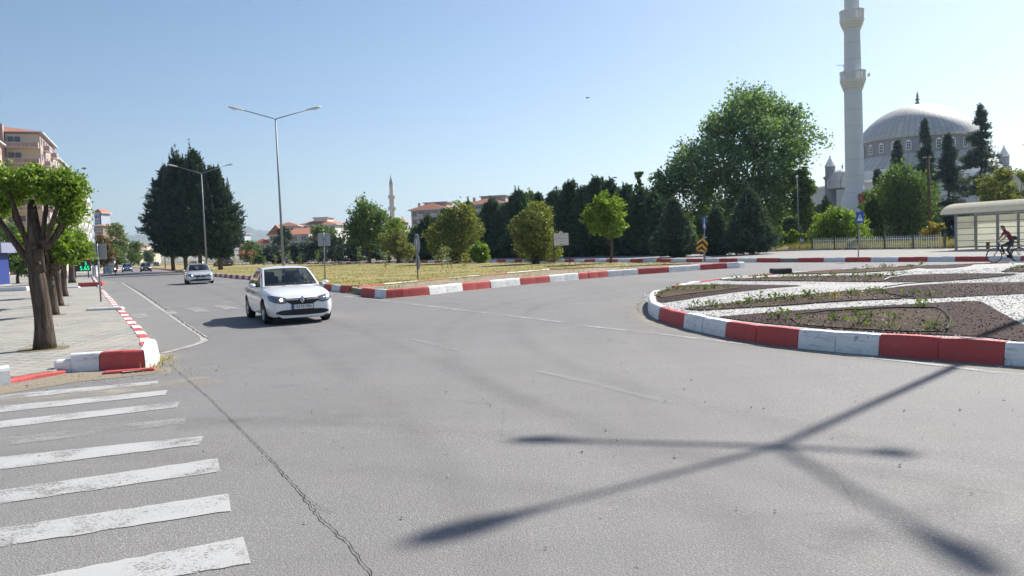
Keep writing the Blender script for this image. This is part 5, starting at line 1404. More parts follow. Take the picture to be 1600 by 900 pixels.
blades('dry_grass', np.c_[P[:10000], np.full(10000, .3)], .62, .03, 'straw', 3, .2)
blades('green_grass', np.c_[P[10000:], np.full(len(P) - 10000, .3)], .75, .04, 'lawn_green', 6, .2)
q = rng.uniform(size=(5000, 2)); A_, B_ = np.array([10, 90.0]), np.array([27, 78.0]); P = A_ + (B_ - A_) * q[:, :1] + np.array([0, 1]) * 2.5 * q[:, 1:] + rng.normal(size=(5000, 2)) * .2
blades('dry_grass', np.c_[P, np.full(len(P), .3)], .6, .04, 'straw', 4, .2)
# weeds in the gutter corner and round the tree pits
P = []
for px, py, n, s_ in ((255, 566, 60, .10), (262, 572, 30, .1), (236, 578, 30, .12), (100, 547, 50, .25), (48, 547, 40, .2), (98, 513, 40, .25), (555, 460, 60, .2), (730, 437, 40, .2), (640, 452, 30, .25), (104, 478, 20, .3)):
    c = np.array(g(px, py)); P.append(c + rng.normal(size=(n, 2)) * s_)
P = np.concatenate(P); blades('weed_tufts', np.c_[P, np.full(len(P), .03)], .12, .014, 'lawn_blade', 5, .6)
# low plants in the island beds
def weed(base, h, sd):
    r_ = np.random.default_rng(sd); t = thing('bed_plant', 'small leafy green weed growing in the bare soil strips of the island', 'plant', base, 0, 'weeds in the island beds')
    n = 26; p = r_.normal(size=(n, 3)) * np.array([.10, .10, .05]) * (h / .2) + np.array([0, 0, h * .45]); p[:, 2] = np.maximum(p[:, 2], .02)
    np_mesh('foliage', leaf_quads(r_, p, .085 * (h / .2) ** .5, .5, .5), 4, 'weed_leaf', parent=t)
    m = MB()
    for k in range(4): limb(m, (0, 0, -.02), (r_.normal() * .08, r_.normal() * .08, h * .7), .006, .003, r_, 3, .05, 4)
    m.build('stem', 'bark', t)
    return t
rw = random.Random(6); protos = [weed((0, 0, 0), .2, 300 + k) for k in range(5)]
wp = [(580, 292, 1.2), (660, 296, .7), (820, 302, .9), (910, 326, 1.1), (965, 290, .8), (1060, 296, .7), (1180, 250, 1.3), (1035, 335, .7), (1220, 338, .8), (1135, 192, 1.2), (1210, 196, .8), (900, 268, .8),
      (240, 246, .9), (300, 243, 1.0), (330, 240, .9), (410, 236, 1.0), (455, 230, .9), (495, 220, 1.3), (560, 218, .9), (600, 212, 1.1), (640, 214, .8), (700, 205, 1), (720, 212, .8), (770, 200, .9), (830, 196, .9), (880, 188, 1), (900, 196, .8), (950, 182, 1.1), (985, 178, 1), (1010, 188, .8),
      (90, 188, 1.2), (120, 175, 1.1), (150, 170, .9), (180, 172, 1), (240, 170, 1.2), (270, 172, .9), (310, 168, 1.2), (370, 166, .9), (75, 200, 1),
      (400, 124, .8), (480, 122, .9), (520, 124, 1), (600, 121, .9), (640, 122, 1.1), (680, 120, 1.2), (740, 119, 1.1), (800, 118, 1), (850, 119, .9), (900, 117, 1.1), (960, 116, 1), (1000, 118, .9), (1050, 108, 1), (1100, 104, .9), (1010, 80, 1.2), (1040, 78, 1), (1130, 75, 1.1), (1175, 66, 1.2), (950, 84, .9), (900, 88, .8), (1560, 84, 1.1), (1590, 80, 1)]
for i, (a, b, k) in enumerate(wp):
    c = zi(a, b); src = protos[i % 5]
    o = src if i < 5 else dup_tree(src)
    o.location = (c[0], c[1], GZ + .03); o.rotation_euler = (0, 0, rw.uniform(0, 6)); s_ = k * rw.uniform(.6, 1.1); o.scale = (s_ * 1.2, s_ * 1.2, s_)
c = zi(812, 218); t = thing('bed_flower', 'tiny yellow flower blooming in the middle soil strip', 'flower', (c[0], c[1], GZ + .03))
m = MB(); m.tube([(0, 0, 0), (0.01, 0, .12)], .004, 5); m.build('stem', 'weed_leaf', t)
r_ = np.random.default_rng(3); np_mesh('blossom', leaf_quads(r_, r_.normal(size=(40, 3)) * .03 + np.array([0, 0, .14]), .05, .7), 4, 'leaf_yellow', parent=t)
# loose pebbles: white marble chips and dark lava chips over their sheets
def pebbles(name, polys, not_polys, n, size, mat, seed, z):
    rng = np.random.default_rng(seed)
    th_ = rng.uniform(R(-200), R(150), n * 4); rr = IR - .25 - rng.uniform(0, 1, n * 4) ** 1.6 * 14
    P = np.stack([IC[0] + rr * np.cos(th_), IC[1] + rr * np.sin(th_)], 1)
    P = P[(P[:, 1] < 30) & (P[:, 0] < 20)]
    k = np.ones(len(P), bool)
    if polys:
        k[:] = False
        for q in polys: k |= in_poly(P, q)
    for q in not_polys: k &= ~in_poly(P, q)
    P = P[k][:n]; n = len(P)
    o = np.array([(1, 0, 0), (0, 1, 0), (-1, 0, 0), (0, -1, 0), (0, 0, 1)], float)
    s_ = size * rng.uniform(.5, 1.3, (n, 1, 1)); dirs = o[None] * s_ * np.array([1, 1, .7]) + rng.normal(size=(n, 5, 3)) * size * .22
    V = dirs + np.c_[P, np.full(n, z)][:, None, :]
    tri = np.array([(0, 1, 4), (1, 2, 4), (2, 3, 4), (3, 0, 4)])
    v = V[:, tri.ravel()].reshape(-1, 3)
    ob = np_mesh(name, v, 3, mat); ob['kind'] = 'stuff'; return ob
def chipmat(name, a, b):
    t = NT(name); gm = t.node('ShaderNodeNewGeometry'); n = t.noise(9, 2, .5)
    t.col(t.mix(n, a, b)); t.rough(.85); return t.m
chipmat('marble_chip', (0.52, 0.505, 0.475), (0.76, 0.75, 0.725)); chipmat('lava_chip', (0.045, 0.025, 0.022), (0.13, 0.072, 0.062)); chipmat('soil_clod', (0.09, 0.065, 0.045), (0.235, 0.175, 0.12))
allbeds = [clampi([zi(*q) for q in pl]) for m_, pl in beds.values()]
pebbles('white_pebbles', None, allbeds, 24000, .024, 'marble_chip', 1, GZ)
pebbles('dark_pebbles', [clampi([zi(*q) for q in pl]) for m_, pl in beds.values() if m_ == 'dark_gravel'], [], 22000, .019, 'lava_chip', 2, GZ + .014)
soils = [clampi([zi(*q) for q in pl]) for k, (m_, pl) in beds.items() if m_ == 'bed_soil'] + [[zi(*q) for q in [(625, 291), (740, 279), (900, 266), (1060, 258), (1215, 253), (1262, 268), (1294, 300), (1280, 346), (1150, 349), (1000, 343), (800, 331), (660, 318)]]]
pebbles('soil_clods', soils, [], 12000, .035, 'soil_clod', 3, GZ + .025)
# ------------------------------------------------------------------ vehicles
def interp(tab, s): return np.interp(s, [a for a, _ in tab], [b for _, b in tab])
def make_car(name, label, cat, paint_m, L=4.35, W=1.73, H=1.5, style='sedan', plate='', badge='diamond', lit=(1, 0), group=None, hood=0.0, litm='lit_headlamp', detail=True):
    """car in local axes: +Y forward, origin on the ground at the middle"""
    t = thing(name, label, cat, (0, 0, 0), 0, group)
    hw = W / 2; kL = L / 4.35; kH = H / 1.5
    est = style in ('hatch', 'suv')
    wtab = [(0, .70), (.04, .80), (.12, .885), (.26, .945), (.5, .98), (.9, 1), (3.4, 1), (3.9, .985), (4.15, .95), (4.28, .89), (4.35, .80)]
    btab = [(0, .175), (.08, .155), (.4, .175), (3.7, .20), (4.1, .25), (4.28, .30), (4.35, .38)]
    stab = [(0, .64), (.05, .69), (.14, .745), (.3, .80), (.6, .85), (1.0, .90), (1.35, .935), (2.2, .96), (3.0, .985), (3.6, 1.0), (4.0, 1.0), (4.25, .98), (4.35, .90)]
    ctab = [(0, .66), (.05, .715), (.14, .78), (.3, .845), (.6, .905), (1.0, .96), (1.35, .99), (2.2, 1.0), (3.0, 1.01), (3.6, 1.03), (4.0, 1.05), (4.25, 1.03), (4.35, .92)]
    S_ = np.unique(np.concatenate([np.linspace(0, .5, 13), np.linspace(.5, 3.85, 22), np.linspace(3.85, 4.35, 9)]))
    def sm(tab, s): return (interp(tab, s) * 2 + interp(tab, np.clip(s - .05, 0, 4.35)) + interp(tab, np.clip(s + .05, 0, 4.35))) / 4
    secs = []
    for s in S_:
        w_ = sm(wtab, s) * hw; zb = interp(btab, s) * kH; zs = sm(stab, s) * kH; zc = sm(ctab, s) * kH
        h = zs - zb
        half = [(0, zb), (w_ * .80, zb), (w_ * .93, zb + .05), (w_ * .985, zb + .28 * h), (w_ * 1.0, zb + .52 * h), (w_ * .992, zb + .70 * h), (w_ * .965, zb + .86 * h), (w_ * .93, zb + .95 * h), (w_ * .86, zs), (w_ * .62, zs + (zc - zs) * .55), (w_ * .32, zs + (zc - zs) * .88), (0, zc)]
        secs.append([(x, L / 2 - s * kL, z) for x, z in half] + [(-x, L / 2 - s * kL, z) for x, z in half[-2:0:-1]])
    m = len(secs[0]); vs = [p for sec in secs for p in sec]; fs = []; ms = []
    for i in range(len(S_) - 1):
        for k in range(m):
            fs.append((i * m + k, (i + 1) * m + k, (i + 1) * m + (k + 1) % m, i * m + (k + 1) % m))
            smid = (S_[i] + S_[i + 1]) / 2
            top = k in (8, 9, 10, 11, 12, 13)
            ms.append(1 if (k in (0, 1, m - 1, m - 2)) else (2 if top and 1.42 < smid < (4.1 if est else 3.5) else 0))
    fs.append(tuple(range(m))); ms.append(0); fs.append(tuple(range((len(S_) - 1) * m + m - 1, (len(S_) - 1) * m - 1, -1))); ms.append(0)
    bv = BVHTree.FromPolygons([Vector(v) for v in vs], fs)
    mb = MB(); mb.add(vs, fs, ms)
    body = fixn(mb.build('body', [paint_m, 'black_plastic', 'interior_dark'], t))
    # wheel arches cut out of the body
    ax = (L / 2 - 0.83 * kL, L / 2 - 3.45 * kL); wr = 0.305 * (1.12 if style == 'suv' else 1); cut = MB()
    for y in ax:
        for s_ in (-1, 1):
            T = Matrix.Translation((s_ * (hw - .06), y, wr + .01)) @ Matrix.Rotation(R(90), 4, 'Y')
            cut.lathe([(wr + .055, -.16), (wr + .055, .2)], 28, 0, (0, 0, 0), T)
    co = fixn(cut.build('cut', ['interior_dark']))
    bo = body.modifiers.new('b', 'BOOLEAN'); bo.object = co; bo.operation = 'DIFFERENCE'; bo.solver = 'EXACT'
    try: bo.material_mode = 'TRANSFER'
    except Exception: pass
    dg = bpy.context.evaluated_depsgraph_get()
    me = bpy.data.meshes.new_from_object(body.evaluated_get(dg)); body.modifiers.clear(); body.data = me
    bpy.data.objects.remove(co); autosmooth(body, 38)
    # greenhouse: painted frame with glass set into it
    if style == 'sedan': by0, by1, ry0, ry1 = 1.22, 3.78, 2.02, 3.02
    elif style == 'hatch': by0, by1, ry0, ry1 = 1.15, 4.22, 1.95, 3.85
    else: by0, by1, ry0, ry1 = 1.2, 4.25, 1.85, 4.0
    Yf = lambda s: L / 2 - s * kL
    zbF, zbR = (sm(ctab, by0)) * kH - .02, (sm(ctab, by1)) * kH - .02
    zS = sm(stab, 2.3) * kH - 0.015; zR = H - 0.06
    wB, wT = hw * .915, hw * .70
    def front(u, v):   # u across -1..1, v up
        y = Yf(by0) * (1 - v) + Yf(ry0) * v; x = u * ((wB * .95) * (1 - v) + wT * v); z = zbF * (1 - v) + zR * v
        bow = .13 * (1 - u * u) * (1 - v * .5); return (x, y + bow - .05, z + .03 * math.sin(math.pi * v) + .03 * v * (1 - u * u))
    def rear(u, v):
        y = Yf(by1) * (1 - v) + Yf(ry1) * v; x = -u * ((wB * .93) * (1 - v) + wT * v); z = zbR * (1 - v) + zR * v
        bow = .08 * (1 - u * u); return (x, y - bow + .04, z + .03 * math.sin(math.pi * v) + .03 * v * (1 - u * u))
    def side(s_):
        def f(u, v):     # u from front to rear
            y0 = Yf(by0) * (1 - u) + Yf(by1) * u; y1 = Yf(ry0) * (1 - u) + Yf(ry1) * u
            y = y0 * (1 - v) + y1 * v - .05 * (1 - u) + .04 * u; zz0 = zbF * (1 - u) + zbR * u
            z = (zS if 0.08 < u < .92 else zz0) * (1 - v) + zR * v
            xx = wB * (.95 * (1 - min(1, u * 6)) + 1.0 * min(1, u * 6)) if u < .5 else wB * (.93 * max(0, u * 6 - 5) + 1.0 * (1 - max(0, u * 6 - 5)))
            x = s_ * (xx * (1 - v) + wT * v + .03 * math.sin(math.pi * v)); return (x, y, z)
        return f
    def roof(u, v):
        y = Yf(ry0) * (1 - v) + Yf(ry1) * v - .05 * (1 - v) + .04 * v
        return (u * wT, y + (.065 * (1 - u * u) * (1 - v) - .08 * (1 - u * u) * v), zR + .03 * (1 - u * u) + .035 * math.sin(math.pi * v) * (1 - .4 * u * u))
    shell = MB(); glassparts = []
    def grid(f, us, vs_, hole, gname=None, gm=None, flip=False, sub=3):
        U = []; 
        for a, b in zip(us[:-1], us[1:]): U += [a + (b - a) * k / sub for k in range(sub)]
        U.append(us[-1]); V = []
        for a, b in zip(vs_[:-1], vs_[1:]): V += [a + (b - a) * k / sub for k in range(sub)]
        V.append(vs_[-1])
        pts = [f(u, v) for v in V for u in U]; n = len(U); F_ = []; G = {}
        for j in range(len(V) - 1):
            for i in range(n - 1):
                q = (j * n + i, j * n + i + 1, (j + 1) * n + i + 1, (j + 1) * n + i)
                if flip: q = q[::-1]
                hid = hole(i // sub, j // sub)
                if hid is None: F_.append(q)
                else: G.setdefault(hid, []).append(q)
        shell.add(pts, F_, 0)
        for hid, q in G.items():
            g_ = MB(); used = sorted({i for f_ in q for i in f_}); mp = {o: i for i, o in enumerate(used)}
            g_.add([pts[i] for i in used], [tuple(mp[i] for i in f_) for f_ in q], 0); glassparts.append((gname, g_, gm))
    grid(front, [-1, -.935, .935, 1], [0, .04, .95, 1], lambda i, j: 0 if (i == 1 and j == 1) else None, 'windscreen', 'windscreen_glass', sub=5)
    grid(rear, [-1, -.88, .88, 1], [0, .10, .92, 1], lambda i, j: 0 if (i == 1 and j == 1) else None, 'rear_window', 'side_glass', sub=4)
    for s_ in (1, -1):
        us = [0, .10, .44, .485, .83, 1] if not est else [0, .10, .38, .42, .68, .715, .93, 1]
        grid(side(s_), us, [0, .06, .88, 1], (lambda i, j: (i if (i in (1, 3, 5) and i < len(us) - 2 and j == 1) else None)), 'side_window', 'side_glass', flip=(s_ < 0), sub=3)
    grid(roof, [-1, -.5, 0, .5, 1], [0, .33, .66, 1], lambda i, j: None, sub=2)
    so_ = shell.build('roof', paint_m, t); autosmooth(so_, 50)
    for gname, g_, gm in glassparts:
        o = g_.build(gname, gm, t, True)
    # conformal patches on the nose and tail
    def patch(colz, rows=3, off=.008, d=1, mat='black_plastic', nm='grille', parent=None, wrap=False):
        pts = []; n = len(colz)
        for j in range(rows + 1):
            for x, z0, z1 in colz:
                z = z0 + (z1 - z0) * j / rows
                hit = bv.ray_cast(Vector((x, d * (L / 2 + 1), z)), Vector((0, -d, 0)))
                if hit[0] is None: pts.append((x, d * (L / 2 - .35), z))
                else:
                    p = hit[0] + Vector((0, d, 0)) * off + Vector((math.copysign(.5, x) if abs(x) > hw * .6 else 0, 0, 0)) * off; pts.append(tuple(p))
        F_ = [(j * n + i, j * n + i + 1, (j + 1) * n + i + 1, (j + 1) * n + i) for j in range(rows) for i in range(n - 1)]
        if d > 0: F_ = [f[::-1] for f in F_]
        m_ = MB(); m_.add(pts, F_, 0); return m_.build(nm, mat, parent or t, True), pts
    k = kH; q = W / 1.73
    def cols(xs, lo, hi): return [(x * q, np.interp(abs(x), [a for a, _ in lo], [b for _, b in lo]) * k, np.interp(abs(x), [a for a, _ in hi], [b for _, b in hi]) * k) for x in xs]
    gr, _ = patch(cols(np.linspace(-.43, .43, 17), [(0, .50), (.24, .51), (.37, .575), (.43, .605)], [(0, .675), (.43, .68)]), 3, .010, 1, 'black_plastic', 'grille')
    for s_ in (-1, 1): patch(cols(np.linspace(.10, .42, 7) * s_ if s_ > 0 else np.linspace(-.42, -.10, 7), [(0, .628), (.43, .640)], [(0, .648), (.43, .660)]), 1, .022, 1, 'chrome', 'grille_bar', gr)
    patch(cols(np.linspace(-.66, .66, 21), [(0, .235), (.5, .25), (.70, .30)], [(0, .39), (.5, .38), (.70, .33)]), 2, .010, 1, 'black_plastic', 'bumper_intake')
    for s_, on in zip((1, -1), lit):
        xs = np.linspace(.41, .795, 11) * s_
        if s_ < 0: xs = xs[::-1]
        hl, _ = patch(cols(xs, [(.41, .585), (.5, .565), (.68, .60), (.795, .665)], [(.41, .70), (.55, .735), (.70, .765), (.795, .77)]), 3, .010, 1, 'lamp_reflector', 'headlight')
        rim_, _ = patch(cols(xs, [(.41, .568), (.5, .548), (.68, .585), (.795, .65)], [(.41, .59), (.5, .57), (.68, .605), (.795, .67)]), 1, .012, 1, 'black_plastic', 'surround', hl)
        bx_ = .53 * s_; hit = bv.ray_cast(Vector((bx_ * q, L / 2 + 1, .655 * k)), Vector((0, -1, 0)))[0]
        if hit is not None:
            b_ = MB(); b_.lathe([(.034, -.01), (.038, .02), (.025, .028), (0, .03)], 14, 0, (0, 0, 0), Matrix.Translation(hit + Vector((0, .005, 0))) @ Matrix.Rotation(R(-90), 4, 'X'))
            b_.build('bulb', litm if on else 'chrome', hl, True)
    if badge == 'diamond':
        hit = bv.ray_cast(Vector((0, L / 2 + 1, .62 * k)), Vector((0, -1, 0)))[0]; y = hit.y + .03; z = .625 * k
        b_ = MB(); o_ = [(0, .085), (-.058, 0), (0, -.085), (.058, 0)]; i_ = [(0, .036), (-.022, 0), (0, -.036), (.022, 0)]
        for a in range(4):
            c_ = (a + 1) % 4
            b_.add([(o_[a][0], y - .02, z + o_[a][1]), (o_[c_][0], y - .02, z + o_[c_][1]), (i_[c_][0], y, z + i_[c_][1]), (i_[a][0], y, z + i_[a][1])], [(0, 1, 2, 3)], 0)
        b_.add([(x, y - .012, z + zz) for x, zz in i_], [(0, 1, 2, 3)], 1)
        back_ = [(x * 1.45, zz * 1.25) for x, zz in o_]
        b_.add([(x, y - .022, z + zz) for x, zz in back_], [(0, 1, 2, 3)], 1)
        fixn(b_.build('badge', ['chrome', 'black_plastic'], t))
    elif badge:
        hit = bv.ray_cast(Vector((0, L / 2 + 1, .62 * k)), Vector((0, -1, 0)))[0]
        b_ = MB(); b_.lathe([(.05, 0), (.05, .015), (.03, .02), (.03, .012), (0, .012)], 16, 0, (0, 0, 0), Matrix.Translation(hit + Vector((0, .005, 0))) @ Matrix.Rotation(R(-90), 4, 'X'))
        b_.build('badge', 'chrome', t)
    for d in (1, -1):
        zp = (.455 if d > 0 else .62) * k
        hit = bv.ray_cast(Vector((0, d * (L / 2 + 1), zp)), Vector((0, -d, 0)))[0]; y = hit.y + d * .02
        b_ = MB(); b_.box((0, y, zp), (.53, .02, .115), 0); b_.box((0, y - d * .004, zp), (.56, .02, .14), 2); b_.box((-d * -.24 if d > 0 else -.24, y + d * .011, zp), (.05, .004, .112), 1)
        if plate:
            vs_, fs_ = text_geo(plate, .105)
            b_.add([(-d * v[0] * .92 - d * .022, y + d * .0125, zp + v[1]) for v in vs_], fs_, 2)
        b_.build('number_plate', ['plate_white', 'sign_blue', 'sign_black'], t)
    # tail lamps, wheels, mirrors, handles, sills
    for s_ in (-1, 1):
        xs = sorted([s_ * .60, s_ * .68, s_ * .76])
        patch([(x * q, .66 * k, .90 * k) for x in xs], 2, .010, -1, 'tail_red', 'tail_lamp')
        for y in ax:
            wm = MB(); pr = [(wr * .62, -.085), (wr * .9, -.10), (wr * .985, -.085), (wr, -.05), (wr, .05), (wr * .985, .085), (wr * .9, .10), (wr * .62, .085)]
            T = Matrix.Translation((s_ * (hw - .105), y, wr)) @ Matrix.Rotation(R(90) * s_, 4, 'Y')
            wm.lathe(pr, 30, 0, (0, 0, 0), T, cap=False); tyre_ = wm.build('wheel', 'rubber', t, True)
            rm = MB(); rm.lathe([(0, .075), (.05, .078), (.06, .06), (wr * .50, .055), (wr * .58, .075), (wr * .66, .09), (wr * .66, -.05), (0, -.05)], 30, 0, (0, 0, 0), T, cap=False)
            for a in range(8):
                an = a * math.pi / 4; rm.box((wr * .42 * math.cos(an), wr * .42 * math.sin(an), .058), (.05, .05, .012), 1, an, T)
            rm.build('rim', ['rim_silver', 'black_plastic'], tyre_, False)
        mm = MB(); ym = Yf(1.55); mm.lathe([(0, -.09), (.05, -.08), (.075, -.02), (.075, .05), (.065, .065), (0, .066)], 12, 0, (0, 0, 0), Matrix.Translation((s_ * (hw + .115), ym, zS + .06)) @ Matrix.Scale(1.25, 4, (1, 0, 0)) @ Matrix.Scale(.78, 4, (0, 0, 1)) @ Matrix.Rotation(R(90), 4, 'X'))
        mm.box((s_ * (hw - .0), ym - .02, zS + .03), (.16, .05, .035), 1)
        mm.build('side_mirror', [paint_m, 'black_plastic'], t, True)
        if detail:
            for sd in (2.25, 3.15):
                hit = bv.ray_cast(Vector((s_ * 2, Yf(sd), .80 * k)), Vector((-s_, 0, 0)))[0]
                if hit: 
                    hd = MB(); hd.box(tuple(hit + Vector((s_ * .015, 0, 0))), (.03, .17, .028), 0, bev=.006); hd.build('door_handle', 'black_plastic', t)
            sm_ = MB()
            for sd, z0, z1 in ((1.30, .30, .93), (2.42, .26, .955), (3.38, .55, .97)):
                pts = []
                for zz in np.linspace(z0, z1, 9) * k:
                    h = bv.ray_cast(Vector((s_ * 2, Yf(sd), zz)), Vector((-s_, 0, 0)))[0]
                    if h: pts.append(h + Vector((s_ * .002, 0, 0)))
                for a, b in zip(pts[:-1], pts[1:]):
                    sm_.add([tuple(a + Vector((0, .004, 0))), tuple(a - Vector((0, .004, 0))), tuple(b - Vector((0, .004, 0))), tuple(b + Vector((0, .004, 0)))], [(0, 1, 2, 3)], 0)
            sm_.build('door_seam', 'black_plastic', t)
    if detail:
        wp_ = MB()
        for x0, x1 in ((.55, .05), (-.02, -.52)):
            a = Vector(front(x0, .03)); b = Vector(front(x1, .12)); wp_.tube([a + Vector((0, .03, .01)), b + Vector((0, .03, .015))], .008, 5)
        wp_.build('wiper', 'black_plastic', t)
    it = MB()
    it.box((0, Yf(1.62), 1.0 * k - .04), (wB * 1.7, .42, .12), 0, bev=.04)
    it.build('dashboard', 'interior_dark', t)
    for x in (-.36, .36):
        for sd in (2.42, 3.25):
            s2 = MB(); s2.box((x, Yf(sd), 1.05 * k), (.46, .12, .34), 0, bev=.04); s2.box((x, Yf(sd) - .02, 1.29 * k - .02), (.26, .08, .15), 0, bev=.03); s2.build('seat', 'seat_fabric', t)
    sw = MB(); n = 18; T = Matrix.Translation((-.36, Yf(1.92), 1.02 * k)) @ Matrix.Rotation(R(62), 4, 'X')
    pts = [(T @ Vector((.18 * math.cos(2 * math.pi * i / n), .18 * math.sin(2 * math.pi * i / n), 0))) for i in range(n + 1)]
    sw.tube(pts, .014, 6, cap=False); sw.tube([T @ Vector((-.17, 0, 0)), T @ Vector((.17, 0, 0))], .012, 5); sw.build('steering_wheel', 'black_plastic', t)
    mr = MB(); mr.box((0, Yf(ry0) + .12, zR - .10), (.22, .03, .07), 0); mr.build('rear_view_mirror', 'black_plastic', t)
    if style != 'sedan' or True:
        an = MB(); an.tube([(0, Yf(ry0) - .15, zR + .06), (0, Yf(ry0) - .28, zR + .22)], .006, 5); an.build('aerial', 'black_plastic', t)
    return t
plain('tail_red', (0.35, 0.02, 0.02), 0.2, coat=1.0)
HEADING = math.atan2(-0.425, 0.905)          # direction of the boulevard, away from the camera
def put_car(t, x, y, back, rz_off=0.0):
    """heading: towards the camera along the boulevard (back=False) or away"""
    dx, dy = (-0.425, 0.905)
    a = math.atan2(-dx, dy) if back else math.atan2(dx, -dy)
    t.location = (x, y, 0.0); t.rotation_euler = (0, 0, a + rz_off)
white_car = make_car('parked_car', 'white saloon car driving nearest the camera with one headlamp lit', 'car', 'white_paint', plate='54 FS 984', H=1.47)
white_car.name = 'white_car'
put_car(white_car, -6.34, 22.35, False, R(1.5))
silver_car = make_car('silver_car', 'silver saloon car approaching along the median kerb behind the white car', 'car', 'silver_paint', L=4.5, W=1.78, H=1.44, plate='54 HK 271', badge='ring', lit=(1, 0), litm='lit_headlamp_white')
sx, sy = g(311, 444); put_car(silver_car, sx - .75, sy + 1.9, False)
dark_car = make_car('dark_car', 'dark maroon car in the middle of the far road with both headlamps lit', 'car', 'dark_paint', L=4.3, W=1.75, H=1.6, style='hatch', plate='', badge='ring', lit=(1, 1), litm='lit_headlamp_white', detail=False)
dx_, dy_ = g(228, 425); put_car(dark_car, dx_ - .9, dy_ + 2, False)
blue_car = make_car('blue_car', 'pale blue car driving behind the dark maroon car on the left lane', 'car', 'blue_paint', L=4.2, W=1.7, H=1.48, style='hatch', badge='ring', lit=(1, 1), litm='lit_headlamp_white', detail=False)
put_car(blue_car, atX(198, 138), 138, False)
far_car = make_car('distant_car', 'small dark car far down the road beside the median end', 'car', 'black_paint', L=4.2, W=1.7, H=1.48, style='hatch', badge='', lit=(0, 0), detail=False)
put_car(far_car, atX(244, 230), 230, False)
van = make_car('parked_van', 'black boxy van on the far carriageway beside the dark conifers', 'van', 'black_paint', L=4.6, W=1.8, H=1.85, style='suv', badge='', lit=(0, 0), detail=False)
van.location = (atX(348, 150), 150, 0.0); van.rotation_euler = (0, 0, math.atan2(0.5, 0.86) + R(20))
pale_car = make_car('parked_car', 'pale parked car half hidden behind the silver car under the conifers', 'car', 'silver_paint', L=4.3, W=1.7, H=1.5, style='hatch', badge='', lit=(0, 0), detail=False)
pale_car.location = (atX(303, 168), 168, 0); pale_car.rotation_euler = (0, 0, math.atan2(0.5, 0.86) + R(30))
# ------------------------------------------------------------------ buildings
plain('wall_mauve', (0.42, 0.30, 0.29), 0.85, var=0.08, scale=0.6)
plain('wall_cream', (0.62, 0.55, 0.42), 0.85, var=0.08, scale=0.6)
plain('wall_white', (0.66, 0.64, 0.60), 0.85, var=0.08, scale=0.6)
plain('wall_salmon', (0.58, 0.38, 0.28), 0.85, var=0.08, scale=0.6)
plain('wall_grey', (0.40, 0.39, 0.40), 0.85, var=0.08, scale=0.6)
plain('wall_pinkgrey', (0.50, 0.43, 0.42), 0.85, var=0.08, scale=0.6)
plain('wall_bluewhite', (0.42, 0.46, 0.52), 0.85, var=0.08, scale=0.6)
plain('wall_brown', (0.26, 0.18, 0.13), 0.85, var=0.1, scale=0.6)
plain('window_frame', (0.70, 0.70, 0.69), 0.5, var=0.05)
plain('window_glass', (0.07, 0.09, 0.11), 0.12, var=0.3, scale=0.8, spec=0.8)
plain('blue_trim', (0.06, 0.10, 0.30), 0.6)
def tiles():
    t = NT('roof_tile')
    w_ = t.node('ShaderNodeTexWave'); w_.wave_type = 'BANDS'; w_.bands_direction = 'Z'; w_.inputs['Scale'].default_value = 2.2; w_.inputs['Distortion'].default_value = 1.5
    t.link(t.coord(), w_.inputs['Vector'])
    c = t.mix(t.noise(1.2, 5, .65), (0.36, 0.13, 0.075), (0.52, 0.22, 0.13)); c = t.mix(t.math('MULTIPLY', w_.outputs[0], .35), c, (0.22, 0.09, 0.06))
    t.col(c); t.rough(.85); return t.m
tiles()
def window_mesh(w_, h_, mull=1):
    m = MB(); f = .07
    m.box((0, .02, 0), (w_, .05, h_), 1)
    m.box((0, -.02, h_ / 2 - f / 2), (w_, .06, f), 0); m.box((0, -.02, -h_ / 2 + f / 2), (w_ + .1, .1, f), 0)
    for x in (-w_ / 2 + f / 2, w_ / 2 - f / 2): m.box((x, -.02, 0), (f, .06, h_ - 2 * f), 0)
    for k in range(mull): m.box((-w_ / 2 + w_ * (k + 1) / (mull + 1), -.02, 0), (f, .06, h_ - 2 * f), 0)
    return m
WIN = {}
def add_window(t, key, x, y, z, rz=0.0):
    if key not in WIN:
        o = window_mesh(*key).build('window', ['window_frame', 'window_glass'], t); WIN[key] = o.data
    else:
        o = bpy.data.objects.new('window', WIN[key]); link(o, t)
    o.location = (x, y, z); o.rotation_euler = (0, 0, rz); return o
BAL = {}
def add_balcony(t, key, x, y, z, rz=0.0):
    w_, d_, ma, mb_ = key
    if key not in BAL:
        m = MB(); m.box((0, -d_ / 2, 0), (w_, d_, .18), 1)
        m.box((0, -d_ + .05, .95), (w_, .08, .12), 1)
        n = max(3, int(w_ / 1.3))
        for i in range(n + 1): m.box((-w_ / 2 + .06 + (w_ - .12) * i / n, -d_ + .05, .5), (.12, .1, .82), 1)
        m.box((0, -d_ + .06, .5), (w_ - .1, .04, .78), 0)
        for s_ in (-1, 1): m.box((s_ * (w_ / 2 - .05), -d_ / 2, .55), (.08, d_ - .1, .92), 0)
        o = m.build('balcony', [ma, mb_], t); BAL[key] = o.data
    else:
        o = bpy.data.objects.new('balcony', BAL[key]); link(o, t)
    o.location = (x, y, z); o.rotation_euler = (0, 0, rz); return o
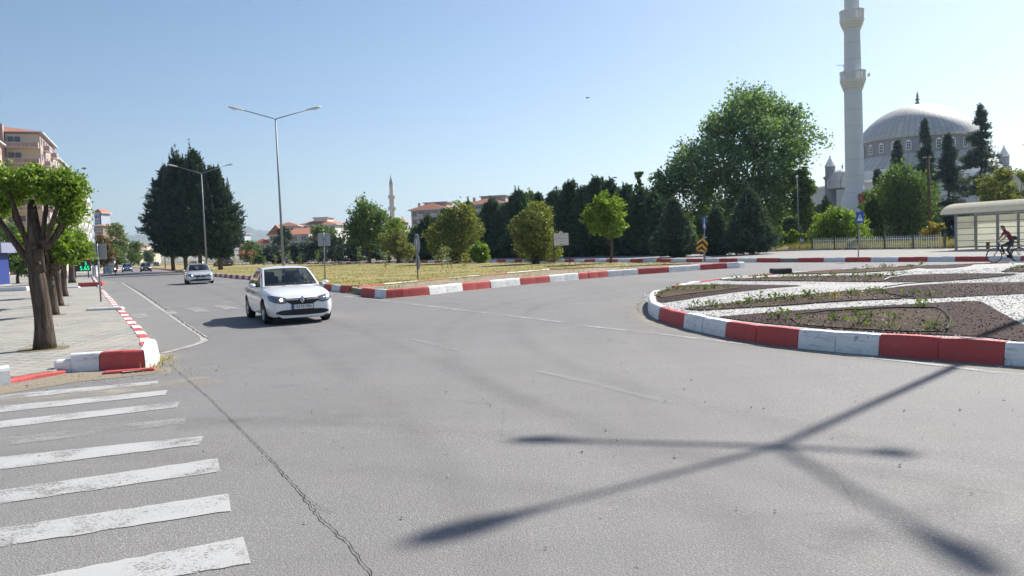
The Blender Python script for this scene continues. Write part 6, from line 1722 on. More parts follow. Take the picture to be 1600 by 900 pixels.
def hip_roof(m, x0, x1, y0, y1, z, rise, over=.6, ridge=.5, mat=0, soffit=1):
    a, b, c, d = x0 - over, x1 + over, y0 - over, y1 + over; ym = (c + d) / 2; r_ = (d - c) / 2 * ridge
    if (b - a) < (d - c): xm = (a + b) / 2; rx = (b - a) / 2 * ridge; rid = [(xm, c + rx, z + rise), (xm, d - rx, z + rise)]
    else: rid = [(a + r_, ym, z + rise), (b - r_, ym, z + rise)]
    vs = [(a, c, z), (b, c, z), (b, d, z), (a, d, z)] + rid
    if (b - a) < (d - c): fs = [(0, 1, 4), (1, 2, 5, 4), (2, 3, 5), (3, 0, 4, 5)]
    else: fs = [(0, 1, 5, 4), (1, 2, 5), (2, 3, 4, 5), (3, 0, 4)]
    m.add(vs, fs, mat); m.add([(a, c, z - .02), (b, c, z - .02), (b, d, z - .02), (a, d, z - .02)], [(3, 2, 1, 0)], soffit)
    for p, q in ((0, 1), (1, 2), (2, 3), (3, 0)):
        A, B = vs[p], vs[q]; m.add([A, B, (B[0], B[1], z - .22), (A[0], A[1], z - .22)], [(0, 3, 2, 1)], soffit)
# --- left row. local x runs along the street front (towards the far end), local -y faces the street
ROW = math.atan2(0.918, -0.396)
def row_block(name, label, px, Y, length, depth, eave, floors, wall, trim, cols, gable_balc=False, chim=None, rise=2.6):
    X = atX(px, Y)
    t = thing(name, label, 'apartment block', (X, Y, 0), ROW)
    m = MB(); fh = eave / floors
    # street front is the local -y side (towards the road, to the right)
    # local y grows to the left of the street direction, so the block fills y in [0, depth]
    m.box((length / 2, depth / 2, eave / 2), (length, depth, eave), 0)
    for f in range(1, floors): m.box((length / 2, -.03, f * fh), (length, .07, .22), 1)
    m.build('wall', [wall, trim], t)
    r = MB(); hip_roof(r, 0, length, 0, depth, eave + .22, rise, .7, .6); r.build('roof', ['roof_tile', 'window_frame'], t)
    for i in range(cols):
        x = length * (i + .5) / cols
        for f in range(max(0, floors - 6), floors):
            z = f * fh + fh * .52
            if i % 3 == 1:
                add_window(t, (2.0, 1.9, 1), x, -.06, z - .1); add_balcony(t, (3.4, 1.2, wall, 'window_frame'), x, -.01, f * fh + .12)
            else: add_window(t, (1.5, 1.4, 1), x, -.06, z)
    for cx, cy in (chim or []):
        c = MB(); c.box((cx, cy, eave + rise * .7), (1.0, 1.2, 2.6), 0); c.box((cx, cy, eave + rise * .7 + 1.4), (1.2, 1.4, .2), 1); c.build('chimney', ['wall_brown', 'wall_grey'], t)
    return t, fh
EV = 28.6
t, fh = row_block('apartment_block', 'mauve apartment block with cream balcony recess, second building from the left edge', 75.5, 164, 24, 15, EV, 9, 'wall_mauve', 'wall_cream', 6, chim=[(3, 12)], rise=1.6)
# gable end that faces the camera: cream recess with balconies on the right, mauve wall with small windows on the left
m = MB(); m.box((-.06, 3.1, EV / 2), (.1, 5.8, EV - .6), 0); m.build('recess_wall', 'wall_cream', t)
m = MB(); m.box((-.9, 10.1, EV / 2 + .7), (1.8, 8.0, EV + 1.4), 0); m.add([(-1.8, 6.1, EV + 1.4), (-1.8, 14.1, EV + 1.4), (-1.8, 14.1, EV + 3.6), (0.6, 6.1, EV + 1.4), (0.6, 14.1, EV + 1.4), (.6, 14.1, EV + 3.6)], [(0, 2, 1), (3, 4, 5), (0, 3, 5, 2)], 0); m.build('gable_wall', 'wall_mauve', t)
for f in range(3, 9):
    add_balcony(t, (5.9, 1.5, 'wall_mauve', 'wall_cream'), -.12, 3.1, f * fh + .1, R(-90))
    add_window(t, (2.4, 2.0, 1), -.14, 4.5, f * fh + 1.45, R(-90)); add_window(t, (1.7, 1.5, 1), -1.85, 7.6, f * fh + 1.6, R(-90))
for k, yy in enumerate((9.6, 11.0)):
    c = MB(); c.lathe([(.28, 0), (.28, .9), (.45, 1.0), (.5, 1.4), (.3, 1.7), (0, 1.72)], 12, 0, (-.6, yy, EV + 2.2 + .4 * k)); c.build('flue', 'black_metal', t, True)
row_block('apartment_block', 'cream apartment block adjoining the mauve one, seen edge on', 95.5, 189, 34, 14, 27.2, 9, 'wall_cream', 'wall_white', 8, chim=[(4, 6), (24, 5)])
row_block('apartment_block', 'white sunlit apartment block, long balconied front above the pollarded trees', 117, 225, 66, 14, 27.0, 9, 'wall_white', 'window_frame', 13, chim=[(10, 5), (38, 5)])
t, fh = row_block('apartment_block', 'salmon apartment block cut by the left edge of the picture', -19.0, 131, 20, 13, 24.2, 8, 'wall_salmon', 'wall_cream', 4, rise=3.0)
for f in range(4, 8):
    for yy in (1.6, 5.2): add_window(t, (1.2, 1.6, 0), -.06, yy, f * fh + 1.6, R(-90))
m = MB(); m.box((-.9, 3.2, 13.4), (1.8, 6.0, 4.0), 0); m.build('bay', 'wall_white', t)
# generic far house: px range, eave row, roof top row, distance
def far_house(name, label, cat, px0, px1, yeave, yroof, Y, wall, floors, cols, depth=12, rz=0.0, roof='hip', trim='wall_white', z0=0.0, balc=False, vis=3, ridge=.6):
    X0, X1 = atX(px0, Y), atX(px1, Y); wd = X1 - X0; pm = (px0 + px1) / 2
    ev = topz(pm, yeave, Y); rs = max(.4, topz(pm, yroof, Y) - ev)
    t = thing(name, label, cat, ((X0 + X1) / 2, Y, z0), rz)
    m = MB(); m.box((0, depth / 2, ev / 2), (wd, depth, ev), 0); fh = ev / floors
    for f in range(1, floors): m.box((0, -.03, f * fh), (wd, .06, .2), 1)
    m.build('wall', [wall, trim], t)
    r = MB()
    if roof == 'hip': hip_roof(r, -wd / 2, wd / 2, 0, depth, ev + .2, rs, .8, ridge)
    elif roof == 'gable':
        o = .5; r.add([(-wd / 2 - o, -o, ev), (wd / 2 + o, -o, ev), (wd / 2 + o - rs * .6, depth / 2, ev + rs), (-wd / 2 - o + .2, depth / 2, ev + rs), (wd / 2 + o, depth + o, ev), (-wd / 2 - o, depth + o, ev)], [(0, 1, 2, 3), (3, 2, 4, 5)], 0)
    r.build('roof', ['roof_tile', 'window_frame'], t)
    for f in range(max(0, floors - vis), floors):
        for i in range(cols):
            x = -wd / 2 + wd * (i + .5) / cols
            if balc and i % 2: add_window(t, (round(wd / cols * .75, 1), 1.9, 1), x, -.05, f * fh + fh * .5); add_balcony(t, (round(wd / cols * .9, 1), 1.2, wall, 'window_frame'), x, -.01, f * fh + .12)
            else: add_window(t, (1.4, 1.4, 1), x, -.05, f * fh + fh * .55)
    return t, wd, ev, rs
def penthouse(t, x0, x1, y0, y1, z0, z1, wall='wall_pinkgrey'):
    m = MB(); m.box(((x0 + x1) / 2, (y0 + y1) / 2, (z0 + z1) / 2), (x1 - x0, y1 - y0, z1 - z0), 0); m.box(((x0 + x1) / 2, (y0 + y1) / 2, z1 + .12), (x1 - x0 + .9, y1 - y0 + .9, .24), 1); m.build('stair_tower', [wall, 'wall_grey'], t)
t, wd, ev, rs = far_house('apartment_block', 'grey apartment block with tiled roof and box tower left of the largest shrub', 'apartment block', 643, 700, 328, 317, 230, 'wall_grey', 6, 5, 14, R(-16), balc=True, trim='wall_white')
penthouse(t, -2.6, 4.2, 4, 9, ev, topz(675, 316, 230)); m = MB(); m.box((-4.6, 5, ev + 1.2), (.7, .7, 2.4)); m.build('chimney', 'wall_pinkgrey', t)
t, wd, ev, rs = far_house('apartment_block', 'second apartment block with tiled roof and box tower behind the hedge', 'apartment block', 732, 792, 319, 309, 240, 'wall_grey', 6, 5, 14, R(-16), balc=True)
penthouse(t, -2.8, 5.0, 4, 9, ev, topz(760, 306, 240)); m = MB(); m.box((-5.2, 5, ev + 1.2), (.8, .8, 2.6)); m.build('chimney', 'wall_pinkgrey', t)
far_house('house', 'small pale house with tiled roof at the foot of the distant minaret', 'house', 606, 628, 347, 340, 300, 'wall_pinkgrey', 5, 3, 10, R(-10))
t, wd, ev, rs = far_house('apartment_block', 'white apartment row with orange roofs left of the tall loose tree', 'apartment block', 466, 527, 352, 343, 270, 'wall_white', 5, 7, 14, R(-8), balc=True)
penthouse(t, -1.6, 3.2, 2, 8, ev, topz(492, 340.5, 270), 'wall_white')
far_house('house', 'blue grey house with large orange gable roof behind the square lawn sign', 'house', 454, 484, 366, 355.5, 205, 'wall_bluewhite', 3, 2, 9, R(-4), 'gable')
far_house('house', 'house with orange hipped roof just right of the tall lamp post', 'house', 441, 464, 353, 347.5, 250, 'wall_pinkgrey', 4, 3, 10, R(6))
far_house('house', 'stepped house with tiled roof just left of the tall lamp post', 'house', 423, 442, 368, 352, 235, 'wall_pinkgrey', 4, 2, 10, R(10))
far_house('house', 'low house with red tiled roof left of the stepped house', 'house', 398, 424, 382, 373.5, 240, 'wall_cream', 3, 3, 10, R(4))
far_house('house', 'low tiled roof house beside the dark conifer group', 'house', 379, 400, 385, 380, 250, 'wall_cream', 3, 2, 9, R(-3))
t, wd, ev, rs = far_house('tower_block', 'distant grey white tower block touching the conifer edge with satellite dishes', 'tower block', 374, 384, 366, 364.5, 420, 'wall_bluewhite', 8, 2, 10, 0)
for k, (x, z) in enumerate(((1.4, ev - 6.5), (.4, ev - 12))):
    m = MB(); m.lathe([(.0, 0), (.5, .08), (.9, .3)], 14, 0, (0, 0, 0), Matrix.Translation((x, -.6, z)) @ Matrix.Rotation(R(70), 4, 'X'), cap=False); m.build('satellite_dish', 'sign_white', t)
t, wd, ev, rs = far_house('apartment_block', 'blue edged white block with red hip roof at the end of the left row', 'apartment block', 152, 163, 333, 327, 330, 'wall_bluewhite', 7, 2, 6, R(-6), balc=False, trim='blue_trim', vis=4)
m = MB(); m.box((wd / 2 - .25, -.08, ev * .72), (.5, .12, ev * .56)); m.build('corner_trim', 'blue_trim', t)
far_house('house', 'brown house in front of the blue edged white block', 'house', 151, 164, 353, 351, 300, 'wall_brown', 5, 3, 10, 0, trim='wall_cream')
for px0, px1, ye, yr, Y, lab in ((231, 241, 393, 389.5, 520, 'distant house with red roof at the end of the far road'), (212, 219, 390, 387, 560, 'distant pale block on the hill left of the road end'), (222, 231, 384, 382.5, 900, 'distant pale house row on the bare hill')):
    far_house('house', lab, 'house', px0, px1, ye, yr, Y, 'wall_cream', 4, 2, 10, 0)
# distant minaret
def minaret(name, label, X, Y, prof, rings, mats_, seams=0):
    t = thing(name, label, 'minaret', (X, Y, .2))
    m = MB(); m.lathe(prof, 20, 0); m.build('shaft', mats_[0], t)
    return t
Yd_ = 330; Xd_ = atX(616, Yd_); zt = lambda y: topz(614, y, Yd_)
t = minaret('minaret', 'slim distant minaret rising between the loose tree and the grey block', Xd_, Yd_, [(1.6, 0), (1.6, zt(345)), (1.15, zt(338)), (1.05, zt(307)), (.85, zt(303)), (.8, zt(289))], None, ['wall_white'])
for yy, rr in ((327, 1.75), (309, 1.55)):
    m = MB(); m.lathe([(1.05, zt(yy + 3)), (rr, zt(yy)), (rr, zt(yy - 3)), (rr - .15, zt(yy - 3)), (rr - .15, zt(yy - .5)), (.9, zt(yy - .5))], 20, 0, cap=False); m.build('balcony', 'wall_white', t)
m = MB(); m.lathe([(.85, zt(289)), (.9, zt(288)), (.12, zt(277)), (.2, zt(276)), (.05, zt(274)), (0, zt(272))], 16, 0, cap=False); m.build('spire', 'wall_grey', t)

# ------------------------------------------------------------------ mosque and its minaret
def lead():
    t = NT('lead_sheet')
    tc = t.node('ShaderNodeTexCoord'); sp = t.node('ShaderNodeSeparateXYZ'); t.link(tc.outputs['Object'], sp.inputs[0])
    an = t.math('MULTIPLY', t.math('ARCTAN2', sp.outputs[1], sp.outputs[0]), 64 / (2 * math.pi))
    fr = t.math('ABSOLUTE', t.math('SUBTRACT', t.math('FRACT', an), .5))
    seam = t.ramp(fr, [(.43, 0.0), (.47, 1.0)])
    zz = t.math('FRACT', t.math('MULTIPLY', sp.outputs[2], .52)); sz = t.ramp(zz, [(.0, 1.0), (.045, 0.0)])
    cell = t.node('ShaderNodeTexWhiteNoise'); cell.noise_dimensions = '2D'
    cb = t.node('ShaderNodeCombineXYZ'); t.link(t.math('FLOOR', an), cb.inputs[0]); t.link(t.math('FLOOR', t.math('MULTIPLY', sp.outputs[2], .52)), cb.inputs[1]); t.link(cb.outputs[0], cell.inputs['Vector'])
    c = t.mix(cell.outputs['Value'], (0.44, 0.44, 0.43), (0.60, 0.595, 0.575)); c = t.mix(t.noise(.7, 5, .6), c, (0.54, 0.525, 0.49))
    c = t.mix(t.math('MULTIPLY', t.math('MAXIMUM', seam, sz), .6), c, (0.18, 0.185, 0.195))
    t.col(c); t.rough(.58); t.b.inputs['Metallic'].default_value = .15; t.bump(seam, .4, .05); return t.m
lead()
def stonepanels():
    t = NT('minaret_stone')
    tc = t.node('ShaderNodeTexCoord'); sp = t.node('ShaderNodeSeparateXYZ'); t.link(tc.outputs['Object'], sp.inputs[0])
    zz = t.math('FRACT', t.math('MULTIPLY', sp.outputs[2], 1 / 2.75)); sz = t.ramp(zz, [(.0, 1.0), (.035, 0.0)])
    an = t.math('FRACT', t.math('MULTIPLY', t.math('ARCTAN2', sp.outputs[1], sp.outputs[0]), 16 / (2 * math.pi))); sa = t.ramp(t.math('ABSOLUTE', t.math('SUBTRACT', an, .5)), [(.46, 0.0), (.485, .6)])
    c = t.mix(t.noise(.5, 5, .6, t.coord((3, 3, .3))), (0.70, 0.715, 0.73), (0.84, 0.845, 0.84)); c = t.mix(t.math('MAXIMUM', t.math('MULTIPLY', sz, .75), t.math('MULTIPLY', sa, .6)), c, (0.33, 0.34, 0.36))
    t.col(c); t.rough(.8); return t.m
stonepanels()
plain('mosque_wall', (0.66, 0.68, 0.69), 0.85, var=0.1, scale=0.5)
plain('mosque_white', (0.80, 0.79, 0.77), 0.8, var=0.08)
plain('mosque_grey', (0.27, 0.28, 0.31), 0.8, var=0.12)
plain('muqarnas_yellow', (0.62, 0.52, 0.30), 0.7)
plain('door_red', (0.42, 0.05, 0.05), 0.6)
YM = 150; XM = atX(1436, YM); TZ = lambda y: topz(1436, y, YM) - .3
t = thing('mosque', 'grey mosque with broad lead dome, window drum and small turrets', 'mosque', (XM, YM, .3), R(10))
DR = 91 / FPX * YM
m = MB(); zr, ztop = TZ(219), TZ(163.5); n = 14; prof = []
for i in range(n + 1):
    hC = ztop - zr; RS = (DR * DR * .96 + hC * hC) / (2 * hC); a0 = math.asin((RS - hC) / RS); a = a0 + (math.pi / 2 - a0) * i / n; prof.append((max(.05, RS * math.cos(a)), zr + RS * math.sin(a) - (RS - hC)))
m.lathe(prof, 64, 0, cap=False); m.lathe([(DR * .985, zr - .35), (DR * 1.02, zr - .2), (DR * 1.02, zr), (DR * .99, zr + .05)], 64, 0, cap=False)
m.build('dome', 'lead_sheet', t, True)
m = MB(); m.lathe([(.5, ztop - .1), (.35, ztop + .4), (.15, ztop + .6), (.42, ztop + .95), (.12, ztop + 1.3), (.3, ztop + 1.6), (.08, ztop + 1.85), (.18, ztop + 2.05), (.03, ztop + 2.3), (.02, ztop + 3.0), (0, ztop + 3.02)], 14, 0, cap=False); m.build('finial', 'mosque_grey', t, True)
m = MB(); zd = TZ(246); m.lathe([(DR * .965, zd), (DR * .965, zr - .3)], 64, 0, cap=False); m.build('drum', 'mosque_grey', t)
wz0, wz1 = TZ(241), TZ(226)
for k in range(28):
    a = 2 * math.pi * (k + .5) / 28; m = MB(); w_ = .92; h_ = wz1 - wz0
    T = Matrix.Rotation(a, 4, 'Z') @ Matrix.Translation((DR * .965 + .03, 0, wz0)) @ Matrix.Rotation(R(90), 4, 'Z')
    pts = [(-w_ / 2, 0), (w_ / 2, 0), (w_ / 2, h_ - w_ / 2)] + [(w_ / 2 * math.cos(R(b)), h_ - w_ / 2 + w_ / 2 * math.sin(R(b))) for b in (30, 60, 90, 120, 150)] + [(-w_ / 2, h_ - w_ / 2)]
    m.add([(x, -.06, z) for x, z in pts], [tuple(range(len(pts)))], 0, T)
    q = [(x * .78, z * .86 + .13) for x, z in pts]
    for xa, xb in ((-.33, -.03), (.03, .33)):
        for za, zb in ((.12, .55), (.62, 1.05), (1.12, 1.45)):
            if zb < h_: m.add([(xa, -.075, za), (xb, -.075, za), (xb, -.075, zb), (xa, -.075, zb)], [(0, 1, 2, 3)], 1, T)
    m.build('window', ['mosque_white', 'window_glass'], t)
m = MB(); z2 = TZ(268); m.lathe([(DR * 1.22, z2), (DR * .97, zd + .02)], 48, 0, cap=False); m.build('skirt_roof', 'lead_sheet', t, True)
m = MB(); z3 = TZ(282); m.lathe([(DR * 1.2, z3), (DR * 1.24, z2 - .1), (DR * 1.24, z2)], 48, 0, cap=False); m.build('cornice', 'mosque_white', t)
HB = 16.0; z4 = TZ(288)
m = MB(); m.box((0, 0, z4 / 2), (HB * 2, HB * 2, z4), 0); m.box((0, 0, z4 + .2), (HB * 2 + .8, HB * 2 + .8, .5), 1); m.lathe([(DR * 1.2, z4), (DR * 1.2, z3)], 48, 0, cap=False)
for s_ in (-1, 1):
    for q in (-1, 1): m.box((s_ * (HB - .7), q * (HB + .05), z4 / 2), (1.6, .5, z4), 2); m.box((s_ * (HB + .05), q * (HB - .7), z4 / 2), (.5, 1.6, z4), 2)
m.build('prayer_hall', ['mosque_wall', 'mosque_white', 'mosque_grey'], t)
for k in range(5):
    for side_ in (0, 1):
        m = MB(); T = Matrix.Translation((0, 0, 0)) if side_ == 0 else Matrix.Rotation(R(-90), 4, 'Z')
        w_ = 2.0; h_ = 4.0; x0 = -11 + k * 5.5
        pts = [(-w_ / 2, 0), (w_ / 2, 0), (w_ / 2, h_ - 1)] + [(w_ / 2 * math.cos(R(b)), h_ - 1 + w_ / 2 * math.sin(R(b))) for b in (30, 60, 90, 120, 150)] + [(-w_ / 2, h_ - 1)]
        m.add([(x0 + x, -HB - .03, 3 + z) for x, z in pts], [tuple(range(len(pts)))], 0, T); m.add([(x0 + x * .8, -HB - .05, 3.2 + z * .9) for x, z in pts], [tuple(range(len(pts)))], 1, T)
        m.build('window', ['mosque_white', 'window_glass'], t)
def turret(label_y, px, yt, yb, Y):
    q = t.matrix_basis.inverted() if False else None
for (px, ytip) in ((1299, 240), (1569.5, 224)):
    Xw_ = atX(px, YM - 6) ; Yw_ = YM - 6
    loc = Matrix.Rotation(-R(10), 4, 'Z') @ Vector((Xw_ - XM, Yw_ - YM, 0)); zt_ = topz(px, ytip, Yw_) - .3
    m = MB(); m.lathe([(.95, 0), (.95, zt_ - 4.6), (1.2, zt_ - 4.4), (1.2, zt_ - 4.1), (.85, zt_ - 4.0), (.85, zt_ - 2.3)], 12, 0, (loc.x, loc.y, 0)); m.lathe([(.95, zt_ - 2.35), (.95, zt_ - 2.2), (.12, zt_ - .7), (.16, zt_ - .5), (.03, zt_ - .3), (0, zt_)], 12, 1, (loc.x, loc.y, 0), cap=False)
    m.build('turret', ['mosque_grey', 'mosque_white'], t)
for (px, yc, r_, Yo) in ((1318, 284, 2.6, -7), (1558, 276, 2.6, -4)):
    Xw_ = atX(px, YM + Yo); loc = Matrix.Rotation(-R(10), 4, 'Z') @ Vector((Xw_ - XM, Yo, 0)); z0_ = topz(px, yc, YM + Yo) - .3
    m = MB(); m.lathe([(r_, z0_ - 1.2), (r_ * 1.03, z0_)] + [(r_ * math.cos(math.pi / 2 * i / 8) + .02, z0_ + r_ * .85 * math.sin(math.pi / 2 * i / 8)) for i in range(9)] + [(.1, z0_ + r_ * .9), (.18, z0_ + r_ * 1.05), (.03, z0_ + r_ * 1.2), (0, z0_ + r_ * 1.5)], 24, 0, (loc.x, loc.y, 0), cap=False)
    m.build('small_dome', 'lead_sheet', t, True)
Yn = 135; XN = at(1336, 330, Yn)[0]; NZ = lambda y: topz(1333, y, Yn) - .3
t = thing('minaret', 'tall pale stone minaret with two balconies cut off by the top of the picture', 'minaret', (XN, Yn, .3), R(11))
pm_ = Yn / FPX
m = MB(); m.box((0, 0, NZ(292) / 2), (4.3, 4.3, NZ(312)), 0) if False else None
m.lathe([(2.35, 0), (2.3, NZ(318)), (1.58, NZ(296)), (1.5, NZ(290)), (1.42, NZ(142))], 16, 0, cap=False)
m.lathe([(1.36, NZ(128)), (1.27, NZ(46))], 16, 0, cap=False); m.lathe([(1.2, NZ(34)), (1.1, NZ(-70))], 16, 0, cap=False); m.build('shaft', 'minaret_stone', t)
for yb, yp0, yp1, r0, r1 in ((142, 127, 112, 1.42, 2.04), (48, 33, 17, 1.27, 1.92), (-70, -84, -98, 1.1, 1.7)):
    m = MB(); m.lathe([(r0 + .08, NZ(yb)), (r0 + .12, NZ(yb - 2)), (r1 * .86, NZ((yb + yp0) / 2)), (r1, NZ(yp0)), (r1 + .06, NZ(yp0 - 1.2)), (r1, NZ(yp0 - 1.5)), (r1 - .12, NZ(yp0 - 1.5)), (.9, NZ(yp0 - 1.5))], 16, 0, cap=False)
    zlo, zhi = NZ(yp0 - 1.5), NZ(yp1)
    m.lathe([(r1 - .02, zhi - .22), (r1 + .05, zhi - .2), (r1 + .05, zhi), (r1 - .14, zhi), (r1 - .14, zhi - .22)], 16, 0, cap=False)
    for k in range(48):
        a = 2 * math.pi * k / 48; m.box(((r1 - .07) * math.cos(a), (r1 - .07) * math.sin(a), (zlo + zhi - .2) / 2), (.10, .13 if k % 3 else .24, zhi - zlo - .2), 0, a)
    for rw_ in range(3):
        zc = NZ(yb + (yp0 - yb) * (.22 + .27 * rw_)); rr = np.interp(zc, [NZ(yb - 2), NZ((yb + yp0) / 2), NZ(yp0)], [r0 + .12, r1 * .86, r1]) + .02
        for k in range(24):
            a = 2 * math.pi * (k + .5 * (rw_ % 2)) / 24
            m.add([(rr, 0, .17), (rr, -.12, 0), (rr, 0, -.17), (rr, .12, 0)], [(0, 1, 2, 3)], 1, Matrix.Translation((0, 0, zc)) @ Matrix.Rotation(a, 4, 'Z'))
    m.build('balcony', ['mosque_white', 'muqarnas_yellow'], t)
m = MB(); m.lathe([(1.0, NZ(-98)), (1.0, NZ(-150)), (1.15, NZ(-152)), (.1, NZ(-220)), (.05, NZ(-240)), (0, NZ(-241))], 16, 0, cap=False); m.build('spire', 'lead_sheet', t)
m = MB(); dd = Vector((0.05, -1, 0)).normalized(); m.box((.1, -2.2, NZ(313)), (1.6, .5, 1.9), 0); m.build('door', 'door_red', t)
m = MB(); m.box((2.25, -1.0, NZ(119)), (.35, .3, .5), 0); m.tube([(2.0, -.8, NZ(119)), (2.25, -1, NZ(119))], .04, 5); m.build('loudspeaker', 'sign_white', t)
m = MB(); m.tube([(-1.95, -.6, NZ(120)), (-2.1, -.6, NZ(102))], .03, 5); m.tube([(-3.4, -.6, NZ(103.5)), (-1.9, -.6, NZ(104))], .025, 5)
for k in range(6): m.tube([(-3.3 + .25 * k, -.6, NZ(101.5)), (-3.3 + .25 * k, -.6, NZ(106))], .015, 4)
m.build('antenna', 'post_grey', t)

# blue kiosk at the left edge with dark awning band
plain('kiosk_blue', (0.02, 0.045, 0.22), 0.5); plain('kiosk_band', (0.24, 0.26, 0.36), 0.6)
Yk = 70; Xk = atX(-5, Yk); t = thing('kiosk', 'blue kiosk with grey roof band and white lettering at the left edge', 'kiosk', (Xk, Yk, ZP), R(12))
zk = topz(8, 396, Yk); zk1 = topz(8, 380, Yk)
m = MB(); m.box((-2.5, 1.3, zk / 2), (5.0, 2.6, zk), 0); m.build('wall', 'kiosk_blue', t)
m = MB(); m.box((-2.3, 1.3, (zk + zk1) / 2), (5.8, 3.4, zk1 - zk), 0)
for k in range(6): m.box((.25 - k * .26, -.415, (zk + zk1) / 2 - .05), (.16, .02, .26), 1)
m.build('roof', ['kiosk_band', 'sign_white'], t)
m = MB()
rk = random.Random(3)
for cx in (-.25, -.62):
    z = zk - .35
    while z > .5: m.box((cx, -.012, z), (.13 * rk.uniform(.7, 1.1), .02, .10), 0); z -= .19
m.build('lettering', 'plate_white', t)
m = MB(); m.box((-2.5, 1.2, .06), (5.2, 2.9, .12), 0); m.build('base', 'concrete', t)
# led sign with green figures between the trunks
Yv = 96; Xv = atX(127, Yv); t = thing('led_sign', 'dark electronic sign with glowing green figures beside the forked trunk', 'sign', (Xv, Yv, ZP), R(-4))
z0_, z1_ = topz(127, 425, Yv), topz(127, 402, Yv)
m = MB(); m.box((0, 0, (z0_ + z1_) / 2), (2.3, .18, z1_ - z0_), 0)
for txt, sz, x, z, mi in (('5', .62, .62, .02, 1), ('5.65', .72, .45, -.52, 1), ('+', .7, -.55, .5, 1), ('AC', .34, .72, .60, 2), ('IK', .34, 1.0, .60, 3)):
    vs_, fs_ = text_geo(txt, sz); m.add([(x + v[0], -.1, (z0_ + z1_) / 2 + z + v[1]) for v in vs_], fs_, mi)
m.build('display', ['black_metal', 'led_green', 'led_red', 'led_amber'], t)
m = MB()
m.box((-.8, .02, z0_ / 2), (.1, .1, z0_)); m.build('leg', 'black_metal', t); m = MB(); m.box((.8, .02, z0_ / 2), (.1, .1, z0_)); m.build('leg', 'black_metal', t)
# white utility cabinet and bollard on the far left pavement
for px, py, w_, h_, Y, lab, nm, cat in ((173, 421, 1.4, 2.6, 135, 'tall white utility cabinet behind the motorcyclist', 'utility_cabinet', 'cabinet'), (147.5, 423, .5, 1.3, 100, 'pale stone bollard behind the leaning sign post', 'stone_bollard', 'bollard'), (168.5, 421, .9, 1.1, 120, 'blue white bin on the kerb near the motorcyclist', 'litter_bin', 'bin')):
    m = MB(); m.box((0, 0, h_ / 2), (w_, .5, h_), 0, bev=.06); m.box((0, 0, h_ + .03), (w_ + .1, .6, .06), 1, bev=.02); m.box((0, -.26, h_ * .55), (w_ * .7, .02, h_ * .6), 1)
    o = m.build(nm, ['white_sign', 'wall_bluewhite']); o.location = (atX(px, Y), Y, .1); tag(o, lab, cat)
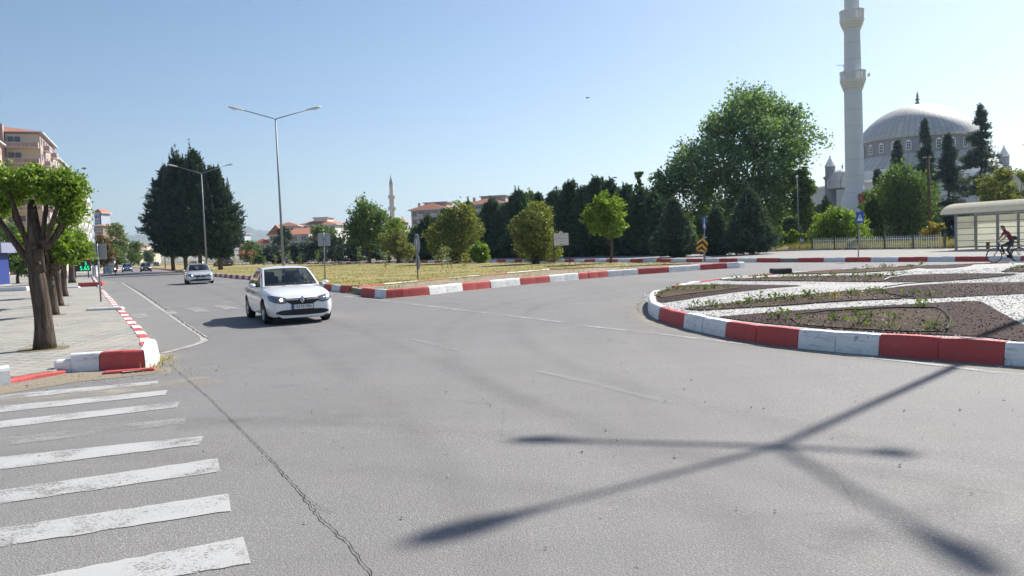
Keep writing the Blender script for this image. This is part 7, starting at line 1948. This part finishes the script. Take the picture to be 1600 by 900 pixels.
# ------------------------------------------------------------------ people and two wheelers
plain('skin', (0.42, 0.25, 0.18), 0.6, var=0.06); plain('hair_dark', (0.03, 0.022, 0.018), 0.7)
plain('shirt_red', (0.19, 0.028, 0.04), 0.85, var=0.15, scale=9); plain('trousers_dark', (0.055, 0.065, 0.075), 0.9); plain('shoe_dark', (0.05, 0.04, 0.035), 0.7)
plain('shirt_white', (0.62, 0.60, 0.62), 0.85, var=0.25, scale=14); plain('shirt_grey', (0.12, 0.13, 0.15), 0.85); plain('jacket_tan', (0.45, 0.34, 0.25), 0.85); plain('helmet_white', (0.7, 0.7, 0.68), 0.3)
plain('eye_dark', (0.02, 0.015, 0.012), 0.3); plain('bag_black', (0.02, 0.02, 0.024), 0.7)
def person(label, J, loc, rz, shirt, trousers, group=None, sleeves=True, hair=True, scale=1.0, hair_mat='hair_dark'):
    """J: joint positions (local, +Y is where the person faces). One skinned continuous body."""
    t = thing('person', label, 'person', loc, rz, group); t.scale = (scale,) * 3
    names = ['pelvis', 'belly', 'chest', 'neck', 'head', 'crown']
    V = [Vector(J[n]) for n in names]; rad = [(.135, .115), (.13, .11), (.155, .115), (.058, .058), (.082, .095), (.062, .075)]; E_ = [(0, 1), (1, 2), (2, 3), (3, 4), (4, 5)]; reg = [1, 0, 0, 2, 2]
    for s_ in ('l', 'r'):
        b = len(V)
        V += [Vector(J[k + s_]) for k in ('sho_', 'elb_', 'wri_', 'hand_')]; rad += [(.062, .062), (.043, .043), (.029, .029), (.036, .026)]; E_ += [(2, b), (b, b + 1), (b + 1, b + 2), (b + 2, b + 3)]; reg += [0, 0 if True else 2, 2, 2]
        b = len(V)
        V += [Vector(J[k + s_]) for k in ('hip_', 'kne_', 'ank_', 'toe_')]; rad += [(.092, .092), (.062, .062), (.042, .042), (.036, .03)]; E_ += [(0, b), (b, b + 1), (b + 1, b + 2), (b + 2, b + 3)]; reg += [1, 1, 1, 3]
    me = bpy.data.meshes.new('body'); me.from_pydata([tuple(v) for v in V], E_, []); o = bpy.data.objects.new('body', me); COL.objects.link(o)
    md = o.modifiers.new('skin', 'SKIN'); md.use_smooth_shade = True
    for i, r_ in enumerate(rad): me.skin_vertices[0].data[i].radius = r_
    me.skin_vertices[0].data[0].use_root = True
    sb = o.modifiers.new('sub', 'SUBSURF'); sb.levels = 2; sb.render_levels = 2
    dg = bpy.context.evaluated_depsgraph_get(); m2 = bpy.data.meshes.new_from_object(o.evaluated_get(dg))
    bpy.data.objects.remove(o)
    bm = bmesh.new(); bm.from_mesh(m2)
    def segd(p, a, b):
        d = b - a; u = max(0, min(1, (p - a).dot(d) / max(d.length_squared, 1e-9))); return (p - a - d * u).length, u
    for f in bm.faces:
        c = f.calc_center_median(); best = min(((segd(c, V[a], V[b])[0] / ((rad[a][0] + rad[b][0]) / 2 + .02), k) for k, (a, b) in enumerate(E_)))
        r_ = reg[best[1]]
        a, b = E_[best[1]]
        if best[1] in (6, 14) and segd(c, V[a], V[b])[1] > .55: r_ = 2       # bare lower arm below short sleeves
        f.material_index = r_; f.smooth = True
    def addtube(pts, rr, mi):
        mbq = MB(); mbq.tube(pts, rr, 6); vs_ = [bm.verts.new(v) for v in mbq.v]
        for f in mbq.f:
            try: ff = bm.faces.new([vs_[i] for i in f]); ff.material_index = mi; ff.smooth = True
            except ValueError: pass
    for s_ in ('l', 'r'):                                       # five fingers curled round whatever the hand holds
        w_, h_ = Vector(J['wri_' + s_]), Vector(J['hand_' + s_]); d = (h_ - w_).normalized(); sx_ = d.cross(Vector((0, 0, 1))); sx_ = sx_.normalized() if sx_.length > .1 else Vector((1, 0, 0)); dn = d.cross(sx_).normalized() * (-1 if d.cross(sx_).z > 0 else 1)
        for k, L_ in enumerate((.062, .072, .068, .052)):
            p0 = h_ + sx_ * (.024 - .016 * k); addtube([p0, p0 + d * L_ * .5 + dn * .006, p0 + d * L_ * .75 + dn * .03, p0 + d * L_ * .5 + dn * .05], [.0095, .009, .008, .007], 2)
        sg = 1 if s_ == 'l' else -1; p0 = h_ - d * .03 + sx_ * .03 * sg; addtube([p0, p0 + sx_ * .02 * sg + d * .025 + dn * .012, p0 + sx_ * .012 * sg + d * .045 + dn * .03], [.011, .010, .008], 2)
    hd = Vector(J['head']); upv = (Vector(J['crown']) - Vector(J['neck'])).normalized(); fw = Vector(J.get('face', (0, 1, 0))).normalized(); fw = (fw - upv * fw.dot(upv)).normalized(); sd = fw.cross(upv)
    addtube([hd + fw * .085 + upv * .015, hd + fw * .112 - upv * .018, hd + fw * .085 - upv * .028], [.008, .014, .010], 2)
    for q in (-1, 1):
        addtube([hd + fw * .082 + sd * .033 * q + upv * .018, hd + fw * .094 + sd * .033 * q + upv * .018], [.011, .008], 4)
        addtube([hd + sd * .082 * q + upv * .015, hd + sd * .098 * q + upv * .02 - fw * .012, hd + sd * .084 * q - upv * .03], [.012, .016, .010], 2)
    addtube([hd + fw * .086 - upv * .052 - sd * .02, hd + fw * .088 - upv * .052 + sd * .02], [.006, .006], 5)
    me3 = bpy.data.meshes.new('body'); bm.to_mesh(me3); bm.free()
    for mn in (shirt, trousers, 'skin', 'shoe_dark', 'eye_dark', 'tail_red'): me3.materials.append(MATS[mn])
    ob = bpy.data.objects.new('body', me3); link(ob, t)
    if hair:
        hm = MB(); n = 12
        for j in range(6):
            for i in range(n):
                a = 2 * math.pi * i / n; ph = math.pi / 2 * j / 5
                dirv = (fw * math.cos(a) + sd * math.sin(a)) * math.cos(ph) + upv * math.sin(ph)
                cutz = -.01 if math.cos(a) < .35 else .055
                p = hd + upv * (.03 if math.cos(a) < .35 else .045) + dirv * .105 + upv * (.0 if j else cutz)
                hm.v.append(tuple(p))
        for j in range(5):
            for i in range(n): hm.f.append((j * n + i, j * n + (i + 1) % n, (j + 1) * n + (i + 1) % n, (j + 1) * n + i)); hm.m.append(0)
        hm.build('hair', hair_mat, t, True)
    return t
# bicycle: +Y forward, rear hub at y=-0.54
def bicycle(label, loc, rz, scale=1.0):
    t = thing('bicycle', label, 'bicycle', loc, rz); t.scale = (scale,) * 3
    rw_, rf_ = Vector((0, -.54, .35)), Vector((0, .54, .35)); bb = Vector((0, -.10, .29)); st = Vector((0, -.27, .80)); hd0, hd1 = Vector((0, .36, .66)), Vector((0, .30, .86))
    m = MB()
    for a, b, r_ in ((bb, st, .016), (bb, hd0, .018), (st, hd1, .016), (hd0 + Vector((0, .01, -.03)), hd1, .02), (st, st + (st - bb).normalized() * .12, .013)): m.tube([a, b], r_, 8)
    for s_ in (-.06, .06):
        m.tube([bb + Vector((s_ * .4, 0, 0)), rw_ + Vector((s_, 0, 0))], .009, 6); m.tube([st + Vector((s_ * .3, 0, -.03)), rw_ + Vector((s_, 0, 0))], .008, 6)
    m.build('frame', 'black_metal', t, True)
    m = MB()
    for s_ in (-.05, .05): m.tube([hd0 + Vector((s_ * .6, .01, -.03)), rf_ + Vector((s_, -.06, .1)), rf_ + Vector((s_, 0, 0))], .010, 6)
    m.build('fork', 'black_metal', t, True)
    for c in (rw_, rf_):
        n = 36; T = Matrix.Translation(c) @ Matrix.Rotation(R(90), 4, 'Y')
        m = MB(); pts = [T @ Vector((.335 * math.cos(2 * math.pi * i / n), .335 * math.sin(2 * math.pi * i / n), 0)) for i in range(n + 1)]; m.tube(pts, .021, 8, cap=False); wh = m.build('wheel', 'rubber', t, True)
        m = MB(); pts = [T @ Vector((.31 * math.cos(2 * math.pi * i / n), .31 * math.sin(2 * math.pi * i / n), 0)) for i in range(n + 1)]; m.tube(pts, .010, 6, cap=False); m.tube([T @ Vector((0, 0, -.05)), T @ Vector((0, 0, .05))], .022, 8)
        for k in range(18):
            a = 2 * math.pi * k / 18; m.tube([T @ Vector((.02 * math.cos(a + 1), .02 * math.sin(a + 1), .03 * (-1) ** k)), T @ Vector((.31 * math.cos(a), .31 * math.sin(a), 0))], .0022, 3, cap=False)
        m.build('rim', 'rim_silver', wh)
        m = MB(); pts = [T @ Vector((.375 * math.cos(R(a)), .375 * math.sin(R(a)), 0)) for a in range(-20 if c is rw_ else 30, 150, 12)]
        m.tube([tuple(p) for p in pts], .012, 5); m.build('mudguard', 'black_metal', t, True) if c is rw_ else None
    m = MB(); m.box(tuple(st + (st - bb).normalized() * .13 + Vector((0, -.03, .02))), (.16, .26, .05), 0, bev=.02); m.build('saddle', 'bag_black', t)
    m = MB(); top = hd1 + Vector((0, .0, .14)); m.tube([hd1, top], .013, 7); m.tube([top + Vector((-.29, -.06, .03)), top + Vector((-.2, .02, .02)), top, top + Vector((.2, .02, .02)), top + Vector((.29, -.06, .03))], .011, 7); m.build('handlebar', 'rim_silver', t, True)
    m = MB(); m.lathe([(.09, -.006), (.09, .006)], 20, 0, (0, 0, 0), Matrix.Translation(bb + Vector((.05, 0, 0))) @ Matrix.Rotation(R(90), 4, 'Y'))
    m.tube([bb + Vector((.07, 0, 0)), bb + Vector((.09, .16, .06))], .012, 6); m.tube([bb + Vector((-.07, 0, 0)), bb + Vector((-.09, -.12, -.12))], .012, 6)
    m.box(tuple(bb + Vector((.14, .16, .06))), (.1, .07, .02)); m.box(tuple(bb + Vector((-.14, -.12, -.12))), (.1, .07, .02)); m.build('crank', 'black_metal', t)
    m = MB(); m.box((0, -.56, .74), (.14, .36, .02)); m.tube([(.06, -.6, .74), (.06, -.54, .35)], .006, 5); m.tube([(-.06, -.6, .74), (-.06, -.54, .35)], .006, 5); m.build('rack', 'black_metal', t)
    m = MB(); m.lathe([(.03, 0), (.035, .02), (0, .03)], 10, 0, (0, -.76, .70), cap=False); m.build('reflector', 'tail_red', t)
    return t
YB = 40.3; cxb = at(1573, 398, YB)[0]; RZB = math.atan2(1, 0.22); SCB = 1.06
bicycle('black city bicycle ridden along the far kerb before the bus shelter', (cxb, YB, 0), RZB, SCB)
JB = dict(pelvis=(0, -.25, .99), belly=(0, -.17, 1.16), chest=(0, .0, 1.40), neck=(0, .09, 1.53), head=(0, .15, 1.64), crown=(0, .16, 1.735), face=(0, 1, -.12),
          sho_l=(-.19, .03, 1.44), elb_l=(-.24, .14, 1.20), wri_l=(-.25, .28, 1.10), hand_l=(-.25, .33, 1.065), sho_r=(.19, .03, 1.44), elb_r=(.25, .17, 1.20), wri_r=(.25, .28, 1.10), hand_r=(.25, .33, 1.065),
          hip_l=(-.10, -.22, .96), kne_l=(-.11, .02, .60), ank_l=(-.13, -.20, .24), toe_l=(-.14, -.07, .19), hip_r=(.10, -.22, .96), kne_r=(.11, .19, .78), ank_r=(.13, .05, .44), toe_r=(.14, .18, .385))
person('cyclist in a dark red short sleeved shirt and dark trousers riding left', JB, (cxb, YB, 0), RZB, 'shirt_red', 'trousers_dark', scale=SCB)
t = thing('shoulder_bag', 'black shoulder bag slung behind the cyclist in the red shirt', 'bag', (cxb, YB, 0), RZB); t.scale = (SCB,) * 3
m = MB(); m.box((.05, -.34, 1.16), (.30, .17, .20), 0, .1, bev=.05); m.build('pouch', 'bag_black', t, True)
m = MB(); m.tube([(.16, -.30, 1.22), (.16, .0, 1.53), (-.02, .13, 1.50), (-.16, .0, 1.24), (-.10, -.30, 1.16)], .014, 6); m.build('strap', 'bag_black', t, True)
# driver and passenger-side silhouettes inside the nearest two cars
def seated(dy): return dict(pelvis=(0, 0, .48), belly=(0, -.04, .66), chest=(0, -.07, .92), neck=(0, -.03, 1.07), head=(0, .0, 1.19), crown=(0, .0, 1.285), face=(0, 1, 0),
          sho_l=(-.19, -.06, .96), elb_l=(-.26, .14, .78), wri_l=(-.16, .36, .95), hand_l=(-.14, .41, .98), sho_r=(.19, -.06, .96), elb_r=(.26, .14, .78), wri_r=(.16, .36, .95), hand_r=(.14, .41, .98),
          hip_l=(-.1, .05, .47), kne_l=(-.13, .46, .55), ank_l=(-.13, .72, .3), toe_l=(-.13, .84, .27), hip_r=(.1, .05, .47), kne_r=(.13, .46, .55), ank_r=(.13, .72, .3), toe_r=(.13, .84, .27))
for car, L_, lab, sh in ((white_car, 4.35, 'driver in a grey top at the wheel of the white car', 'shirt_grey'), (silver_car, 4.5, 'driver in a dark top at the wheel of the silver car', 'shirt_grey')):
    a = car.rotation_euler.z; off = Matrix.Rotation(a, 4, 'Z') @ Vector((-.36, L_ / 2 - 2.32 * L_ / 4.35, 0))
    person(lab, seated(0), (car.location.x + off.x, car.location.y + off.y, .02), a, sh, 'trousers_dark')
# pedestrian half hidden by the nearest trunk
STAND = dict(pelvis=(0, 0, .95), belly=(0, 0, 1.12), chest=(0, -.01, 1.36), neck=(0, .01, 1.52), head=(0, .04, 1.64), crown=(0, .04, 1.735), face=(0, 1, 0),
          sho_l=(-.20, 0, 1.42), elb_l=(-.27, .12, 1.20), wri_l=(-.24, .34, 1.20), hand_l=(-.24, .40, 1.20), sho_r=(.20, 0, 1.42), elb_r=(.26, -.02, 1.14), wri_r=(.26, .06, .92), hand_r=(.26, .08, .86),
          hip_l=(-.1, 0, .92), kne_l=(-.11, .03, .5), ank_l=(-.11, 0, .09), toe_l=(-.12, .14, .04), hip_r=(.1, 0, .92), kne_r=(.11, .02, .5), ank_r=(.11, -.03, .09), toe_r=(.12, .11, .04))
wl = g(2, 457)
person('pedestrian in a white patterned shirt half hidden by the nearest tree trunk', STAND, (atX(52, wl[1] + .05), wl[1] + .05, ZP + .275), R(75), 'shirt_white', 'trousers_dark')
# motorcyclist far down the left kerb
def motorcycle(label, loc, rz):
    t = thing('motorcycle', label, 'motorcycle', loc, rz); 
    for y in (-.62, .66):
        m = MB(); n = 24; pts = [(0, y + .27 * math.cos(2 * math.pi * i / n), .3 + .27 * math.sin(2 * math.pi * i / n)) for i in range(n + 1)]; m.tube(pts, .045, 8, cap=False); m.lathe([(.2, -.02), (.2, .02)], 16, 0, (0, 0, 0), Matrix.Translation((0, y, .3)) @ Matrix.Rotation(R(90), 4, 'Y')); m.build('wheel', 'rubber', t, True)
    m = MB(); m.box((0, -.05, .52), (.26, .75, .32), 0, bev=.08); m.box((0, .42, .72), (.30, .22, .5), 0, bev=.08); m.tube([(0, .46, .95), (0, .66, .3)], .035, 7); m.tube([(0, -.3, .5), (0, -.62, .3)], .04, 7); m.build('body', 'rust_metal', t)
    m = MB(); m.box((0, -.25, .74), (.26, .66, .10), 0, bev=.04); m.build('saddle', 'bag_black', t)
    m = MB(); m.tube([(-.34, .30, 1.0), (0, .40, .98), (.34, .30, 1.0)], .015, 6); m.build('handlebar', 'black_metal', t)
    m = MB(); m.lathe([(0, 0), (.09, .0), (.09, .05), (0, .07)], 12, 0, (0, 0, 0), Matrix.Translation((0, .53, .86)) @ Matrix.Rotation(R(-90), 4, 'X'), cap=False); m.build('headlight', 'lit_headlamp', t)
    return t
plain('rust_metal', (0.30, 0.10, 0.06), 0.4, .2)
Xmm, Ymm = atX(179.5, 116), 116; am = math.atan2(-0.425, -0.905) ; rzm = math.atan2(0.425 * -1, -0.905) ; rzm = math.atan2(-.425, -.905)
rzm = math.pi + R(25)
motorcycle('small reddish motorcycle ridden along the far left kerb', (Xmm, Ymm, 0), rzm)
JM = dict(pelvis=(0, -.28, .88), belly=(0, -.25, 1.03), chest=(0, -.18, 1.27), neck=(0, -.13, 1.41), head=(0, -.09, 1.53), crown=(0, -.09, 1.63), face=(0, 1, 0),
          sho_l=(-.2, -.17, 1.32), elb_l=(-.3, .0, 1.12), wri_l=(-.3, .24, 1.04), hand_l=(-.3, .29, 1.03), sho_r=(.2, -.17, 1.32), elb_r=(.3, .0, 1.12), wri_r=(.3, .24, 1.04), hand_r=(.3, .29, 1.03),
          hip_l=(-.11, -.22, .86), kne_l=(-.2, .16, .72), ank_l=(-.2, .05, .3), toe_l=(-.2, .18, .25), hip_r=(.11, -.22, .86), kne_r=(.2, .16, .72), ank_r=(.2, .05, .3), toe_r=(.2, .18, .25))
person('motorcycle rider in a tan top and white helmet far down the left kerb', JM, (Xmm, Ymm, 0), rzm, 'jacket_tan', 'trousers_dark', hair_mat='helmet_white')
# bird in the sky
Yb_ = 60; t = thing('bird', 'tiny dark bird gliding high above the hedge', 'bird', at(918, 153, Yb_), R(40))
m = MB(); m.tube([(0, -.16, 0), (0, -.06, .01), (0, .05, .015), (0, .12, .01), (0, .16, 0)], [.012, .04, .045, .03, .008], 8)
for s_ in (-1, 1): m.add([(0, .06, .02), (s_ * .16, .07, .06), (s_ * .33, -.02, .03), (s_ * .16, -.04, .05), (0, -.05, .02)], [(0, 1, 2, 3, 4)], 0)
m.add([(-.03, -.13, 0), (.03, -.13, 0), (.06, -.26, 0), (-.06, -.26, 0)], [(0, 1, 2, 3)], 0); m.build('body', 'black_plastic', t)
# ------------------------------------------------------------------ summer haze over the plain
t = NT('haze_air')
t.n.remove(t.b)
pv = t.node('ShaderNodeVolumePrincipled')
pv.inputs['Color'].default_value = (0.62, 0.80, 1.0, 1); pv.inputs['Density'].default_value = HAZE; pv.inputs['Anisotropy'].default_value = 0.3
t.link(pv.outputs[0], t.out.inputs['Volume'])
hb = MB(); hb.box((0, 3600, 178), (18800, 8400, 364))
o = hb.build('haze', 'haze_air'); o['kind'] = 'stuff'
